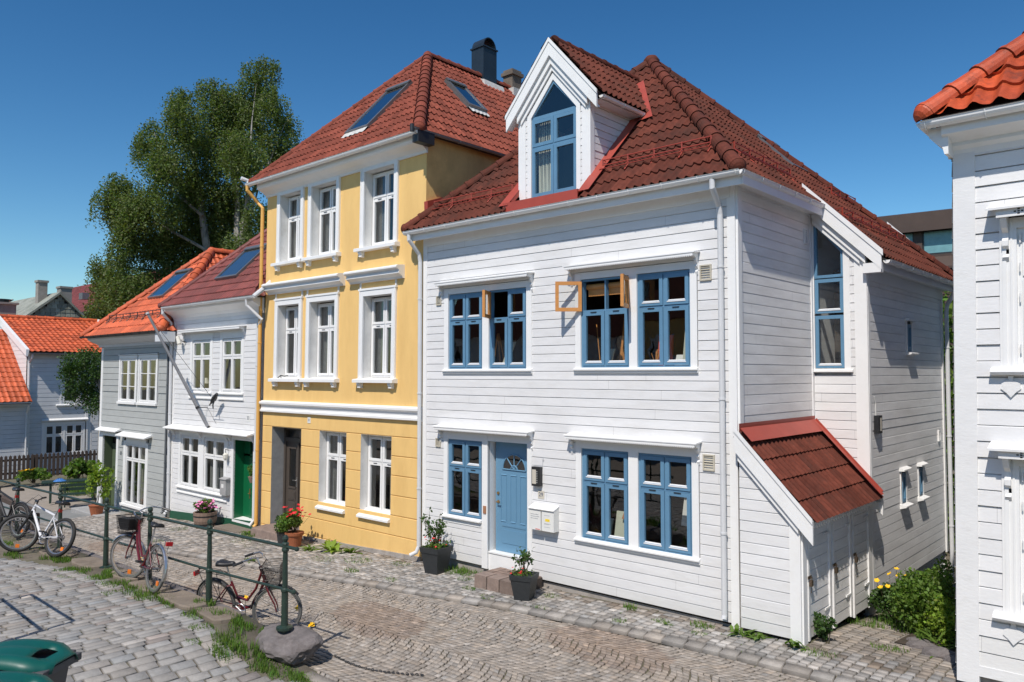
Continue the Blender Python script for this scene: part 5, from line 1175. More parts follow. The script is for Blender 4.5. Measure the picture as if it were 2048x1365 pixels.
# ================================================================== RIGHT WHITE HOUSE
def right_house():
    H = thing('wooden_house', (0, -.2, 0), 'old white weatherboard house with orange tiles, cut off by the right photo edge', 'house')
    LN = .014; F = Fr((0, -.2), (1, 0), (0, -1), LN); L, Rr = -2.30, 5.
    wa = (-1.84, -.33); holes = [(wa[0], wa[1], 3.74, 5.50), (wa[0], wa[1], .90, 2.78)]
    B = MB(); claps(B, F, L + .22, Rr, .32, 6.42, .186, holes, lap=.036, jig=.005); B.build('front_wall', 'white_old', H)
    B = MB(); claps(B, Fr((L, 0), (0, 1), (-1, 0), LN), -.2, 9, .3, 6.4, .186, lap=.03); plainwall(B, SIDE(Rr), -.2, 9, 0, 6.4); plainwall(B, Fr((0, 9), (1, 0), (0, 1)), L, Rr, 0, 6.4); B.build('side_wall', 'white_old', H)
    B = MB(); B.box(F, L - .01, L + .22, -.15, .05, .12, 6.40); B.build('corner_board', 'white_old', H)
    B = MB(); B.box(F, L + .22, Rr, .0, .05, .22, .34); B.build('base_board', 'white_old', H)
    B = MB(); B.box(F, L + .02, Rr, -.25, -.03, -.2, .25); B.box(Fr((L, 0), (0, 1), (-1, 0)), -.1, 9, -.2, -.02, -1.2, .32); B.build('plinth', 'foundation', H)
    # eaves
    B = MB(); B.prismu(F, [(0, 6.28), (.04, 6.28), (.06, 6.36), (.12, 6.40), (.12, 6.44), (.36, 6.50), (.36, 6.60), (0, 6.62)], L - .06, Rr); B.build('cornice', 'white_trim', H)
    B = MB(); Ls = Fr((L, 0), (0, 1), (-1, 0), LN); B.prismu(Ls, [(0, 6.28), (.04, 6.28), (.06, 6.36), (.20, 6.50), (.22, 6.60), (0, 6.62)], -.5, 9); B.build('cornice', 'white_trim', H)
    # (front cornice runs to the left, beyond the corner)
    gutter(H, (L - .16, -.62, 6.66), (Rr, -.62, 6.66), r=.075); gutter(H, (L - .14, -.66, 6.658), (L - .14, 9, 6.658), out=(-1, 0, 0), r=.07, hooks=False)
    ap = (1.4, 3.2, 10.5)
    roof_slope('front_roof', [(L - .10, -.60, 6.72), (5.1, -.60, 6.72), ap], 'tile_orange_near', H, .25, .37, .07, .04, 1)
    roof_slope('left_roof', [(L - .10, 9, 6.72), (L - .10, -.60, 6.72), ap, (1.4, 9, 10.5)], 'tile_orange_near', H, .25, .37, .05, .035, 1, sub=5)
    ridge_tiles('ridge_tile', (L - .10, -.62, 6.76), ap, 'tile_orange_near', H, .14, .40, -.0)
    for z0, z1, hz in ((3.76, 5.36, 5.60), (.98, 2.66, 2.88)):
        a, b = wa
        B = MB(); B.box(F, a, a + .17, -.02, .05, z0 - .02, z1 + .12); B.box(F, a + .03, a + .07, .05, .062, z0, z1 + .1); B.box(F, a + .11, a + .13, .05, .06, z0, z1 + .1); B.box(F, b - .17, b, -.02, .05, z0, z1 + .12); B.box(F, a + .17, b - .17, -.02, .048, z1, z1 + .12)
        o = B.build('window_surround', 'white_trim', H)
        B = MB(); B.prismu(F, [(0, z0 + .03), (.13, z0 - .01), (.14, z0 - .04), (.12, z0 - .07), (0, z0 - .08)], a - .09, b + .09)
        for uc in (a + .10, b - .10):   # fretwork drop under the sill
            B.prism(F, [(uc - .03, z0 - .08), (uc + .03, z0 - .08), (uc + .02, z0 - .13), (uc + .09, z0 - .17), (uc + .10, z0 - .23), (uc + .05, z0 - .27), (uc, z0 - .33), (uc - .05, z0 - .27), (uc - .10, z0 - .23), (uc - .09, z0 - .17), (uc - .02, z0 - .13)], .04, .06)
        B.build('sill', 'white_old', o)
        B = MB(); B.prismu(F, [(.0, hz + .06), (.27, hz - .02), (.27, hz - .045), (.0, hz + .02)], a - .10, b + .1); B.box(F, a + .0, b, .20, .225, hz - .13, hz - .03)
        for u in (a + .03,):
            fr = Fr((F.p(u, 0, hz)[0], -.2), (0, -1), (1, 0)); B.prism(fr, [(0, hz - .62), (.05, hz - .62), (.09, hz - .57), (.05, hz - .53), (.05, hz - .48), (.10, hz - .44), (.10, hz - .38), (.06, hz - .34), (.06, hz - .29), (.14, hz - .24), (.20, hz - .14), (.2, hz - .03), (0, hz)], 0, .06)
        B.build('window_hood', 'white_old', o)
        B = MB(); u = a + .17
        for k in range(6):
            uu = a + .22 + k * .21
            for dx, dz in ((0, 0), (.035, 0), (-.035, 0), (0, .025), (0, -.025)): B.box(F, uu + dx - .012, uu + dx + .012, .2252, .2262, hz - .08 + dz - .008, hz - .08 + dz + .008)
        B.build('fretwork_holes', 'dark_gap', o)
        window(H, F, a + .17, b - .17, z0 + .02, z1, 'white_trim', .01, 2, .36, .07, .05, curtain=[(.0, 1, 0, 'curtain_lace')])
        B = MB()
        for z in (z0 + .22, z0 + .8, z1 - .12, z1 - .45): B.tube([F.p(a + .20, .035, z - .05), F.p(a + .20, .035, z + .05)], .009, 6)
        B.build('hinge', 'white_old', o)
    lining(H, L + .1, Rr - .1, .1, 2.6, [.4, 3.2, 6.3])
right_house()

# ================================================================== BACKGROUND HOUSES
def left_house():
    X = -40.7
    H = thing('wooden_house', (X - 3, 2.5, -.9), 'white boarded house with low pitched orange tile roof standing behind the picket fence', 'house')
    S = SIDE(X); G = Fr((0, 1.05), (1, 0), (0, -1))
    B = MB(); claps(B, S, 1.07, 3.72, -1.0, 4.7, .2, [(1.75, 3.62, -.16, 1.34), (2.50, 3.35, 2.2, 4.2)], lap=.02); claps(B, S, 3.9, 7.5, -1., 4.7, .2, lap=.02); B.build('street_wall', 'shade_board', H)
    B = MB(); claps(B, G, 0, 0, -1, 6.4, .2, ul=lambda z: (X - 9 if z < 4.7 else X - 9 + (z - 4.7) * 2.6, X if z < 4.7 else X - (z - 4.7) * 2.55)); B.build('gable_wall', 'white_boards', H)
    B = MB(); B.box(S, 1.07, 1.2, 0, .04, -1, 4.7); B.box(S, 3.6, 3.72, 0, .04, -1, 4.7); B.box(S, 3.72, 3.9, -.03, .0, -1, 4.7); B.build('corner_board', 'white_trim', H)
    B = MB(); B.box(S, 1.72, 1.85, 0, .04, -.16, 1.4); B.box(S, 3.52, 3.64, 0, .04, -.16, 1.4); B.box(S, 2.65, 2.72, 0, .04, -.16, 1.4); B.box(S, 1.85, 3.52, 0, .038, 1.3, 1.4); B.box(S, 1.85, 3.52, 0, .038, -.16, -.1); B.box(S, 2.47, 2.55, 0, .04, 2.2, 4.2); B.box(S, 3.3, 3.38, 0, .04, 2.2, 4.2); B.box(S, 2.55, 3.3, 0, .038, 4.1, 4.2); B.box(S, 2.55, 3.3, 0, .038, 2.2, 2.3); B.build('window_surround', 'white_trim', H)
    for a, b in ((1.85, 2.65), (2.72, 3.52)): window(H, S, a, b, -.1, 1.3, 'white_trim', .02, 2, .36, .05, .03)
    window(H, S, 2.55, 3.3, 2.3, 4.1, 'white_trim', .02, 1, .36, .06, .04)
    B = MB(); B.prismu(S, [(0, 1.6), (.15, 1.52), (.15, 1.48), (0, 1.46)], 1.7, 3.7); B.box(S, 1.7, 3.65, 0, .08, -.2, -.12); B.build('window_hood', 'white_trim', H)
    B = MB(); B.prismu(S, [(0, 2.26), (.12, 2.22), (.12, 2.18), (0, 2.16)], 2.3, 3.5); B.build('sill', 'white_trim', H)
    rz = 6.55; roof_slope('tile_roof', [(X + .35, 1.0, 4.72), (X + .35, 5.6, 4.72), (X - 4.4, 5.6, rz), (X - 4.4, 1.0, rz)], 'tile_orange', H, .24, .36, .04, .03)
    roof_slope('rear_roof', [(X - 9.2, 5.6, 4.72), (X - 9.2, 1.0, 4.72), (X - 4.4, 1.0, rz), (X - 4.4, 5.6, rz)], 'tile_orange', H, .24, sub=3)
    ridge_tiles('ridge_tile', (X - 4.4, 1.0, rz), (X - 4.4, 5.6, rz), 'tile_orange', H, .13, .4, .02)
    B = MB()
    for yy in (.88, 5.6): B.hull8([(X + .42, yy, 4.5), (X - 4.4, yy, rz - .22), (X - 4.4, yy + .08, rz - .22), (X + .42, yy + .08, 4.5), (X + .42, yy, 4.82), (X - 4.4, yy, rz + .12), (X - 4.4, yy + .14, rz + .12), (X + .42, yy + .14, 4.82)])
    B.build('barge_board', 'white_trim', H)
    gutter(H, (X + .42, 1.0, 4.66), (X + .42, 3.9, 4.66), 'gutter_grey', .06, (1, 0, 0), False)
    downpipe(H, [(X + .40, 1.15, 4.6), (X + .38, 1.15, 4.45), (X + .1, 1.12, 4.2), (X + .1, 1.12, -.9)])
    B = MB(); B.box(XY, X - 6, X - 4.9, .9, 1.9, 5.8, 7.25); B.box(XY, X - 6.1, X - 4.8, .8, 2.0, 7.25, 7.35); c = B.build('chimney', 'chimney_plaster', H)
    B = MB(); B.lathe((X - 5.4, 1.4, 7.35), [(.3, 0), (.3, .12), (.4, .14), (.4, .18)], 12); B.build('chimney_cap', 'dark_metal', c)
    lining(H, X - 3, X - .1, 1.3, 3.6, [-.8, 2.0, 4.6])
    # lower wing in front of it
    H2 = thing('house_wing', (X - 2, -1, -.9), 'low white boarded wing with orange tile roof at the left edge of the photo', 'house')
    S2 = SIDE(X + .55)
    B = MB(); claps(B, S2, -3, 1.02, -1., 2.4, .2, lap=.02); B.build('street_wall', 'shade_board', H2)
    B = MB(); plainwall(B, Fr((0, -3), (1, 0), (0, -1)), X - 7, X + .5, -1, 2.6); B.build('rear_wall', 'shade_board', H2)
    roof_slope('tile_roof', [(X + .95, -3.2, 2.45), (X + .95, 1.02, 2.45), (X - 3.4, 1.02, 5.85), (X - 3.4, -3.2, 5.85)], 'tile_orange', H2, .24, .36, .04, .03)
    B = MB(); B.box(S2, -3.2, 1.0, .2, .42, 2.3, 2.42); B.build('eaves', 'white_trim', H2)
    gutter(H2, (X + .98, -3.1, 2.38), (X + .98, .95, 2.38), 'gutter_grey', .06, (1, 0, 0), False)
    downpipe(H2, [(X + .98, .9, 2.3), (X + .9, .9, 2.2), (X + .65, .9, 1.9), (X + .65, .9, -.9)])
    k = 3.4 / 4.35; pr = lambda x, y: (x, y, 2.45 + k * (X + .95 - x) + .03)
    skylight(H2, [pr(X - .6, -.75), pr(X - .6, .0), pr(X - 1.6, .0), pr(X - 1.6, -.75)], (k, 0, 1))
left_house()

def far_houses():
    # slate gable
    H = thing('slate_house', (-59, 9, -1), 'old house with grey slate covered gable and two plain chimneys rising behind the orange roof', 'house')
    G = SIDE(-56); ay, az = 7.2, 8.95
    B = MB(); rr = random.Random(4)
    B.prism(G, [(1.5, -1), (13, -1), (13, 3.3), (ay, az - .05), (1.5, 4.1)], -.3, -.05); B.build('gable_backing', 'dark_gap', H)
    B = MB(); z = 2.
    while z < az:   # slates
        u = 1.5 + rr.random() * .2
        while u < 13:
            w = .3; zz = z + .3; lim = az - (u + w / 2 - ay) * .98 if u > ay else az + (u + w / 2 - ay) * .85
            if zz < lim: c = rr.uniform(.6, 1.25); B.face([G.p(u + .01, .03, z), G.p(u + w - .01, .03, z), G.p(u + w - .01, .0, z + .34), G.p(u + .01, .0, z + .34)], (c, c, c * .97))
            u += w
        z += .26
    B.build('slate_wall', 'slate', H)
    B = MB()
    for e, k in ((13, .98), (1.5, .85)):
        ez = az - abs(e - ay) * k; B.hull8([(-68, ay, az - .05), (-68, e, ez - .05), (-55.8, e, ez - .05), (-55.8, ay, az - .05), (-68, ay, az + .12), (-68, e, ez + .12), (-55.8, e, ez + .12), (-55.8, ay, az + .12)])
    B.build('roof', 'slate', H)
    for x, y, w, z0, z1 in ((-57.6, 6.35, .55, 5, 9.75), (-61.5, 8.9, .75, 6, 9.85)):
        B = MB(); B.box(XY, x - w / 2, x + w / 2, y, y + w, z0, z1); B.box(XY, x - w / 2 - .06, x + w / 2 + .06, y - .06, y + w + .06, z1, z1 + .14); B.build('chimney', 'chimney_plaster', H)
    # dark red roofed block
    H = thing('brick_block', (-83, 22, -1), 'distant brown block with dark red hipped roof left of the birch tree', 'building')
    B = MB(); B.box(XY, -106, -58, 16.5, 28, -1, 9.6); B.build('wall', 'chimney_stone', H)
    roof_slope('roof', [(-107, 16, 9.4), (-57, 16, 9.4), (-57, 22, 13.7), (-100.8, 22, 13.7)], 'tile_wine', H, .3, .4, .03, .03, sub=4)
    roof_slope('roof', [(-107, 28, 9.4), (-107, 16, 9.4), (-100.8, 22, 13.7)], 'tile_wine', H, .3, .4, .03, .03, sub=4)
    B = MB(); B.box(XY, -107.2, -57, 15.7, 16.1, 9.15, 9.4); B.build('eaves', 'dark_metal', H)
    f = Fr((0, 16.5), (1, 0), (0, -1))
    for x in (-76.2,): 
        o = window(H, f, x, x + 2.3, 6.7, 8.8, 'shade_board', .05, 1, 0, .12, .1, glass='teal_pane')
    B = MB(); B.box(f, -78.2, -77.3, .0, .6, 10.6, 11.2); B.build('roof_hatch', 'grey_metal', H)
    H = thing('tiled_house', (-99, 16, -1), 'tiny distant orange tiled roof at the far left skyline', 'house')
    B = MB(); B.box(XY, -108, -94, 12, 20, -1, 9.2); B.build('wall', 'shade_board', H)
    roof_slope('roof', [(-110, 11.5, 9.3), (-94.4, 11.5, 9.3), (-94.4, 15, 11.6), (-110, 15, 11.6)], 'tile_orange', H, .3, .4, .03, .03, sub=3)
    H = thing('gabled_house', (-100, 4, -1), 'far white gable tip with red roof at the left edge of the photo', 'house')
    B = MB(); g = Fr((0, 4), (1, 0), (0, -1)); B.prism(g, [(-112, -1), (-97, -1), (-97, 9.8), (-103, 13.6), (-112, 9.8)], -8, 0); B.build('wall', 'white_boards', H)
    B = MB(); B.hull8([(-103, 3.6, 13.7), (-96.6, 3.6, 9.6), (-96.6, 12, 9.6), (-103, 12, 13.7), (-103, 3.6, 14), (-96.6, 3.6, 9.9), (-96.6, 12, 9.9), (-103, 12, 14)]); B.build('roof', 'tile_wine', H)
far_houses()

def brown_building():
    H = thing('office_block', (-5, 30, 0), 'brown metal clad modern building with a band of teal windows behind the white house', 'building')
    f = Fr((0, 25), (1, .10), (.10, -1)); 
    B = MB(); B.box(f, -10.6, 6, -8, .0, -1, 8.55); B.box(f, -10.6, 6, -8, -.02, 9.6, 10.3); B.prismu(f, [(-.02, 9.55), (.35, 9.5), (.35, 10.25), (-.02, 10.35)], -10.9, 6.2); B.prismu(f, [(0, 8.05), (.4, 7.9), (.4, 8.0), (0, 8.45)], -10.8, 6.2)
    for k in range(9): B.box(f, -10.6 + k * 1.62, -10.3 + k * 1.62, -.2, .02, 8.55, 9.56)
    for z in (6.9, 5.6, 4.3): B.box(f, -10.6, 6, 0, .03, z, z + .04)
    for k in range(16): B.box(f, -10.3 + k, -10.27 + k, 0, .025, -1, 8.0)
    B.build('cladding', 'brown_clad', H)
    for k in range(8):
        B = MB(); a = -10.3 + k * 1.62; B.box(f, a, a + 1.32, -.12, -.05, 8.55, 8.62); B.box(f, a, a + 1.32, -.12, -.05, 9.5, 9.57); B.box(f, a, a + .06, -.12, -.05, 8.62, 9.5); B.box(f, a + 1.26, a + 1.32, -.12, -.05, 8.62, 9.5); o = B.build('window', 'dark_metal', H)
        B = MB(); B.box(f, a + .06, a + 1.26, -.10, -.08, 8.62, 9.5); B.build('pane', 'teal_pane', o)
brown_building()

# ================================================================== TREES AND PLANTS
def drooping(clumps, n_str, leaf, L=(.5, 1.4), step=.055, spread=.10):
    """leaf points on hanging twigs inside ellipsoids: (x, y, z, rx, ry, rz, weight)"""
    P = []
    tot = sum(c[6] for c in clumps)
    for (x, y, z, rx, ry, rz, w) in clumps:
        n = int(n_str * w / tot); d = rng.normal(size=(n, 3)); d /= np.linalg.norm(d, axis=1)[:, None]; r = rng.uniform(.45, 1, n) ** .6
        S = np.array([x, y, z]) + d * r[:, None] * np.array([rx, ry, rz])
        ln = rng.uniform(*L, n); out = d[:, :2] * rng.uniform(.0, .35, n)[:, None]
        for i in range(n):
            k = int(ln[i] / step); t = np.arange(k) * step
            Q = np.stack([S[i, 0] + out[i, 0] * t, S[i, 1] + out[i, 1] * t, S[i, 2] - t], 1); P.append(Q + rng.normal(scale=spread, size=Q.shape) * np.array([1, 1, .6]))
    return np.concatenate(P)
def birch():
    bx, by = -42., 10.
    T = thing('birch_tree', (bx, by, -1), 'tall weeping birch with several tops towering behind the small houses', 'tree')
    # (px, py, rx, ry) of leaf masses -> metres around the trunk; depth spreads them through the crown
    cl = [(512, 128, 34, 30), (500, 175, 42, 45), (535, 190, 30, 30), (480, 235, 50, 50), (570, 228, 26, 26), (560, 268, 40, 42), (548, 320, 34, 44), (430, 170, 40, 22), (418, 205, 36, 44), (452, 190, 30, 30), (350, 190, 26, 26), (362, 228, 34, 44), (385, 262, 34, 40), (300, 250, 26, 20), (305, 288, 40, 34), (345, 320, 44, 44), (430, 290, 52, 56), (480, 310, 44, 60), (420, 365, 60, 60), (355, 390, 56, 56), (300, 400, 56, 48), (232, 358, 30, 20), (228, 390, 34, 40), (262, 420, 40, 44), (466, 400, 40, 56), (512, 430, 30, 44), (440, 450, 70, 56), (370, 470, 64, 56), (290, 470, 56, 50), (245, 470, 30, 50), (215, 520, 34, 28), (205, 560, 24, 34), (250, 560, 50, 56), (320, 560, 60, 56), (400, 540, 70, 60), (215, 610, 36, 30), (290, 620, 60, 50), (500, 500, 50, 50)]
    s = 43.4 / 1550
    C = []
    for px, py, rx, ry in cl:
        dd = rng.uniform(-2.2, 2.2)
        d = 43.4 + dd; r = (px - 1024) / 1550 * d; z = 3.7 + (748 - py) / 1550 * d
        x = -.669 * d + .743 * r; y = .743 * d + .669 * r - 10.6
        C.append((x, y, z, rx * s, rx * s, ry * s * .8, rx * ry / 1000))
    C2 = []
    for (x, y, z, rx, ry, rz, w) in C:
        for _ in range(3):
            d3 = rng.normal(size=3); d3 /= np.linalg.norm(d3); C2.append((x + d3[0] * rx * .62, y + d3[1] * ry * .62, z + d3[2] * rz * .72, rx * .66, ry * .66, rz * .6, w * .33))
    P = np.concatenate([drooping(C, 4600, .1, (.4, 1.5), .055, .11), drooping(C2, 7200, .1, (.4, 1.8), .055, .085)])
    V, F, c = leaves(P, .13, .35, .8, .62, .35)
    npmesh('crown', V, F, 'leaf_birch', c, T)
    B = MB()
    def at(px, py, d): r = (px - 1024) / 1550 * d; return Vector((-.669 * d + .743 * r, .743 * d + .669 * r - 10.6, 3.7 + (748 - py) / 1550 * d))
    B.tube([(bx, by, -1), (bx + .1, by, 4), at(478, 500, 43.4), at(490, 400, 43), at(495, 300, 42.8), at(497, 240, 43.2), at(505, 160, 43.6)], [.3, .26, .18, .12, .085, .035, .01], 8)
    B.tube([(bx, by, .5), at(420, 560, 43.4), at(400, 430, 43.6), at(380, 300, 43.8), at(355, 190, 44)], [.3, .25, .18, .1, .02], 7)
    B.tube([at(470, 520, 43.4), at(470, 400, 43.8), at(455, 280, 44), at(435, 170, 44)], [.2, .13, .08, .02], 6)
    for (a, b, c2) in (((492, 400), (530, 330), (565, 240)), ((478, 470), (505, 400), (520, 350)), ((400, 430), (330, 370), (300, 260)), ((410, 500), (300, 440), (235, 370)), ((418, 560), (300, 540), (215, 530)), ((490, 380), (450, 330), (420, 260))):
        B.tube([at(*a, 43.2), at(*b, 43.4), at(*c2, 43.6)], [.10, .06, .015], 5)
    for k in range(0):
        px, py, rx, ry = random.choice(cl); q = at(px + random.uniform(-.7, .7) * rx, py - random.uniform(-.4, .8) * ry, 43 + random.uniform(-1.5, 1.5)); d = Vector((random.gauss(0, .5), random.gauss(0, .5), random.uniform(.2, .9)))
        B.tube([q - d, q, q + d * .4 + Vector((0, 0, -.2))], [.03, .018, .006], 4, cap=False)
    B.build('trunk', 'bark', T)
    # smaller weeping tree beside the grey house
    T = thing('weeping_tree', (-33.5, 1.6, -1), 'small drooping leafy tree between the grey house and the orange roofed house', 'tree')
    C = []
    for px, py, rx, ry in ((150, 715, 26, 22), (185, 705, 26, 20), (165, 745, 34, 30), (190, 760, 22, 34), (195, 800, 14, 24), (140, 735, 16, 16), (150, 775, 18, 20), (198, 728, 20, 30), (180, 785, 20, 24)):
        d = 34 + rng.uniform(-.7, .7); q = at(px, py, d); C.append((q.x, q.y, q.z, rx * d / 1550, rx * d / 1550, ry * d / 1550 * .7, rx * ry / 1000))
    P = drooping(C, 900, .1, (.2, .8), .05, .09); V, F, c = leaves(P, .10, .35, .8, .62, .3); npmesh('crown', V, F, 'leaf_dark', c, T)
    B = MB(); q = at(205, 780, 34); B.tube([(q.x, q.y, -1), q, at(190, 720, 34)], [.12, .09, .03], 7); B.tube([q, at(160, 715, 34)], [.06, .02], 5); B.build('trunk', 'bark', T)
birch()

def bush(name, label, cat, c, r, n, size, m, group=None, stems=8, up=.5, flat=1., flowers=None, fname='flower_heads'):
    T = thing(name, (c[0], c[1], c[2]), label, cat, group)
    k = max(5, stems); P = []
    for i in range(k):
        a = random.uniform(0, 6.28); q = random.uniform(0, .75); cc = np.array([c[0] + math.cos(a) * q * r, c[1] + math.sin(a) * q * r, c[2] + up * random.uniform(.35, .95)])
        m_ = n // k; d = rng.normal(size=(m_, 3)); d /= np.linalg.norm(d, axis=1)[:, None]; P.append(cc + d * (rng.uniform(.2, 1, m_) ** .5)[:, None] * np.array([r * .42, r * .42, up * .3 * flat]))
    P = np.concatenate(P); P = P[P[:, 2] > c[2] + .01]
    V, F, cl = leaves(P, size, .35, 1., .7, -.2); npmesh('foliage', V, F, m, cl, T)
    B = MB()
    for i in range(k): a = random.uniform(0, 6.28); B.tube([(c[0] + random.gauss(0, .03), c[1] + random.gauss(0, .03), c[2]), (c[0] + math.cos(a) * r * .4, c[1] + math.sin(a) * r * .4, c[2] + up * .6)], [.008, .004], 4)
    B.build('stem', 'stem', T)
    if flowers:
        for mt, pts, rad in flowers:
            B = MB(); sb = MB()
            for p in pts: blossom(B, p, rad); sb.tube([(p[0], p[1], p[2] - .02), (p[0] * .6 + c[0] * .4, p[1] * .6 + c[1] * .4, c[2] + up * .5)], .003, 4)
            B.build(fname, mt, T); sb.build('flower_stalk', 'stem', T)
    return T
def blossom(B, p, r):
    t0 = random.uniform(0, 6.28); tilt = Vector((random.gauss(0, .4), random.gauss(-.4, .3), 1)).normalized(); x = tilt.orthogonal().normalized(); y = tilt.cross(x); p = Vector(p)
    for k in range(5):
        a = t0 + k * 1.2566; d = x * math.cos(a) + y * math.sin(a); s = x * -math.sin(a) + y * math.cos(a)
        B.face([p, p + d * r * .6 + s * r * .45 + tilt * r * .25, p + d * r + tilt * r * .45, p + d * r * .6 - s * r * .45 + tilt * r * .25])
def blades(c, r, n, hgt, lean=.5):
    V = []; 
    for i in range(n):
        a = random.uniform(0, 6.28); q = r * math.sqrt(random.random()); x = c[0] + math.cos(a) * q * 1.25; y = c[1] + math.sin(a) * q * .8; z = gz(x, y) - .02
        L = hgt * random.uniform(.5, 1.2); b = random.uniform(0, 6.28); dx, dy = math.cos(b) * L * lean * random.random(), math.sin(b) * L * lean * random.random(); w = .006; px, py = -math.sin(b) * w, math.cos(b) * w
        V += [(x - px, y - py, z), (x + px, y + py, z), (x + dx * .5 + px * .7, y + dy * .5 + py * .7, z + L * .6), (x + dx, y + dy, z + L)]
    return V
def grass():
    V = []
    tufts = [(-10.15, -5.0, .25, .09), (-9.9, -4.85, .2, .08), (-9.0, -5.1, .3, .07), (-8.6, -4.95, .25, .06), (-17.2, -5.75, .35, .11), (-16.2, -5.50, .45, .13), (-15.3, -5.6, .3, .08), (-14.9, -5.45, .35, .10), (-14.2, -5.15, .3, .12), (-13.9, -5.45, .4, .09), (-13.3, -5.35, .4, .09), (-12.75, -5.30, .38, .13), (-12.3, -5.32, .35, .13), (-12.0, -5.2, .2, .08), (-11.3, -4.95, .22, .15), (-10.9, -5.25, .3, .10), (-10.7, -5.0, .25, .14), (-10.25, -4.95, .2, .12), (-9.85, -5.3, .35, .16), (-9.6, -5.45, .35, .17), (-9.45, -5.2, .25, .15), (-9.0, -5.28, .3, .10), (-8.75, -5.12, .3, .12), (-8.45, -4.98, .28, .11), (-8.15, -4.85, .2, .08), (-11.7, -5.3, .25, .07), (-15.8, -5.2, .35, .07), (-18.5, -5.7, .5, .1), (-20, -5.7, .5, .12), (-17.8, -5.3, .3, .08), (-10.4, -5.45, .25, .07), (-9.9, -5.75, .2, .05), (-13.0, -5.6, .25, .06), (-14.6, -5.75, .2, .05)]
    for x, y, r, hh in tufts:
        for _ in range(4): a = random.uniform(0, 6.3); V += blades((x + r * .6 * math.cos(a), y + r * .35 * math.sin(a)), r * .38, int(190 * r), hh * .72)
    for x, y, r, hh in [(-10.9, -.16, .3, .12), (-10.55, -.12, .25, .09), (-10.3, -.45, .15, .05), (-12.2, -.4, .2, .05), (-13.2, -.7, .3, .06), (-12.6, -1.3, .15, .08), (-14.0, -1.0, .3, .05), (-11.4, -1.3, .12, .06), (-9.2, -1.02, .12, .05), (-8.1, -.95, .12, .05), (-9.8, -.85, .12, .06), (-6.9, -.15, .1, .1), (-6.2, -.4, .12, .05), (-5.6, -.25, .15, .08), (-5.5, -.55, .1, .05), (-17.9, -.5, .25, .12), (-16.6, -1.1, .3, .04), (-17.4, -1.0, .3, .05), (-19.5, -2.1, .25, .07), (-15.2, -2.0, .15, .12), (-20.9, -.9, .3, .05), (-3.9, -.25, .2, .06), (-3.3, .6, .2, .06), (-4.0, 1.9, .25, .09), (-3.7, 2.35, .3, .1), (-3.3, 2.0, .3, .1), (-6.7, -.75, .1, .06), (-8.35, -.35, .15, .05)]: V += blades((x, y), r, int(800 * r), hh)
    for k in range(420):   # moss and blades in the joints
        x = random.uniform(-20, -4); y = random.choice([random.uniform(-8.5, -5.2), kerb_y(x) - .02 - abs(random.gauss(0, .05)), random.uniform(-1.2, 0)]); V += blades((x, y), .05, 7, .025)
    V = np.array(V); F = np.arange(len(V)).reshape(-1, 4); c = rng.uniform(.55, 1.5, len(F))[:, None] * np.array([[1, 1, 1]]) * (1 + rng.normal(scale=.1, size=(len(F), 3)))
    tag(npmesh('grass', V, F, 'grass', np.clip(c, .1, 3)), kind='stuff')
    V = []
    for k in range(60): V += blades((random.uniform(-37, -31), random.uniform(.5, 3)), .35, 60, .3)
    V = np.array(V); F = np.arange(len(V)).reshape(-1, 4); tag(npmesh('grass', V, F, 'grass', rng.uniform(.5, 1.2, (len(F), 3))), kind='stuff')
grass()
def rosette(c, n, L, m, label, cat='weed', name='broadleaf_weed', group=None, w=.3):
    """long leaves in a rosette (dandelion, dock)"""
    T = thing(name, (c[0], c[1], c[2]), label, cat, group); B = MB()
    for i in range(n):
        a = random.uniform(0, 6.28); l = L * random.uniform(.6, 1.1); el = random.uniform(.4, 1.2); o = Vector((c[0] + random.gauss(0, L * .35), c[1] + random.gauss(0, L * .12), c[2])); d = Vector((math.cos(a), math.sin(a), 0)); s = Vector((-math.sin(a), math.cos(a), 0)); prev = None; v = random.uniform(.7, 1.3)
        for k in range(6):
            t = k / 5; p = o + d * l * t * math.cos(el) * (1 + .3 * t) + Vector((0, 0, l * (t * math.sin(el) - .5 * t * t * .8))); ww = l * w * .5 * math.sin(math.pi * min(.98, t * .9 + .08)) * (1 if k % 2 else .7)
            cur = (p - s * ww, p + s * ww)
            if prev: B.face([prev[0], prev[1], cur[1], cur[0]], (v, v, v))
            prev = cur
    B.build('leaf', m, T); return T
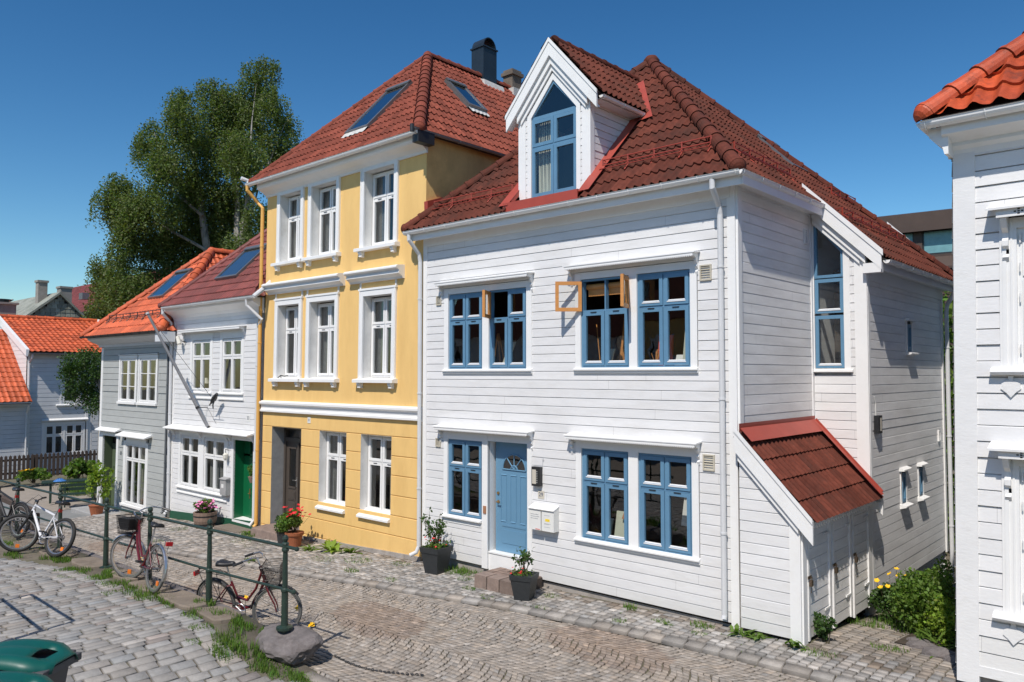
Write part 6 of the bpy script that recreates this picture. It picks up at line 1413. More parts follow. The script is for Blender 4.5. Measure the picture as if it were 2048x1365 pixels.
def plants():
    for (x, y, L, n, m, lab) in [(-5.0, -.24, .26, 16, 'leaf_mid', 'dandelion leaves against the left foot of the shed wall'), (-4.72, -.24, .22, 10, 'leaf_mid', 'flat green weed below the middle of the shed front'), (-4.22, -.22, .26, 14, 'leaf_mid', 'leafy weed at the right front corner of the shed'), (-14.5, -.42, .42, 26, 'leaf_lime', 'yellow green weeds growing at the foot of the yellow house below its left window'), (-14.05, -.30, .32, 18, 'leaf_mid', 'brownish green weeds at the foot of the yellow house between its windows'), (-18.1, -.35, .26, 14, 'leaf_mid', 'weeds beside the downpipe left of the brown door'), (-15.05, -.62, .26, 18, 'leaf_mid', 'low weeds right of the red flowered pot'), (-6.05, -.5, .12, 8, 'leaf_mid', 'tiny weed in the paving near the right downpipe'), (-15.2, -2.0, .16, 10, 'leaf_mid', 'small weed growing beside the kerb in front of the yellow house'), (-9.2, -5.12, .2, 6, 'leaf_mid', 'broad leaves on top of the grassy rock')]:
        rosette((x, y, gz(x, y) - .01), n, L, m, lab, group='weeds along the house walls')
    z = lambda x, y: gz(x, y) - .02
    # poppies beside the shed
    pts = [(-4.05, 2.60, .40), (-3.9, 2.75, .50), (-3.84, 2.9, .56), (-3.80, 2.85, .48), (-3.95, 2.45, .34), (-3.86, 2.5, .36), (-3.72, 2.95, .46)]
    bush('poppy_plant', 'clump of yellow poppies with green leaves at the corner of the shed', 'flowers', (-3.85, 2.62, z(-3.85, 2.62)), .42, 2600, .055, 'leaf_dark', stems=10, up=.52, flowers=[('petal_yellow', pts, .046)])
    bush('broadleaf_plant', 'low green plant growing under the first shed door', 'plant', (-4.02, .28, z(-4, .3)), .2, 500, .055, 'leaf_dark', up=.35)
    bush('shrub', 'tall light green garden shrub beside the concrete plinth', 'shrub', (-3.22, 2.1, z(-3.2, 2.1)), .52, 4400, .055, 'leaf_mid', stems=18, up=.80, group='garden shrubs')
    bush('shrub', 'yellow tipped shrub in the garden bed, close to the right house', 'shrub', (-2.92, 1.75, z(-2.92, 1.75)), .36, 2200, .05, 'leaf_lime', stems=12, up=.58, group='garden shrubs')
    bush('shrub', 'feathery green shrub at the back of the garden bed', 'shrub', (-3.3, 3.5, z(-3.3, 3.5)), .4, 2000, .05, 'leaf_mid', stems=12, up=.9, group='garden shrubs')
    bush('euphorbia', 'low yellow flowered clump at the edge of the garden bed', 'plant', (-3.25, 1.95, z(-3.25, 1.95)), .22, 900, .045, 'leaf_lime', up=.32)
    bush('euphorbia', 'yellow flowered clump in front of the shrubs, nearest the right house', 'plant', (-2.72, 1.5, z(-2.7, 1.5)), .26, 1100, .045, 'leaf_lime', up=.42)
    bush('low_plant', 'low green plant behind the edging stones', 'plant', (-3.05, 1.45, z(-3.05, 1.45)), .18, 420, .05, 'leaf_mid', up=.16)
    T = rosette((-2.62, 1.2, z(-2.6, 1.2)), 26, .62, 'leaf_mid', 'strap leaved plant arching over the edging stones', 'plant', 'strap_leaf_plant', w=.07)
    s = sheet('soil', -3.35, -2.3, 1.0, 8, 'soil', .004, 6, 14)
    for i, (x, y, r, lab) in enumerate([(-2.72, .82, .2, 'flat pale edging stone nearest the right house corner'), (-3.0, 1.05, .17, 'rounded edging stone in the middle of the bed edge'), (-3.12, 1.35, .14, 'small edging stone at the left end of the bed'), (-2.45, .68, .17, 'low edging stone touching the right house')]):
        boulder((x, y, z(x, y)), (r * 1.3, r * .8, r * .6), lab, 'edging_stone', 'stones edging the garden bed')
    # hedge behind
    T = thing('hedge', (-4.2, 11.5, -1), 'tall sunlit green hedge seen in the gap behind the white house', 'hedge')
    P = np.stack([rng.uniform(-6.2, -3.0, 9000), rng.uniform(10.8, 12.4, 9000), rng.uniform(-1, 5.6, 9000)], 1); P[:, 2] *= (1 + .06 * np.sin(P[:, 0] * 5)); V, F, c = leaves(P, .16, .4, 1, .8); npmesh('foliage', V, F, 'leaf_mid', c, T)
    P = np.stack([rng.uniform(-6, -3.4, 500), rng.uniform(9.6, 10.6, 500), rng.uniform(5.6, 6.3, 500)], 1); 
    # plants by the picket fence
    bush('shrub', 'leafy green plant growing against the picket fence', 'shrub', (-36.4, 1.9, -.85), .7, 700, .22, 'leaf_mid', stems=8, up=.9, group='plants along the fence'); bush('shrub', 'low plants with yellow flowers in front of the fence at far left', 'flowers', (-36.6, .2, -.85), .8, 600, .16, 'leaf_mid', stems=8, up=.5, group='plants along the fence', flowers=[('petal_yellow', [(-36.4, -.1, -.3), (-36.3, -.3, -.3), (-36.3, .1, -.28)], .14)])
    bush('shrub', 'low green plants at the right end of the picket fence', 'shrub', (-36.5, 2.9, -.85), .5, 400, .16, 'leaf_mid', stems=6, up=.4, group='plants along the fence')
    # poppies on the lane edge
    for (x, y, dz, lab) in [(-9.75, -4.1, .22, 'yellow poppy on the road beside the end of the railing'), (-10.46, -3.86, .28, 'yellow poppy seen through the front wheel of the lower bicycle'), (-11.63, -4.09, .28, 'yellow poppy between the wheels of the lower bicycle')]:
        zz = road_z(x, y); T = thing('poppy', (x, y, zz), lab, 'flower', 'single poppies by the railing'); B = MB(); blossom(B, (x, y, zz + dz), .055); blossom(B, (x + .01, y, zz + dz + .01), .045); B.build('petals', 'petal_yellow', T)
        B = MB(); B.tube([(x + .03, y, zz), (x, y, zz + dz)], .004, 4); B.build('stalk', 'stem', T)
    zz = .25; T = thing('poppy', (-13.75, -4.75, zz), 'row of small yellow poppies low behind the red bicycle wheel', 'flower', 'single poppies by the railing'); B = MB()
    for i in range(5): blossom(B, (-13.6 - .12 * i, -4.72, zz + .12 + .02 * i), .045)
    B.build('petals', 'petal_yellow', T)
def boulder(c, r, lab, name='rock', group=None, m='rock', seed=1):
    bm = bmesh.new(); bmesh.ops.create_icosphere(bm, subdivisions=4, radius=1); rr = random.Random(c[0] * 13 + seed); ax = [Vector((rr.gauss(0, 1), rr.gauss(0, 1), rr.gauss(0, .6))).normalized() for _ in range(9)]
    for v in bm.verts:
        k = 1.
        for a in ax: k = min(k, .78 / max(.25, v.co.normalized().dot(a))) if v.co.normalized().dot(a) > .3 else k
        v.co = v.co * k * (1 + rr.gauss(0, .016)) * (1 + .05 * math.sin(v.co.x * 7 + seed) * math.cos(v.co.y * 6)); v.co = Vector((v.co.x * r[0], v.co.y * r[1], v.co.z * r[2]))
    me = bpy.data.meshes.new(name); bm.to_mesh(me); bm.free(); me.materials.append(M[m]); o = bpy.data.objects.new(name, me); COL.objects.link(o); o.location = c
    tag(o, lab, 'stone', group); return o
plants()

def pot_plants():
    def square_pot(c, s, hh, lab, seed, rot=.0):
        random.seed(seed); T = thing('potted_plant', c, lab, 'potted plant', 'square dark pots by the blue door'); B = MB()
        B.lathe(c, [(s * .34, 0), (s * .47, hh * .80), (s * .47, hh * .80 + .001), (s * .50, hh * .80), (s * .52, hh), (s * .47, hh), (s * .45, hh - .04)], 4, True, rot); B.build('pot', 'anthracite', T, bevel=.006)
        B = MB(); B.lathe(c, [(s * .45, hh - .05), (s * .45, hh - .045)], 4, True, rot); B.build('soil', 'soil', T)
        return T
    def rosebush(T, c, z0, hgt, w, n, seed, lean=0):
        r = random.Random(seed); B = MB(); P = []
        for i in range(n):
            a = r.uniform(0, 6.28); q = w * r.uniform(.2, 1); tip = Vector((c[0] + math.cos(a) * q + lean, c[1] + math.sin(a) * q * .6, z0 + hgt * r.uniform(.45, 1))); b = Vector((c[0] + r.gauss(0, .04), c[1] + r.gauss(0, .04), z0)); mid = b.lerp(tip, .5) + Vector((r.gauss(0, .03), r.gauss(0, .03), .08)); B.tube([b, mid, tip], [.007, .005, .002], 5, cap=False)
            for k in range(14):
                t = r.uniform(.35, 1.05); p = b.lerp(mid, t * 2) if t < .5 else mid.lerp(tip, t * 2 - 1); P.append((p.x + r.gauss(0, .035), p.y + r.gauss(0, .035), p.z + r.gauss(0, .03)))
        B.build('stem', 'stem', T); V, F, cc = leaves(np.array(P), .068, .3, .6, .62, -.3); npmesh('leaves', V, F, 'leaf_dark', cc, T)
    c = (-11.12, -.42, gz(-11.12, -.42) - .01); T = square_pot(c, .44, .50, 'large dark square pot with a tall leafy rose left of the blue door', 3, .12); rosebush(T, c, c[2] + .46, .72, .38, 22, 5)
    P = rng.uniform(-.2, .2, (260, 3)) + np.array(c) + np.array([0, 0, .52]); P[:, 2] = c[2] + rng.uniform(.47, .6, 260); V, F, cc = leaves(P, .05, .3); npmesh('ground_cover', V, F, 'leaf_mid', cc, T)
    B = MB(); [blossom(B, (c[0] + random.uniform(-.22, .25), c[1] + random.uniform(-.22, .1), c[2] + random.uniform(.52, .72)), .022) for _ in range(16)]; B.build('flowers', 'petal_red', T)
    c = (-8.62, -.72, gz(-8.6, -.7) - .01); T = square_pot(c, .38, .42, 'smaller dark square pot with a thin rose at the right end of the stone step', 9, .35); rosebush(T, (c[0] - .02, c[1], 0), c[2] + .38, .52, .24, 11, 8)
    P = rng.uniform(-.16, .16, (130, 3)) + np.array(c) + np.array([0, 0, .4]); P[:, 0] -= .06; P[:, 2] = c[2] + rng.uniform(.38, .47, 130); V, F, cc = leaves(P, .045, .3); npmesh('ground_cover', V, F, 'leaf_mid', cc, T)
    B = MB(); [blossom(B, (c[0] + random.uniform(-.2, .1), c[1] + random.uniform(-.18, .1), c[2] + random.uniform(.42, .55)), .02) for _ in range(9)]; B.build('flowers', 'petal_red', T)
    # terracotta pot with red flowers by the brown door, and a dark pot beside it
    x, y = -15.75, -.62; z = gz(x, y) - .01; T = bush('potted_flowers', 'terracotta pot overflowing with leaves and red flowers beside the brown door step', 'potted plant', (x, y, z + .30), .40, 2400, .06, 'leaf_mid', stems=14, up=.46, flowers=[('petal_red', [(x + random.uniform(-.15, .38), y + random.uniform(-.25, .2), z + random.uniform(.72, .92)) for _ in range(34)], .042)])
    B = MB(); B.lathe((x + .06, y, z), [(.13, 0), (.19, .28), (.21, .28), (.22, .34), (.18, .34)], 20); B.build('pot', 'terracotta', T)
    x, y = -16.25, -.55; z = gz(x, y) - .01; T = bush('potted_shrub', 'dark pot with grey green leaves left of the red flowered pot', 'potted plant', (x, y, z + .2), .3, 1000, .05, 'leaf_dark', up=.42)
    B = MB(); B.lathe((x, y, z), [(.13, 0), (.16, .24), (.17, .26), (.14, .26)], 16); B.build('pot', 'anthracite', T)
    # barrel
    x, y = -20.35, -.42; z = gz(x, y) - .02; T = bush('barrel_planter', 'wooden half barrel planted with pink flowers under the windows of the small white house', 'potted plant', (x, y, z + .40), .34, 1300, .06, 'leaf_mid', stems=10, up=.34, flowers=[('petal_pink', [(x + random.uniform(-.15, .5), y + random.uniform(-.28, .2), z + random.uniform(.52, .76)) for _ in range(46)], .04)])
    B = MB(); B.lathe((x, y, z), [(.23, 0), (.30, .22), (.31, .44), (.27, .44), (.27, .38)], 18); B.build('barrel', 'barrel', T)
    B = MB(); B.lathe((x, y, z + .10), [(.272, 0), (.282, .04)], 18); B.lathe((x, y, z + .32), [(.306, 0), (.312, .04)], 18); B.build('hoop', 'dark_metal', T)
    # plant outside the grey house
    x, y = -27.05, -.75; z = gz(x, y) - .02; T = bush('potted_shrub', 'light green leafy plant in a terracotta pot below the grey house window', 'potted plant', (x, y, z + .30), .44, 430, .13, 'leaf_lime', stems=9, up=1.35)
    B = MB(); B.lathe((x, y, z), [(.16, 0), (.22, .28), (.25, .34), (.2, .34)], 16); B.build('pot', 'terracotta', T)
    # hanging basket on the green door
    x, z = -18.86, .95; T = bush('hanging_basket', 'round basket of green leaves hanging on the green door', 'hanging plant', (x, .14, z), .19, 700, .04, 'leaf_mid', stems=8, up=.34)
    B = MB(); B.lathe((x, .14, z - .12), [(.09, 0), (.14, .16), (.12, .16)], 14); B.tube([(x, .14, z + .1), (x, .2, z + .45)], .004, 4); B.build('basket', 'barrel', T)
pot_plants()

# ================================================================== STREET OBJECTS
def railing():
    posts = [(-9.33, -4.80, .30), (-11.3, -4.87, .22), (-13.2, -4.95, .22), (-14.9, -5.0, .22), (-17.1, -5.05, .20), (-19.6, -5.1, .18), (-21.8, -5.15, .16)]
    T = thing('iron_railing', (-13, -4.9, .2), 'dark green iron railing with round posts and two rails along the upper lane', 'railing')
    tops = []
    for i, (x, y, z) in enumerate(posts):
        top = 1.47 - .012 * (-9.3 - x); H = top - z; B = MB()
        B.lathe((x, y, z - .15), [(.05, 0), (.05, .12)], 10)
        B.lathe((x, y, z), [(.11, -.02), (.11, .012), (.048, .03), (.046, .10), (.044, H * .40), (.050, H * .40 + .005), (.054, H * .42), (.050, H * .44), (.038, H * .45), (.036, H * .62), (.032, H * .86), (.046, H * .865), (.050, H * .885), (.042, H * .905), (.042, H * .94), (.050, H * .95), (.042, H * .965), (.024, H * .975), (.036, H * .99), (.042, H * 1.01), (.034, H * 1.035), (.014, H * 1.05)], 14)
        B.build('post', 'iron_green', T, smooth=False); tops.append((x, y, z + H * .92, z + H * .43))
    x0, y0, a0, b0 = tops[0]
    for nm, k, e in (('top_rail', 2, .26), ('lower_rail', 3, .20)):
        pts = [(x0 + e, y0 + .01, tops[0][k])] + [(t[0], t[1], t[k]) for t in tops]; B = MB(); B.tube(pts, .023 if k == 2 else .019, 10); B.lathe((x0 + e, y0 + .01, tops[0][k] - .03), [(.012, 0), (.03, .012), (.034, .03), (.03, .048), (.012, .06)], 10)
        B.build(nm, 'iron_green', T)
railing()
boulder((-9.34, -4.72, .07), (.60, .38, .215), 'big grey rock carrying the last railing post where the upper lane meets the road')
for i, (x, y, rx, ry, lab) in enumerate([(-10.72, -5.02, .42, .22, 'flat brown slab just left of the rock below the lower bicycle'), (-11.75, -5.02, .60, .24, 'long flat slab at the foot of the second railing post'), (-12.95, -5.05, .42, .2, 'flat slab under the rear wheel of the red bicycle'), (-13.9, -5.02, .40, .2, 'slab under the front wheel of the red bicycle'), (-15.4, -5.1, .55, .24, 'slab beside the fourth railing post'), (-16.7, -5.2, .5, .25, 'slab under the rear wheel of the white bicycle'), (-18.1, -5.25, .6, .25, 'slab below the leftmost bicycle')]):
    bm = bmesh.new(); rr = random.Random(i + 3); n = 11; rot = rr.uniform(-.1, .1)
    ring = [(math.cos(2 * math.pi * k / n), math.sin(2 * math.pi * k / n)) for k in range(n)]; k_ = [rr.uniform(.85, 1.1) for _ in ring]
    def pt(a, q, s, zz): u = (abs(a) ** .55) * math.copysign(1, a) * rx * s * q; v = (abs(b_) ** .55) * math.copysign(1, b_) * ry * s * q; return (x + u, y + v, zz)
    B = MB(); R0 = []; R1 = []
    for (a, b_), q in zip(ring, k_):
        R0.append(pt(a, q, 1.04, lane_z(x, y) - .12)); R1.append(pt(a, q, 1.0, lane_z(x, y) + .012)); 
    R2 = [((p[0] - x) * .93 + x, (p[1] - y) * .9 + y, lane_z(x, y) + .026 + rr.gauss(0, .004)) for p in R1]
    for A, Bq in ((R0, R1), (R1, R2)):
        for k in range(n): B.face([A[k], A[(k + 1) % n], Bq[(k + 1) % n], Bq[k]])
    c = (x, y, lane_z(x, y) + .032)
    for k in range(n): B.face([R2[k], R2[(k + 1) % n], c])
    tag(B.build('stone_slab', 'slab'), lab, 'slab', 'flat slabs along the edge of the upper lane'); bm.free()

def wheel(par, c, r, steer=None, tyre='rubber', wide=.022, spokes=28, name='wheel', rim='chrome', hub=.02):
    """wheel in the local x-z plane; steer = (pivot, axis, angle) turns it"""
    def tr(p):
        v = Vector(p)
        if steer: v = steer @ v
        return v
    B = MB(); n = 40; prof = [(math.cos(t) * wide, math.sin(t) * wide) for t in np.linspace(0, 2 * math.pi, 9)[:-1]]
    ring = lambda R_0, pr, BB: [[BB.v.append(tuple(tr((c[0] + (R_0 + a) * math.cos(2 * math.pi * k / n), c[1] + b, c[2] + (R_0 + a) * math.sin(2 * math.pi * k / n))))) for a, b in pr] for k in range(n)]
    def tor(R_0, pr, BB):
        i0 = len(BB.v); ring(R_0, pr, BB); m = len(pr)
        for k in range(n):
            for q in range(m): BB.f.append((i0 + k * m + q, i0 + k * m + (q + 1) % m, i0 + ((k + 1) % n) * m + (q + 1) % m, i0 + ((k + 1) % n) * m + q)); BB.c.append((1, 1, 1))
    tor(r - wide, prof, B); w = B.build(name, tyre, par, local=True, smooth=True)
    B = MB(); tor(r - 2 * wide - .008, [(.014, .013), (-.006, .011), (-.006, -.011), (.014, -.013)], B); B.build('rim', rim, w, local=True)
    B = MB()
    for k in range(spokes):
        a = 2 * math.pi * k / spokes; s = 1 if k % 2 else -1; a2 = a + (.35 if k % 4 < 2 else -.35)
        B.tube([tr((c[0] + .02 * math.cos(a2), c[1] + s * .03, c[2] + .02 * math.sin(a2))), tr((c[0] + (r - 2 * wide - .01) * math.cos(a), c[1], c[2] + (r - 2 * wide - .01) * math.sin(a)))], .0016, 3, cap=False)
    B.tube([tr((c[0], c[1] - .05, c[2])), tr((c[0], c[1] - .02, c[2])), tr((c[0], c[1] + .02, c[2])), tr((c[0], c[1] + .05, c[2]))], [.012, hub, hub, .012], 10); B.build('spokes', 'spoke', w, local=True)
    return w
def bicycle(loc, heading, lean, steer_deg, label, style, colour, basket=False, rack=False, fenders=False, reflect=True):
    T = thing('bicycle', loc, label, 'bicycle', 'bicycles leaning on the railing'); T.rotation_mode = 'XYZ'
    T.rotation_euler = Matrix.Rotation(R_(heading), 3, 'Z') @ Matrix.Rotation(R_(lean), 3, 'X') and (Matrix.Rotation(R_(heading), 3, 'Z') @ Matrix.Rotation(R_(lean), 3, 'X')).to_euler()
    T.scale = (1.12, 1.12, 1.12); r = .33; wb = 1.02; rh = (0, 0, r); fh = (wb, 0, r); bb = (.44, 0, .29); city = style == 'city'
    ht = Vector((.80 if city else .83, 0, .92 if city else .84)); hb = Vector((.87, 0, .72)); stt = Vector((.29, 0, .66 if city else .70)); ax = (ht - hb).normalized()
    Rm = Matrix.Translation(hb) @ Matrix.Rotation(R_(steer_deg), 4, ax) @ Matrix.Translation(-hb)
    L = dict(local=True)
    wheel(T, rh, r, None, 'rubber' if not city else 'rubber_grey', .019 if city else .030, name='rear_wheel'); wheel(T, fh, r, Rm, 'rubber' if not city else 'rubber_grey', .019 if city else .030, name='front_wheel')
    fr = MB()
    if city:
        fr.tube([hb + ax * .03, (.74, 0, .50), (.60, 0, .345), bb], .021, 10); fr.tube([hb + ax * .14, (.70, 0, .60), (.54, 0, .42), (.36, 0, .45)], .017, 10)
    else: fr.tube([hb + ax * .02, bb], .024, 10); fr.tube([ht - ax * .02, stt - Vector((0, 0, .02))], .019, 10)
    fr.tube([bb, stt], .016, 10); fr.tube([hb, ht], .024, 12); fr.tube([(bb[0], -.035, bb[2]), (bb[0], .035, bb[2])], .024, 12)
    for s in (-1, 1): fr.tube([bb, (.36, s * .045, .30), (0, s * .06, r)], .010, 8); fr.tube([stt - Vector((0, 0, .06)), (.24, s * .04, .60), (0, s * .06, r)], .009, 8)
    fr.build('frame', colour, T, **L)
    fk = MB(); fk.tube([Rm @ Vector((hb.x, -.055, hb.z)), Rm @ hb, Rm @ Vector((hb.x, .055, hb.z))], .016, 8)
    for s in (-1, 1): fk.tube([Rm @ Vector(p) for p in ((hb.x, s * .055, hb.z), (.93, s * .058, .56), (1.0, s * .055, .42), (wb, s * .055, r))], [.015, .013, .010, .008] if city else [.019, .019, .016, .014], 8)
    fk.build('fork', colour if city else 'bike_black', T, **L)
    hbm = MB(); g = MB()
    top = ht + ax * (.10 if city else .06)
    hbm.tube([Rm @ ht, Rm @ top, Rm @ (top + Vector((.05, 0, .02)))], .012, 8)
    if city: path = [(-.22, .30, -.01), (-.13, .28, .02), (-.02, .20, .05), (.05, .10, .04), (.06, 0, .02)]
    else: path = [(-.04, .31, .03), (-.02, .24, .03), (.03, .08, .0), (.05, 0, .0)]
    left = [Rm @ (top + Vector(p)) for p in path]; right = [Rm @ (top + Vector((p[0], -p[1], p[2]))) for p in path]
    hbm.tube(left + right[::-1][1:], .011, 8); hh = hbm.build('handlebar', 'chrome' if city else 'bike_black', T, **L)
    for q in (left, right): d = (q[0] - q[1]).normalized(); g.tube([q[0] + d * .02, q[0] - d * .11], .017, 8)
    for q in (left, right): g.tube([q[1], q[1] + Vector((.05, 0, -.03)), q[0] + Vector((.06, 0, -.05))], .005, 5)
    g.build('grip', 'bike_black', hh, **L)
    cb = MB()
    for q in (left, right): cb.tube([q[1], q[1] + Vector((.14, 0, .05)), Rm @ (hb + Vector((.14, 0, .10))), Rm @ (hb + Vector((.04, 0, -.05)))], .0035, 5)
    cb.build('brake_cable', 'bike_black', T, **L)
    sp = stt + Vector((-.055, 0, .17 if not city else .22)); B = MB(); B.tube([stt - Vector((0, 0, .02)), sp], .0135, 8); B.build('seat_post', 'chrome', T, **L)
    B = MB(); n = 9; prev = None
    for k in range(n):
        t = k / (n - 1); x = sp.x - .13 + .27 * t; w = .085 * (1 - t) ** .8 + .018; w = w if t > .08 else w * .75; z = sp.z + .035 + .015 * (1 - 2 * t) ** 2 - (.01 if k in (0, n - 1) else 0)
        cur = [(x, -w, z - .035), (x, -w * .9, z), (x, -w * .4, z + .018), (x, 0, z + .012), (x, w * .4, z + .018), (x, w * .9, z), (x, w, z - .035)]
        if prev:
            for q in range(6): B.face([prev[q], prev[q + 1], cur[q + 1], cur[q]])
            B.face([prev[0], cur[0], cur[6], prev[6]])
        else: B.face(cur)
        prev = cur
    B.face(prev[::-1]); B.build('saddle', 'bike_black', T, smooth=True, merge=True, **L)
    B = MB()
    B.lathe((0, 0, 0), [(.0, 0), (.001, 0)], 3)
    cr = [(bb[0] + .09 * math.cos(t), -.045, bb[2] + .09 * math.sin(t)) for t in np.linspace(0, 2 * math.pi, 25)[:-1]]; B.tube(cr, .006, 5, closed=True)
    for t in range(5): B.tube([(bb[0], -.045, bb[2]), (bb[0] + .088 * math.cos(t * 1.257), -.045, bb[2] + .088 * math.sin(t * 1.257))], .006, 4)
    a = .6
    for s in (1, -1):
        e = (bb[0] + s * .17 * math.cos(a), -s * .065, bb[2] - s * .17 * math.sin(a)); B.tube([(bb[0], -s * .05, bb[2]), e], .010, 6)
    B.build('crankset', 'chrome', T, **L)
    for s in (1, -1):
        e = (bb[0] + s * .17 * math.cos(a), -s * .075, bb[2] - s * .17 * math.sin(a)); B = MB(); f = Fr((e[0], e[1]), (1, 0), (0, 1)); B.box(f, -.045, .045, *sorted((0, -s * .09)), e[2] - .012, e[2] + .012); B.build('pedal', 'bike_black', T, **L)
    B = MB(); B.tube([(0, -.045, r + .04), (bb[0], -.045, bb[2] + .088)], .005, 4); B.tube([(0, -.045, r - .04), (bb[0], -.045, bb[2] - .088)], .005, 4); B.tube([(0.04 * math.cos(t), -.045, r + .04 * math.sin(t)) for t in np.linspace(0, 6.28, 13)[:-1]], .008, 4, closed=True)
    if not city: B.tube([(0, -.05, r), (.02, -.055, r - .09), (-.0, -.055, r - .12)], .012, 6)
    B.build('chain', 'dark_metal', T, **L)
    if fenders:
        for c, M4, t0, t1, mt in ((rh, None, 15, 200, 'chrome' if fenders == 'chrome' else 'bike_black'), (fh, Rm, 35, 175, 'chrome' if fenders == 'chrome' else 'bike_black')):
            B = MB(); prev = None
            for t in np.linspace(R_(t0), R_(t1), 20):
                R0 = r + .02; cur = [(c[0] + (R0 - d) * math.cos(t), w, c[2] + (R0 - d) * math.sin(t)) for w, d in ((-.027, .014), (-.018, .002), (0, -.003), (.018, .002), (.027, .014))]
                cur = [tuple((M4 @ Vector(p)) if M4 else p) for p in cur]
                if prev:
                    for q in range(4): B.face([prev[q], prev[q + 1], cur[q + 1], cur[q]])
                prev = cur
            for s in (-1, 1):
                q0 = Vector((c[0], s * .06, c[2])); q1 = Vector((c[0] - (r) * .8, s * .028, c[2] + r * .6)); B.tube([M4 @ q0 if M4 else q0, M4 @ q1 if M4 else q1], .002, 4)
            B.build('mudguard', mt, T, **L)
    if rack:
        B = MB(); z = .76
        for s in (-1, 1):
            B.tube([(.22, s * .04, z - .02), (.12, s * .06, z), (-.26, s * .065, z), (-.30, s * .03, z + .0)], .006, 6); B.tube([(0, s * .07, r), (-.03, s * .066, z)], .005, 5); B.tube([(0, s * .07, r), (-.2, s * .066, z)], .005, 5)
        for x in (.1, 0, -.1, -.2, -.28): B.tube([(x, -.065, z), (x, .065, z)], .004, 5)
        B.tube([(.1, .03, z + .03), (-.24, .03, z + .04), (-.24, -.03, z + .04), (.1, -.03, z + .03)], .004, 5); B.build('luggage_rack', 'chrome' if fenders == 'chrome' else 'bike_black', T, **L)
    if basket:
        B = MB(); o = Rm @ (top + Vector((.20, 0, -.06))); fx = (Rm.to_3x3() @ Vector((1, 0, 0))); fx.z = 0; fx.normalize(); fy = Vector((-fx.y, fx.x, 0))
        def bp(u, v, z): k = 1 - .28 * (1 - (z + .26) / .26); return o + fx * (u * k) + fy * (v * k) + Vector((0, 0, z))
        W2, D2 = .175, .125
        for z, rr in ((0, .006), (-.09, .003), (-.18, .003), (-.26, .004)): B.tube([bp(D2, W2, z), bp(-D2, W2, z), bp(-D2, -W2, z), bp(D2, -W2, z)], rr, 5, closed=True)
        nn = 15
        for i in range(nn + 1):
            t = -1 + 2 * i / nn
            for a0, a1 in (((D2, W2 * t), None), ((-D2, W2 * t), None)): B.tube([bp(a0[0], a0[1], 0), bp(a0[0], a0[1], -.26)], .0018, 3, cap=False)
            if i % 1 == 0: B.tube([bp(D2 * t, W2, 0), bp(D2 * t, W2, -.26)], .0018, 3, cap=False); B.tube([bp(D2 * t, -W2, 0), bp(D2 * t, -W2, -.26)], .0018, 3, cap=False)
            B.tube([bp(D2, W2 * t, -.26), bp(-D2, W2 * t, -.26)], .0018, 3, cap=False)
        for k in range(10):
            z = -.26 * (k + .5) / 10; B.tube([bp(D2, W2, z), bp(-D2, W2, z), bp(-D2, -W2, z), bp(D2, -W2, z)], .0016, 3, closed=True)
        B.build('basket', 'bike_black', T, **L)
        if basket == 'full':
            B = MB(); q = [bp(D2 * .9, W2 * .9, -.03), bp(-D2 * .9, W2 * .9, -.03), bp(-D2 * .9, -W2 * .9, -.03), bp(D2 * .9, -W2 * .9, -.03)]; q2 = [bp(D2 * .7, W2 * .8, -.2), bp(-D2 * .7, W2 * .8, -.2), bp(-D2 * .7, -W2 * .8, -.2), bp(D2 * .7, -W2 * .8, -.2)]; B.hull8(q2 + q); B.build('bag', 'bike_black', T, **L)
    B = MB()
    if rack: B.box(XY, -.33, -.30, -.045, .045, .69, .745)
    else: B.box(XY, sp.x - .045, sp.x - .02, -.03, .03, sp.z - .13, sp.z - .08)
    B.build('rear_reflector', 'reflector_red', T, **L)
    if reflect:
        for c, M4, a in ((rh, None, 4.1), (fh, Rm, 4.6)):
            B = MB(); p = Vector((c[0] + .22 * math.cos(a), c[1], c[2] + .22 * math.sin(a))); q = [p + Vector((dx, dy, dz)) for dz in (-.03, .03) for dx, dy in ((-.03, -.008), (.03, -.008), (.03, .008), (-.03, .008))]
            B.hull8([M4 @ v if M4 else v for v in q]); B.build('wheel_reflector', 'reflector_orange', T, **L)
    return T
bicycle((-12.50, -5.20, .25), 178, 8, 30, 'dark red city bicycle with wire basket and chrome rear mudguard leaning on the railing', 'city', 'bike_red', basket='full', rack=True, fenders='chrome')
bicycle((-16.25, -5.42, .25), 200, 20, 45, 'white mountain bicycle with its front wheel turned and frame tilted to the railing', 'mtb', 'bike_white')
bicycle((-18.85, -5.3, .22), 192, 6, 10, 'black and white mountain bicycle cut off by the left edge of the photo', 'mtb', 'bike_black', fenders='black')
bicycle((-11.50, -4.60, road_z(-11.3, -4.2) + .0), 20, 8, 28, 'dark red step through bicycle with empty wire basket standing on the road behind the railing', 'city', 'bike_red', basket=True, rack=True, fenders='black')

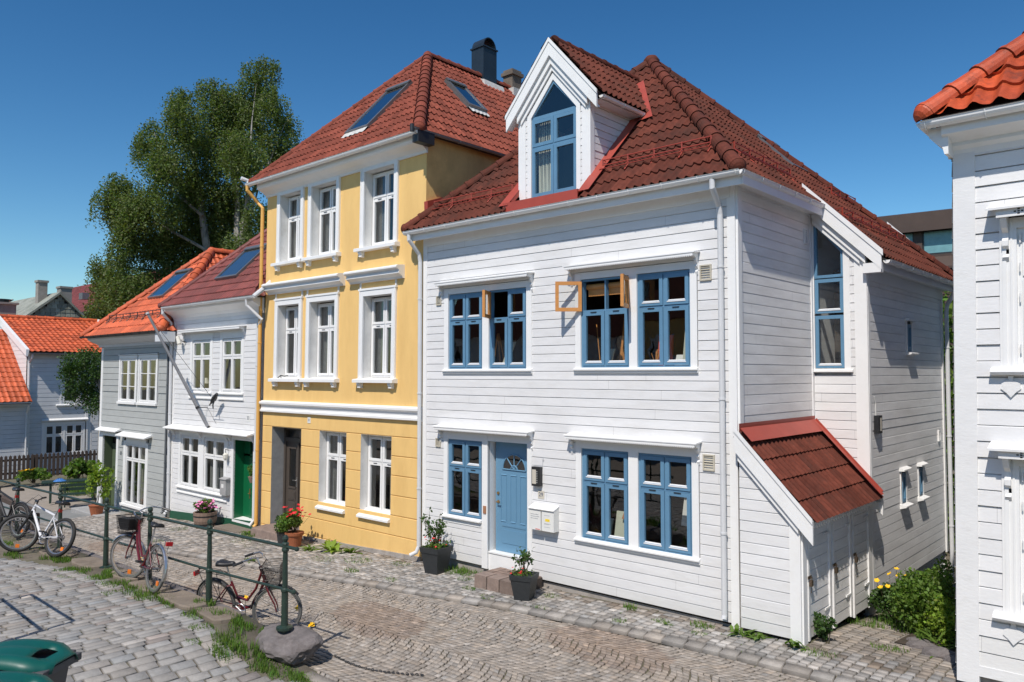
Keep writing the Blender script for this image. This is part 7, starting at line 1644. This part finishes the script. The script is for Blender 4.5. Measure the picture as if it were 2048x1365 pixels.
def bins():
    for k, (x, y, z, lab) in enumerate([(-7.72, -8.42, .24, 'dark green wheeled bin with grey edge, the farther of the two at lower left'), (-7.06, -8.76, .22, 'dark green wheeled bin nearest the camera at the bottom left corner')]):
        T = thing('wheelie_bin', (x, y, z), lab, 'bin', 'green wheeled bins at the lower left corner'); f = Fr((x, y), (.66, .75), (.75, -.66)) if False else Fr((x, y), (.80, .60), (.60, -.80))
        # u = depth (front to +u), t = width
        B = MB(); B.hull8([f.p(-.28, -.22, z + .08), f.p(.20, -.22, z + .08), f.p(.20, .22, z + .08), f.p(-.28, .22, z + .08), f.p(-.34, -.27, z + .96), f.p(.33, -.27, z + .96), f.p(.33, .27, z + .96), f.p(-.34, .27, z + .96)]); B.build('body', 'bin_grey', T, bevel=.015)
        B = MB(); B.box(f, -.36, .36, -.29, .29, z + .95, z + 1.0); B.box(f, .30, .44, -.25, .25, z + .93, z + .995) ; B.build('rim', 'bin_grey', T, bevel=.008)
        B = MB(); n = 14; m = 9; prev = None
        for i in range(n + 1):
            t = i / n; u = -.40 + .86 * t; hz = z + 1.03 + .075 * math.sin(math.pi * min(1, t * 1.08)) ** .6 * (1 if t < .8 else (1 - (t - .8) / .2 * .75)); wd = .30 * (1 if t < .78 else 1 - .42 * ((t - .78) / .22) ** 1.5)
            cur = []
            for j in range(m + 1):
                s = -1 + 2 * j / m; e = max(0, abs(s) - .72) / .28; cur.append(f.p(u, s * wd, hz - .07 * e ** 1.6 - (.018 if .25 < abs(s) < .45 and .15 < t < .8 else 0)))
            if prev:
                for j in range(m): 
                    hole = (11 <= i <= 12 and 3 <= j <= 5)
                    if not hole: B.face([prev[j], prev[j + 1], cur[j + 1], cur[j]])
            prev = cur
        lid = B.build('lid', 'bin_green', T, smooth=True, merge=True); md = lid.modifiers.new('thick', 'SOLIDIFY'); md.thickness = .012
        B = MB(); B.tube([f.p(-.40, -.24, z + 1.0), f.p(-.44, -.24, z + 1.0), f.p(-.44, .24, z + 1.0), f.p(-.40, .24, z + 1.0)], .014, 8); B.build('handle', 'bin_grey', T)
        for s in (-1, 1): B = MB(); B.tube([f.p(-.30, s * .24, z + .1), f.p(-.30, s * .29, z + .1)], .1, 16); B.build('wheel', 'rubber', T)
bins()
def frame_off_camera():
    # steel rack standing left of the bins, outside the frame: its bars shade the paving and the lids
    T = thing('steel_rack', (-12, -8.4, .2), 'tubular steel rack outside the left edge, casting a barred shadow on the setts', 'rack')
    d = Vector((SUN.x, SUN.y, SUN.z)) / SUN.z; hgt = 1.75
    sh = [(-13.9, -6.9), (-13.82, -6.52), (-11.9, -6.55), (-11.81, -6.98)]
    P = [Vector((x, y, .27)) + d * hgt for x, y in sh]
    B = MB(); B.tube(P, .024, 8, closed=True); B.build('top_frame', 'iron_green', T)
    for p in P: B = MB(); B.tube([p, (p.x, p.y, .2)], .022, 8); B.build('leg', 'iron_green', T)
frame_off_camera()

def wall_things():
    F = FRONT()
    for k, (a, lab) in enumerate(((-8.99, 'white mailbox with handwriting on it, beside the blue door'), (-8.70, 'white mailbox with a yellow sticker, right of its twin'))):
        T = thing('mailbox', (a, -.05, .9), lab, 'mailbox', 'white mailboxes by the blue door'); B = MB(); z0 = .98 - .0 * k
        B.box(F, a, a + .27, .02, .17, z0, z0 + .36); B.prism(Fr((a, 0), (0, -1), (-1, 0)), [(.02, z0 + .36), (.17, z0 + .36), (.02, z0 + .42)], -.27, 0); B.build('box', 'paper', T)
        B = MB(); B.hull8([F.p(a - .01, .015, z0 + .425), F.p(a + .275, .015, z0 + .425), F.p(a + .275, .19, z0 + .355), F.p(a - .01, .19, z0 + .355), F.p(a - .01, .015, z0 + .437), F.p(a + .275, .015, z0 + .437), F.p(a + .275, .195, z0 + .367), F.p(a - .01, .195, z0 + .367)]); B.build('lid', 'white_trim', T)
        if k == 0:
            B = MB(); rr = random.Random(3)
            for l in range(3):
                u = a + .04
                while u < a + .21 - l * .01: w = rr.uniform(.018, .045); B.box(F, u, u + w + .008, .17, .1712, z0 + .26 - l * .035, z0 + .268 - l * .035 + rr.uniform(0, .006)); u += w + .01
            B.build('writing', 'ink_grey', T); B = MB(); B.box(F, a + .15, a + .25, .17, .1712, z0 + .01, z0 + .022); B.build('red_strip', 'sticker_red', T)
        else:
            B = MB(); B.box(F, a + .08, a + .18, .17, .1712, z0 + .17, z0 + .215); B.build('sticker', 'sticker_yellow', T)
            B = MB()
            for zz, w in ((.27, .12), (.13, .14), (.12, .10), (.07, .13)): B.box(F, a + .06, a + .06 + w, .17, .1712, z0 + zz, z0 + zz + .006)
            B.build('lettering', 'ink_grey', T)
    T = thing('door_entry_box', (-8.93, -.05, 1.7), 'black framed meter box with beige face beside the blue door', 'box'); B = MB(); B.box(F, -8.995, -8.80, .015, .10, 1.72, 2.06); B.build('case', 'dark_metal', T, bevel=.006)
    B = MB(); B.box(F, -8.975, -8.885, .10, .103, 1.76, 2.01); B.build('face', 'box_face', T); B = MB(); [B.box(F, -8.868, -8.857, .10, .104, 1.78 + .038 * k, 1.795 + .038 * k) for k in range(6)]; B.build('button', 'paper', T)
    B = MB(); B.tube([F.p(-8.80, .03, 2.05), F.p(-8.79, .03, 2.16), F.p(-8.76, .05, 2.22)], .006, 6); B.build('cable', 'light_pipe', T)
    S = SIDE(-4.23); T = thing('meter_box', (-4.2, 3.2, 2.7), 'small dark box with white cable on the side wall above the shed', 'box'); B = MB(); B.box(S, 3.14, 3.34, .015, .09, 2.70, 3.0); B.build('case', 'dark_metal', T)
    B = MB(); B.box(S, 3.24, 3.31, .09, .093, 2.74, 2.96); B.build('face', 'box_face', T); B = MB(); B.tube([S.p(3.2, .03, 3.0), S.p(3.19, .03, 3.2), S.p(3.14, .03, 3.32)], .007, 6); B.build('cable', 'paper', T)
    # stone step
    T = thing('stone_step', (-9.3, -.4, 0), 'low brown block step in front of the blue door', 'step'); B = MB(); rr = random.Random(2); zt = .155
    for i, (a, b) in enumerate(((-9.80, -9.50), (-9.49, -9.20), (-9.19, -8.80))):
        c = rr.uniform(.75, 1.1); B.hull8([(a, -.72, -.2), (b - .01, -.72, -.2), (b - .01, -.44, -.2), (a, -.44, -.2), (a + .006, -.712, zt), (b - .014, -.712, zt), (b - .008, -.44, zt), (a, -.44, zt)], (c, c, c))
    y = -.43
    while y < -.04:
        x = -9.80
        while x < -8.86: c = rr.uniform(.8, 1.25); B.box(XY, x + .004, min(x + .16, -8.80), y + .004, y + .095, -.1, zt - .004 + rr.gauss(0, .003), (c, c * .96, c * .93)); x += .165
        y += .1
    B.box(XY, -9.8, -8.8, -.5, -.03, -.1, zt - .02, (.3, .3, .3)); B.build('blocks', 'brown_step', T)
    T = thing('stone_step', (-16.9, -.3, -.2), 'rough stone step in front of the brown door of the yellow house', 'step'); B = MB(); z = gz(-16.9, -.3)
    B.hull8([(-17.85, -.55, z - .2), (-16.25, -.5, z - .2), (-16.25, -.05, z - .2), (-17.85, -.05, z - .2), (-17.8, -.5, z + .17), (-16.3, -.46, z + .17), (-16.3, -.05, z + .2), (-17.8, -.05, z + .2)]); B.box(FRONT(.015), -17.75, -16.47, -.36, .05, z, z + .2); B.build('slab', 'brown_step', T, bevel=.02)
    T = thing('stone_step', (-19.1, -.3, -.3), 'flat grey stone slab in front of the green door', 'step'); B = MB(); z = gz(-19.1, -.3); B.box(XY, -19.75, -18.45, -.48, -.03, z - .2, z + .05); B.build('slab', 'slab', T, bevel=.015)
    T = thing('stone_step', (-28, -.4, -.9), 'flat dark slab at the door of the grey house', 'step'); B = MB(); z = gz(-28, -.4); B.box(XY, -28.9, -26.3, -.9, -.05, z - .2, z + .09); B.build('slab', 'grey_stone', T, bevel=.02)
    # flagpole
    a = Vector((-20.98, -.08, 2.22)); b = Vector((-21.95, -1.38, 5.36)); T = thing('flagpole', a, 'slanting pale wooden flagpole without a flag fixed to the small white house', 'flagpole'); B = MB(); B.tube([a, a.lerp(b, .5), b], [.045, .042, .034], 12); B.build('pole', 'gutter_grey', T)
    B = MB(); B.tube([b, b + (b - a).normalized() * .05], .05, 10); B.build('knob', 'light_pipe', T); B = MB(); q = a.lerp(b, .17); B.tube([q, (q.x + .03, -.01, q.z)], .012, 6); B.tube([q - (b - a).normalized() * .03, q + (b - a).normalized() * .03], .055, 10); B.tube([a, (a.x, -.0, a.z - .02)], .03, 8); B.build('bracket', 'dark_metal', T)
    B = MB(); B.tube([b, (-20.9, -.03, 3.05)], .006, 5); B.build('halyard', 'dark_metal', T)
    # bird figure on a wire shelf
    T = thing('bird_figure', (-20.3, -.2, 2.8), 'dark bird figure perched on a thin wire bracket on the small white house', 'ornament')
    B = MB(); B.tube([(-20.75, -.02, 2.72), (-20.7, -.25, 2.74), (-20.1, -.25, 2.74)], .008, 5); B.tube([(-20.6, -.02, 2.3), (-20.65, -.24, 2.74)], .006, 5); B.build('wire_bracket', 'gutter_grey', T)
    B = MB(); pts = [(-20.56, 2.83), (-20.45, 2.90), (-20.38, 2.96), (-20.28, 3.03), (-20.20, 3.10), (-20.14, 3.14), (-20.08, 3.12)]; B.tube([(x, -.25, z) for x, z in pts], [.012, .03, .06, .075, .055, .045, .012], 10); B.tube([(-20.3, -.25, 2.98), (-20.36, -.25, 2.84), (-20.34, -.25, 2.75)], [.03, .018, .016], 6); B.build('bird', 'bike_black', T, smooth=True)
    # lamp at the window, letterbox, wall lamp
    F2 = FRONT(.008)
    T = thing('spotlight', (-22.6, -.2, 4.7), 'small white spotlight at the left end of the small white house\'s upper window hood', 'lamp'); p = Vector(F2.p(-22.72, .2, 4.80)); B = MB(); B.tube([p, p + Vector((.10, .02, -.22))], [.055, .065], 10); B.build('lamp_head', 'lamp_white', T); B = MB(); B.tube([p + Vector((.05, 0, -.1)), F2.p(-22.5, .0, 4.62)], .015, 6); B.build('bracket', 'dark_metal', T)
    T = thing('mailbox', (-20.0, -.1, .6), 'grey mailbox between the lower window and the green door of the small white house', 'mailbox'); B = MB(); B.box(F2, -20.08, -19.76, .03, .16, .42, .86); B.prismu(F2, [(.03, .90), (.18, .86), (.18, .84), (.03, .84)], -20.1, -19.74); B.build('box', 'grey_stone', T); B = MB(); B.box(F2, -20.0, -19.88, .16, .162, .62, .72); B.build('label_card', 'paper', T)
    T = thing('wall_lamp', (-19.9, -.1, 1.5), 'small hanging wall lamp left of the green door', 'lamp'); B = MB(); q = F2.p(-19.88, .12, 1.45); B.lathe((q[0], q[1], 1.36), [(.03, 0), (.06, .06), (.07, .16), (.03, .2)], 10); B.build('lamp_glass', 'lamp_white', T); B = MB(); B.tube([F2.p(-19.88, 0, 1.62), F2.p(-19.88, .12, 1.66), F2.p(-19.88, .12, 1.55)], .01, 6); B.build('bracket', 'dark_metal', T)
wall_things()

def inside_things():
    F = FRONT(); z = 3.78
    def panel(x0, x1, z0, z1, y, tilt, m, lab, cat='canvas', name='painting_canvas', grp=None):
        o = MB(); o.hull8([(x0, y, z0), (x1, y, z0), (x1, y + .03, z0), (x0, y + .03, z0), (x0 + tilt, y + .08, z1), (x1 + tilt, y + .08, z1), (x1 + tilt, y + .11, z1), (x0 + tilt, y + .11, z1)]); tag(o.build(name, m), lab, cat, grp)
    for a, b, zz in ((-11.3, -9.1, 3.79), (-8.0, -5.8, 3.80), (-11.3, -10.25, .93), (-8.0, -5.8, .94)):
        B = MB(); B.box(XY, a, b, .10, .42, zz - .06, zz); tag(B.build('window_board', 'white_trim'), {(-11.3, 3.79): 'inner sill board behind the upper left blue windows', (-8.0, 3.80): 'inner sill board behind the upper right blue windows', (-11.3, .93): 'inner sill board behind the lower left blue window', (-8.0, .94): 'inner sill board behind the lower right blue windows'}[(a, zz)], 'shelf')
    panel(-9.98, -9.84, 3.8, 4.3, .16, .16, 'canvas', 'pale green panel leaning in the upper left window pair'); panel(-7.62, -7.50, 3.81, 4.12, .18, .05, 'canvas', 'small pale board in the upper window left of the brush jar')
    panel(-6.12, -5.96, 3.81, 4.55, .16, .03, 'canvas', 'tall pale canvas at the right end of the upper windows'); panel(-6.26, -6.13, 3.81, 4.0, .16, .0, 'paper', 'small pale box beside the tall canvas', 'box', 'box')
    panel(-6.62, -6.36, 3.81, 4.32, .26, -.02, 'chair_orange', 'bright orange folder standing in the upper right blue window', 'folder', 'folder')
    panel(-7.66, -7.50, .95, 1.28, .16, .01, 'canvas', 'pale square board in the lower left pane of the right window pair'); panel(-7.42, -7.06, .95, 1.42, .16, .01, 'canvas', 'large pale board with brown label in the lower right windows'); 
    panel(-7.26, -7.07, 1.32, 1.43, .155, .0, 'cardboard', 'brown label on the large pale board', 'label', 'label')
    panel(-6.30, -6.16, 1.3, 2.05, .4, .06, 'paper', 'white cloth hanging inside the last lower window', 'cloth', 'cloth')
    # brushes in jars
    for x, lab in ((-7.22, 'jar of paint brushes in the upper right window, left one'), (-6.62, 'jar of paint brushes beside the orange folder')):
        T = thing('brush_jar', (x, .2, 3.81), lab, 'jar', 'brush jars on the window board'); B = MB(); B.lathe((x, .2, 3.81), [(.035, 0), (.035, .09), (.03, .09)], 10); B.build('jar', 'chimney_plaster', T); B = MB()
        for k in range(6): B.tube([(x, .2, 3.83), (x + random.uniform(-.07, .07), .2 + random.uniform(-.05, .05), 3.83 + random.uniform(.2, .3))], .006, 5)
        B.build('brush', 'pine', T)
    for pts, lab in ((((-7.7, .2, 3.82), (-7.85, .3, 4.55)), 'thin pale stick leaning behind the upper window'),): 
        B = MB(); B.tube(pts, .008, 5); tag(B.build('stick', 'pine'), lab, 'stick')
    # easels
    for x, z0, hh, lab in ((-10.55, 2.95, 1.55, 'wooden easel inside the upper left window'), (-10.45, .28, 1.65, 'wooden easel inside the lower left window'), (-7.45, 2.95, 2.35, 'pine uprights standing inside the open upper window')):
        T = thing('easel', (x, .9, z0), lab, 'easel', 'wooden easels inside the white house')
        for a, b in (((-.25, 0, 0), (.0, .1, hh)), ((.25, 0, 0), (.0, .1, hh)), ((0, .6, 0), (0, .12, hh))): B = MB(); B.tube([(x + a[0], .6 + a[1], z0), (x + b[0], .6 + b[1], z0 + hh)], .022, 4); B.build('leg', 'pine', T)
        B = MB(); B.box(XY, x - .25, x + .25, .55, .6, z0 + .8, z0 + .85); B.build('tray', 'pine', T)
    # half lowered wooden blind in the open window
    T = thing('roller_blind', (-7.46, .12, 5.1), 'rolled up orange brown blind at the top of the open upper window', 'blind'); B = MB(); B.tube([(-7.9, .12, 5.18), (-7.0, .12, 5.18)], .05, 10); B.box(XY, -7.88, -7.02, .11, .118, 5.02, 5.18); B.build('roll', 'pine', T)
    # yellow house: small things on the sills
    T = thing('toy_windmill', (-17.15, -.12, 3.6), 'small bent dark wire figure lying on the sill of the yellow house', 'ornament'); B = MB(); B.tube([(-17.30, -.12, 3.60), (-17.2, -.1, 3.66), (-17.0, -.12, 3.64), (-16.9, -.08, 3.66)], .012, 5); B.tube([(-17.2, -.1, 3.66), (-17.12, -.14, 3.60)], .01, 5); B.build('wire', 'dark_metal', T)
    for x, zz, lab in ((-15.5, 6.56, 'potted plant in the middle top window of the yellow house'), (-13.6, 6.56, 'potted plant in the right top window of the yellow house')):
        T = bush('window_plant', lab, 'plant', (x + .1, .42, zz + .06), .16, 160, .07, 'leaf_dark', group='plants in the top windows of the yellow house', stems=5, up=.4); B = MB(); B.lathe((x + .1, .42, zz - .02), [(.05, 0), (.07, .12)], 10); B.build('pot', 'terracotta', T)
        B = MB(); B.box(XY, x - .3, x + .3, .28, .6, zz - .05, zz - .02); tag(B.build('window_board', 'white_trim'), lab.replace('potted plant in', 'inner board of'), 'shelf')
inside_things()

def far_left_things():
    # picket fence
    T = thing('picket_fence', (-37.6, 1, -.8), 'weathered brown picket fence in front of the orange roofed house', 'fence'); S = SIDE(-37.6)
    z0 = -.78
    for k in range(42):
        y = -2.9 + k * .165
        B = MB(); B.prism(S, [(y, z0 + .05), (y + .11, z0 + .05), (y + .11, z0 + .98), (y + .055, z0 + 1.06), (y, z0 + .98)], .03, .055); B.build('picket', 'fence_wood', T)
    for z in (z0 + .25, z0 + .8): B = MB(); B.box(S, -3, 4.1, -.02, .03, z, z + .09); B.build('rail', 'fence_wood', T)
    for y in (-2.95, -1.2, .55, 2.3, 4.0): B = MB(); B.box(S, y - .06, y + .06, -.12, -.02, z0 - .2, z0 + 1.0); B.build('post', 'fence_wood', T)
    # picnic table and bench
    T = thing('picnic_table', (-30.8, -.4, -.95), 'dark green plank picnic table standing left of the grey house', 'table'); f = Fr((-31.4, -1.05), (.32, .95), (.95, -.32)); z = -.95
    B = MB(); [B.box(f, 0, 1.9, -.35 + k * .145, -.35 + k * .145 + .13, z + .72, z + .76) for k in range(5)]; B.build('tabletop', 'bench_green', T)
    for u in (.25, 1.6): B = MB(); B.box(f, u, u + .07, -.25, -.18, z, z + .72); B.box(f, u, u + .07, .2, .27, z, z + .72); B.box(f, u, u + .07, -.3, .32, z + .62, z + .72); B.build('leg', 'bench_green', T)
    T = thing('bench', (-30, -.2, -.95), 'dark green slatted bench with backrest in front of the picnic table', 'bench'); f = Fr((-30.1, -.85), (.32, .95), (.95, -.32))
    B = MB(); [B.box(f, 0, 1.7, -.05 + k * .13, .06 + k * .13, z + .42, z + .45) for k in range(3)]; B.build('seat', 'bench_green', T)
    B = MB(); [B.box(f, 0, 1.7, -.16 - k * .03, -.13 - k * .03, z + .52 + k * .13, z + .62 + k * .13) for k in range(2)]; B.build('backrest', 'bench_green', T)
    for u in (.12, 1.5):
        for t in (-.12, .28): B = MB(); B.box(f, u, u + .05, t, t + .05, z, z + .43 if t > 0 else z + .75); B.build('leg', 'bench_green', T)
    B = MB(); c = f.p(-.6, .0, 0); b0 = (-31.1, -.55, z + .775)
    for k in range(10): a = k * .63; B.face([b0, (b0[0] + .16 * math.cos(a), b0[1] + .22 * math.sin(a), z + .765), (b0[0] + .16 * math.cos(a + .63), b0[1] + .22 * math.sin(a + .63), z + .765), (b0[0] + .05 * math.cos(a), b0[1] + .05 * math.sin(a), z + .86 + .02 * (k % 2))])
    tag(B.build('blue_cloth', 'blue_cloth'), 'crumpled bright blue cloth lying on the picnic table', 'cloth')
    # long plank rail leaning along the far side
    T = thing('low_rail', (-21, -3.9, -.6), 'weathered timber beam on short posts behind the railing at far left', 'rail'); B = MB(); B.hull8([(-27.4, -3.6, -.02), (-22.9, -3.9, .06), (-22.9, -3.75, .06), (-27.4, -3.45, -.02), (-27.4, -3.6, .10), (-22.9, -3.9, .18), (-22.9, -3.75, .18), (-27.4, -3.45, .10)]); B.build('beam', 'fence_wood', T)
    for x in (-27, -25, -23.2): B = MB(); B.box(XY, x, x + .12, -3.78, -3.6, -1.1, .02); B.build('post', 'fence_wood', T)
    # chain pieces
    T = thing('chain', (-8.3, -4.0, 0), 'thin black iron chain lying on the road right of the rock', 'chain'); B = MB()
    n = 26
    for k in range(n):
        t = k / n; x = -8.95 + 1.5 * t; y = -4.25 - .18 * math.sin(t * 3.0) + .35 * t; zz = road_z(x, y) + .012; a = t * 2 + (k % 2) * .5
        B.tube([(x + .03 * math.cos(q) , y + .014 * math.sin(q) * (1 if k % 2 else .3), zz + .01 * math.sin(q) * (0 if k % 2 else 1)) for q in np.linspace(0, 6.283, 9)[:-1]], .006, 4, closed=True)
    B.build('chain_links', 'dark_metal', T)
far_left_things()

# ------------------------------------------------------------------ what stands across the street and is mirrored in the panes
def opposite_side():
    for k, (x0, x1, hz, wm, rm, lab) in enumerate(((-34, -21, 5.6, 'white_side', 'tile_dark', 'white boarded house across the street, mirrored in the panes of the small houses'), (-19.5, -8, 6.2, 'yellow_plaster', 'tile_dark', 'yellow house across the street with brown tile roof, mirrored in the panes'), (4, 17, 6.6, 'shade_board', 'tile_red', 'pale house across the street right of the camera, mirrored in the panes'))):
        H = thing('wooden_house', ((x0 + x1) / 2, -22, 0), lab, 'house', 'houses across the street'); f = Fr((0, -20), (-1, 0), (0, 1)); B = MB(); holes = []
        for i in range(4):
            u = -x1 + 1.2 + i * 2.9; holes += [(u, u + 1.1, 1.0, 2.6), (u, u + 1.1, 3.8, 5.3)]
        plainwall(B, f, -x1, -x0, -1, hz, holes); B.box(f, -x1, -x0, -7, -6.9, -1, hz)
        for x in (x0, x1): B.box(XY, x - .03, x + .03, -27, -20, -1, hz)
        B.build('wall', wm, H); B = MB()
        for u0, u1, z0, z1 in holes: B.box(f, u0 - .1, u1 + .1, -.02, .05, z0 - .1, z0); B.box(f, u0 - .1, u1 + .1, -.02, .05, z1, z1 + .1); B.box(f, u0 - .1, u0, -.02, .05, z0, z1); B.box(f, u1, u1 + .1, -.02, .05, z0, z1); B.box(f, u0, u1, -.2, -.15, z0, z1)
        B.build('trim', 'white_trim', H)
        B = MB(); c = -23.5; B.face([(x0 - .3, -19.7, hz), (x1 + .3, -19.7, hz), (x1 + .3, c, hz + 3.3), (x0 - .3, c, hz + 3.3)]); B.face([(x0 - .3, -27.3, hz), (x1 + .3, -27.3, hz), (x1 + .3, c, hz + 3.3), (x0 - .3, c, hz + 3.3)])
        for x in (x0, x1): B.face([(x, -19.8, hz), (x, -27.2, hz), (x, c, hz + 3.2)])
        B.build('roof', rm, H)
    T = thing('leafy_tree', (-3, -21, 0), 'dark leafy tree across the street, mirrored in the blue framed windows', 'tree')
    P = rng.normal(size=(5200, 3)); P /= np.linalg.norm(P, axis=1)[:, None]; P *= (rng.uniform(.1, 1, 5200) ** .4)[:, None] * np.array([3.4, 2.6, 3.4]); P *= (1 + .25 * np.sin(P[:, :1] * 2.1) * np.cos(P[:, 2:] * 2.3)); P += np.array([-3, -21, 5.6])
    V, F, c = leaves(P, .34, .35); npmesh('crown', V, F, 'leaf_dark', c, T); B = MB(); B.tube([(-3, -21, -.5), (-3, -21, 3), (-2.6, -21, 6)], [.3, .25, .1], 8); B.build('trunk', 'bark', T)
opposite_side()

# ------------------------------------------------------------------ far-apart pieces of one kind become parts of their own
def split_parts():
    skip = ('crown', 'foliage', 'grass', 'petals', 'flowers', 'flower_heads', 'spokes', 'leaf', 'leaves', 'stem', 'ground_cover', 'handwriting', 'lettering', 'chain_links', 'fretwork_holes', 'trunk', 'luggage_rack', 'brush', 'snow_guard', 'slate_wall', 'gutter')
    for o in list(COL.objects):
        if o.type != 'MESH' or o.get('kind') in ('structure', 'stuff') or len(o.data.vertices) > 6000: continue
        if o.name.split('.')[0] in skip or any(x.parent == o for x in COL.objects) or o.parent is None: continue
        me = o.data; n = len(me.vertices); par = list(range(n))
        def find(a):
            while par[a] != a: par[a] = par[par[a]]; a = par[a]
            return a
        for e in me.edges:
            a, b = find(e.vertices[0]), find(e.vertices[1])
            if a != b: par[a] = b
        roots = {}
        for v in range(n): roots.setdefault(find(v), []).append(v)
        if not 2 <= len(roots) <= 400: continue
        keys = list(roots); co = np.empty(n * 3); me.vertices.foreach_get('co', co); co = co.reshape(-1, 3)
        lo = np.array([co[roots[k]].min(0) for k in keys]); hi = np.array([co[roots[k]].max(0) for k in keys]); sz = (hi - lo).max(1); m = len(keys); grp = list(range(m))
        def gf(a):
            while grp[a] != a: grp[a] = grp[grp[a]]; a = grp[a]
            return a
        for i in range(m):
            gap = np.maximum(0, np.maximum(lo[i] - hi, lo - hi[i])); d = np.sqrt((gap ** 2).sum(1)); near = np.nonzero(d < np.maximum(.02, .5 * np.maximum(sz[i], sz)))[0]
            for j in near:
                a, b = gf(i), gf(int(j))
                if a != b: grp[a] = b
        gs = {}
        for i in range(m): gs.setdefault(gf(i), []).append(i)
        if not 2 <= len(gs) <= 12: continue
        lists = [set(v for i in g for v in roots[keys[i]]) for g in gs.values()]
        for q, keep in enumerate(lists):
            t = o if q == 0 else o.copy(); md = me.copy(); bm = bmesh.new(); bm.from_mesh(me); bm.verts.ensure_lookup_table()
            bmesh.ops.delete(bm, geom=[v for v in bm.verts if v.index not in keep], context='VERTS'); bm.to_mesh(md); bm.free(); t.data = md
            if q: COL.objects.link(t)
split_parts()
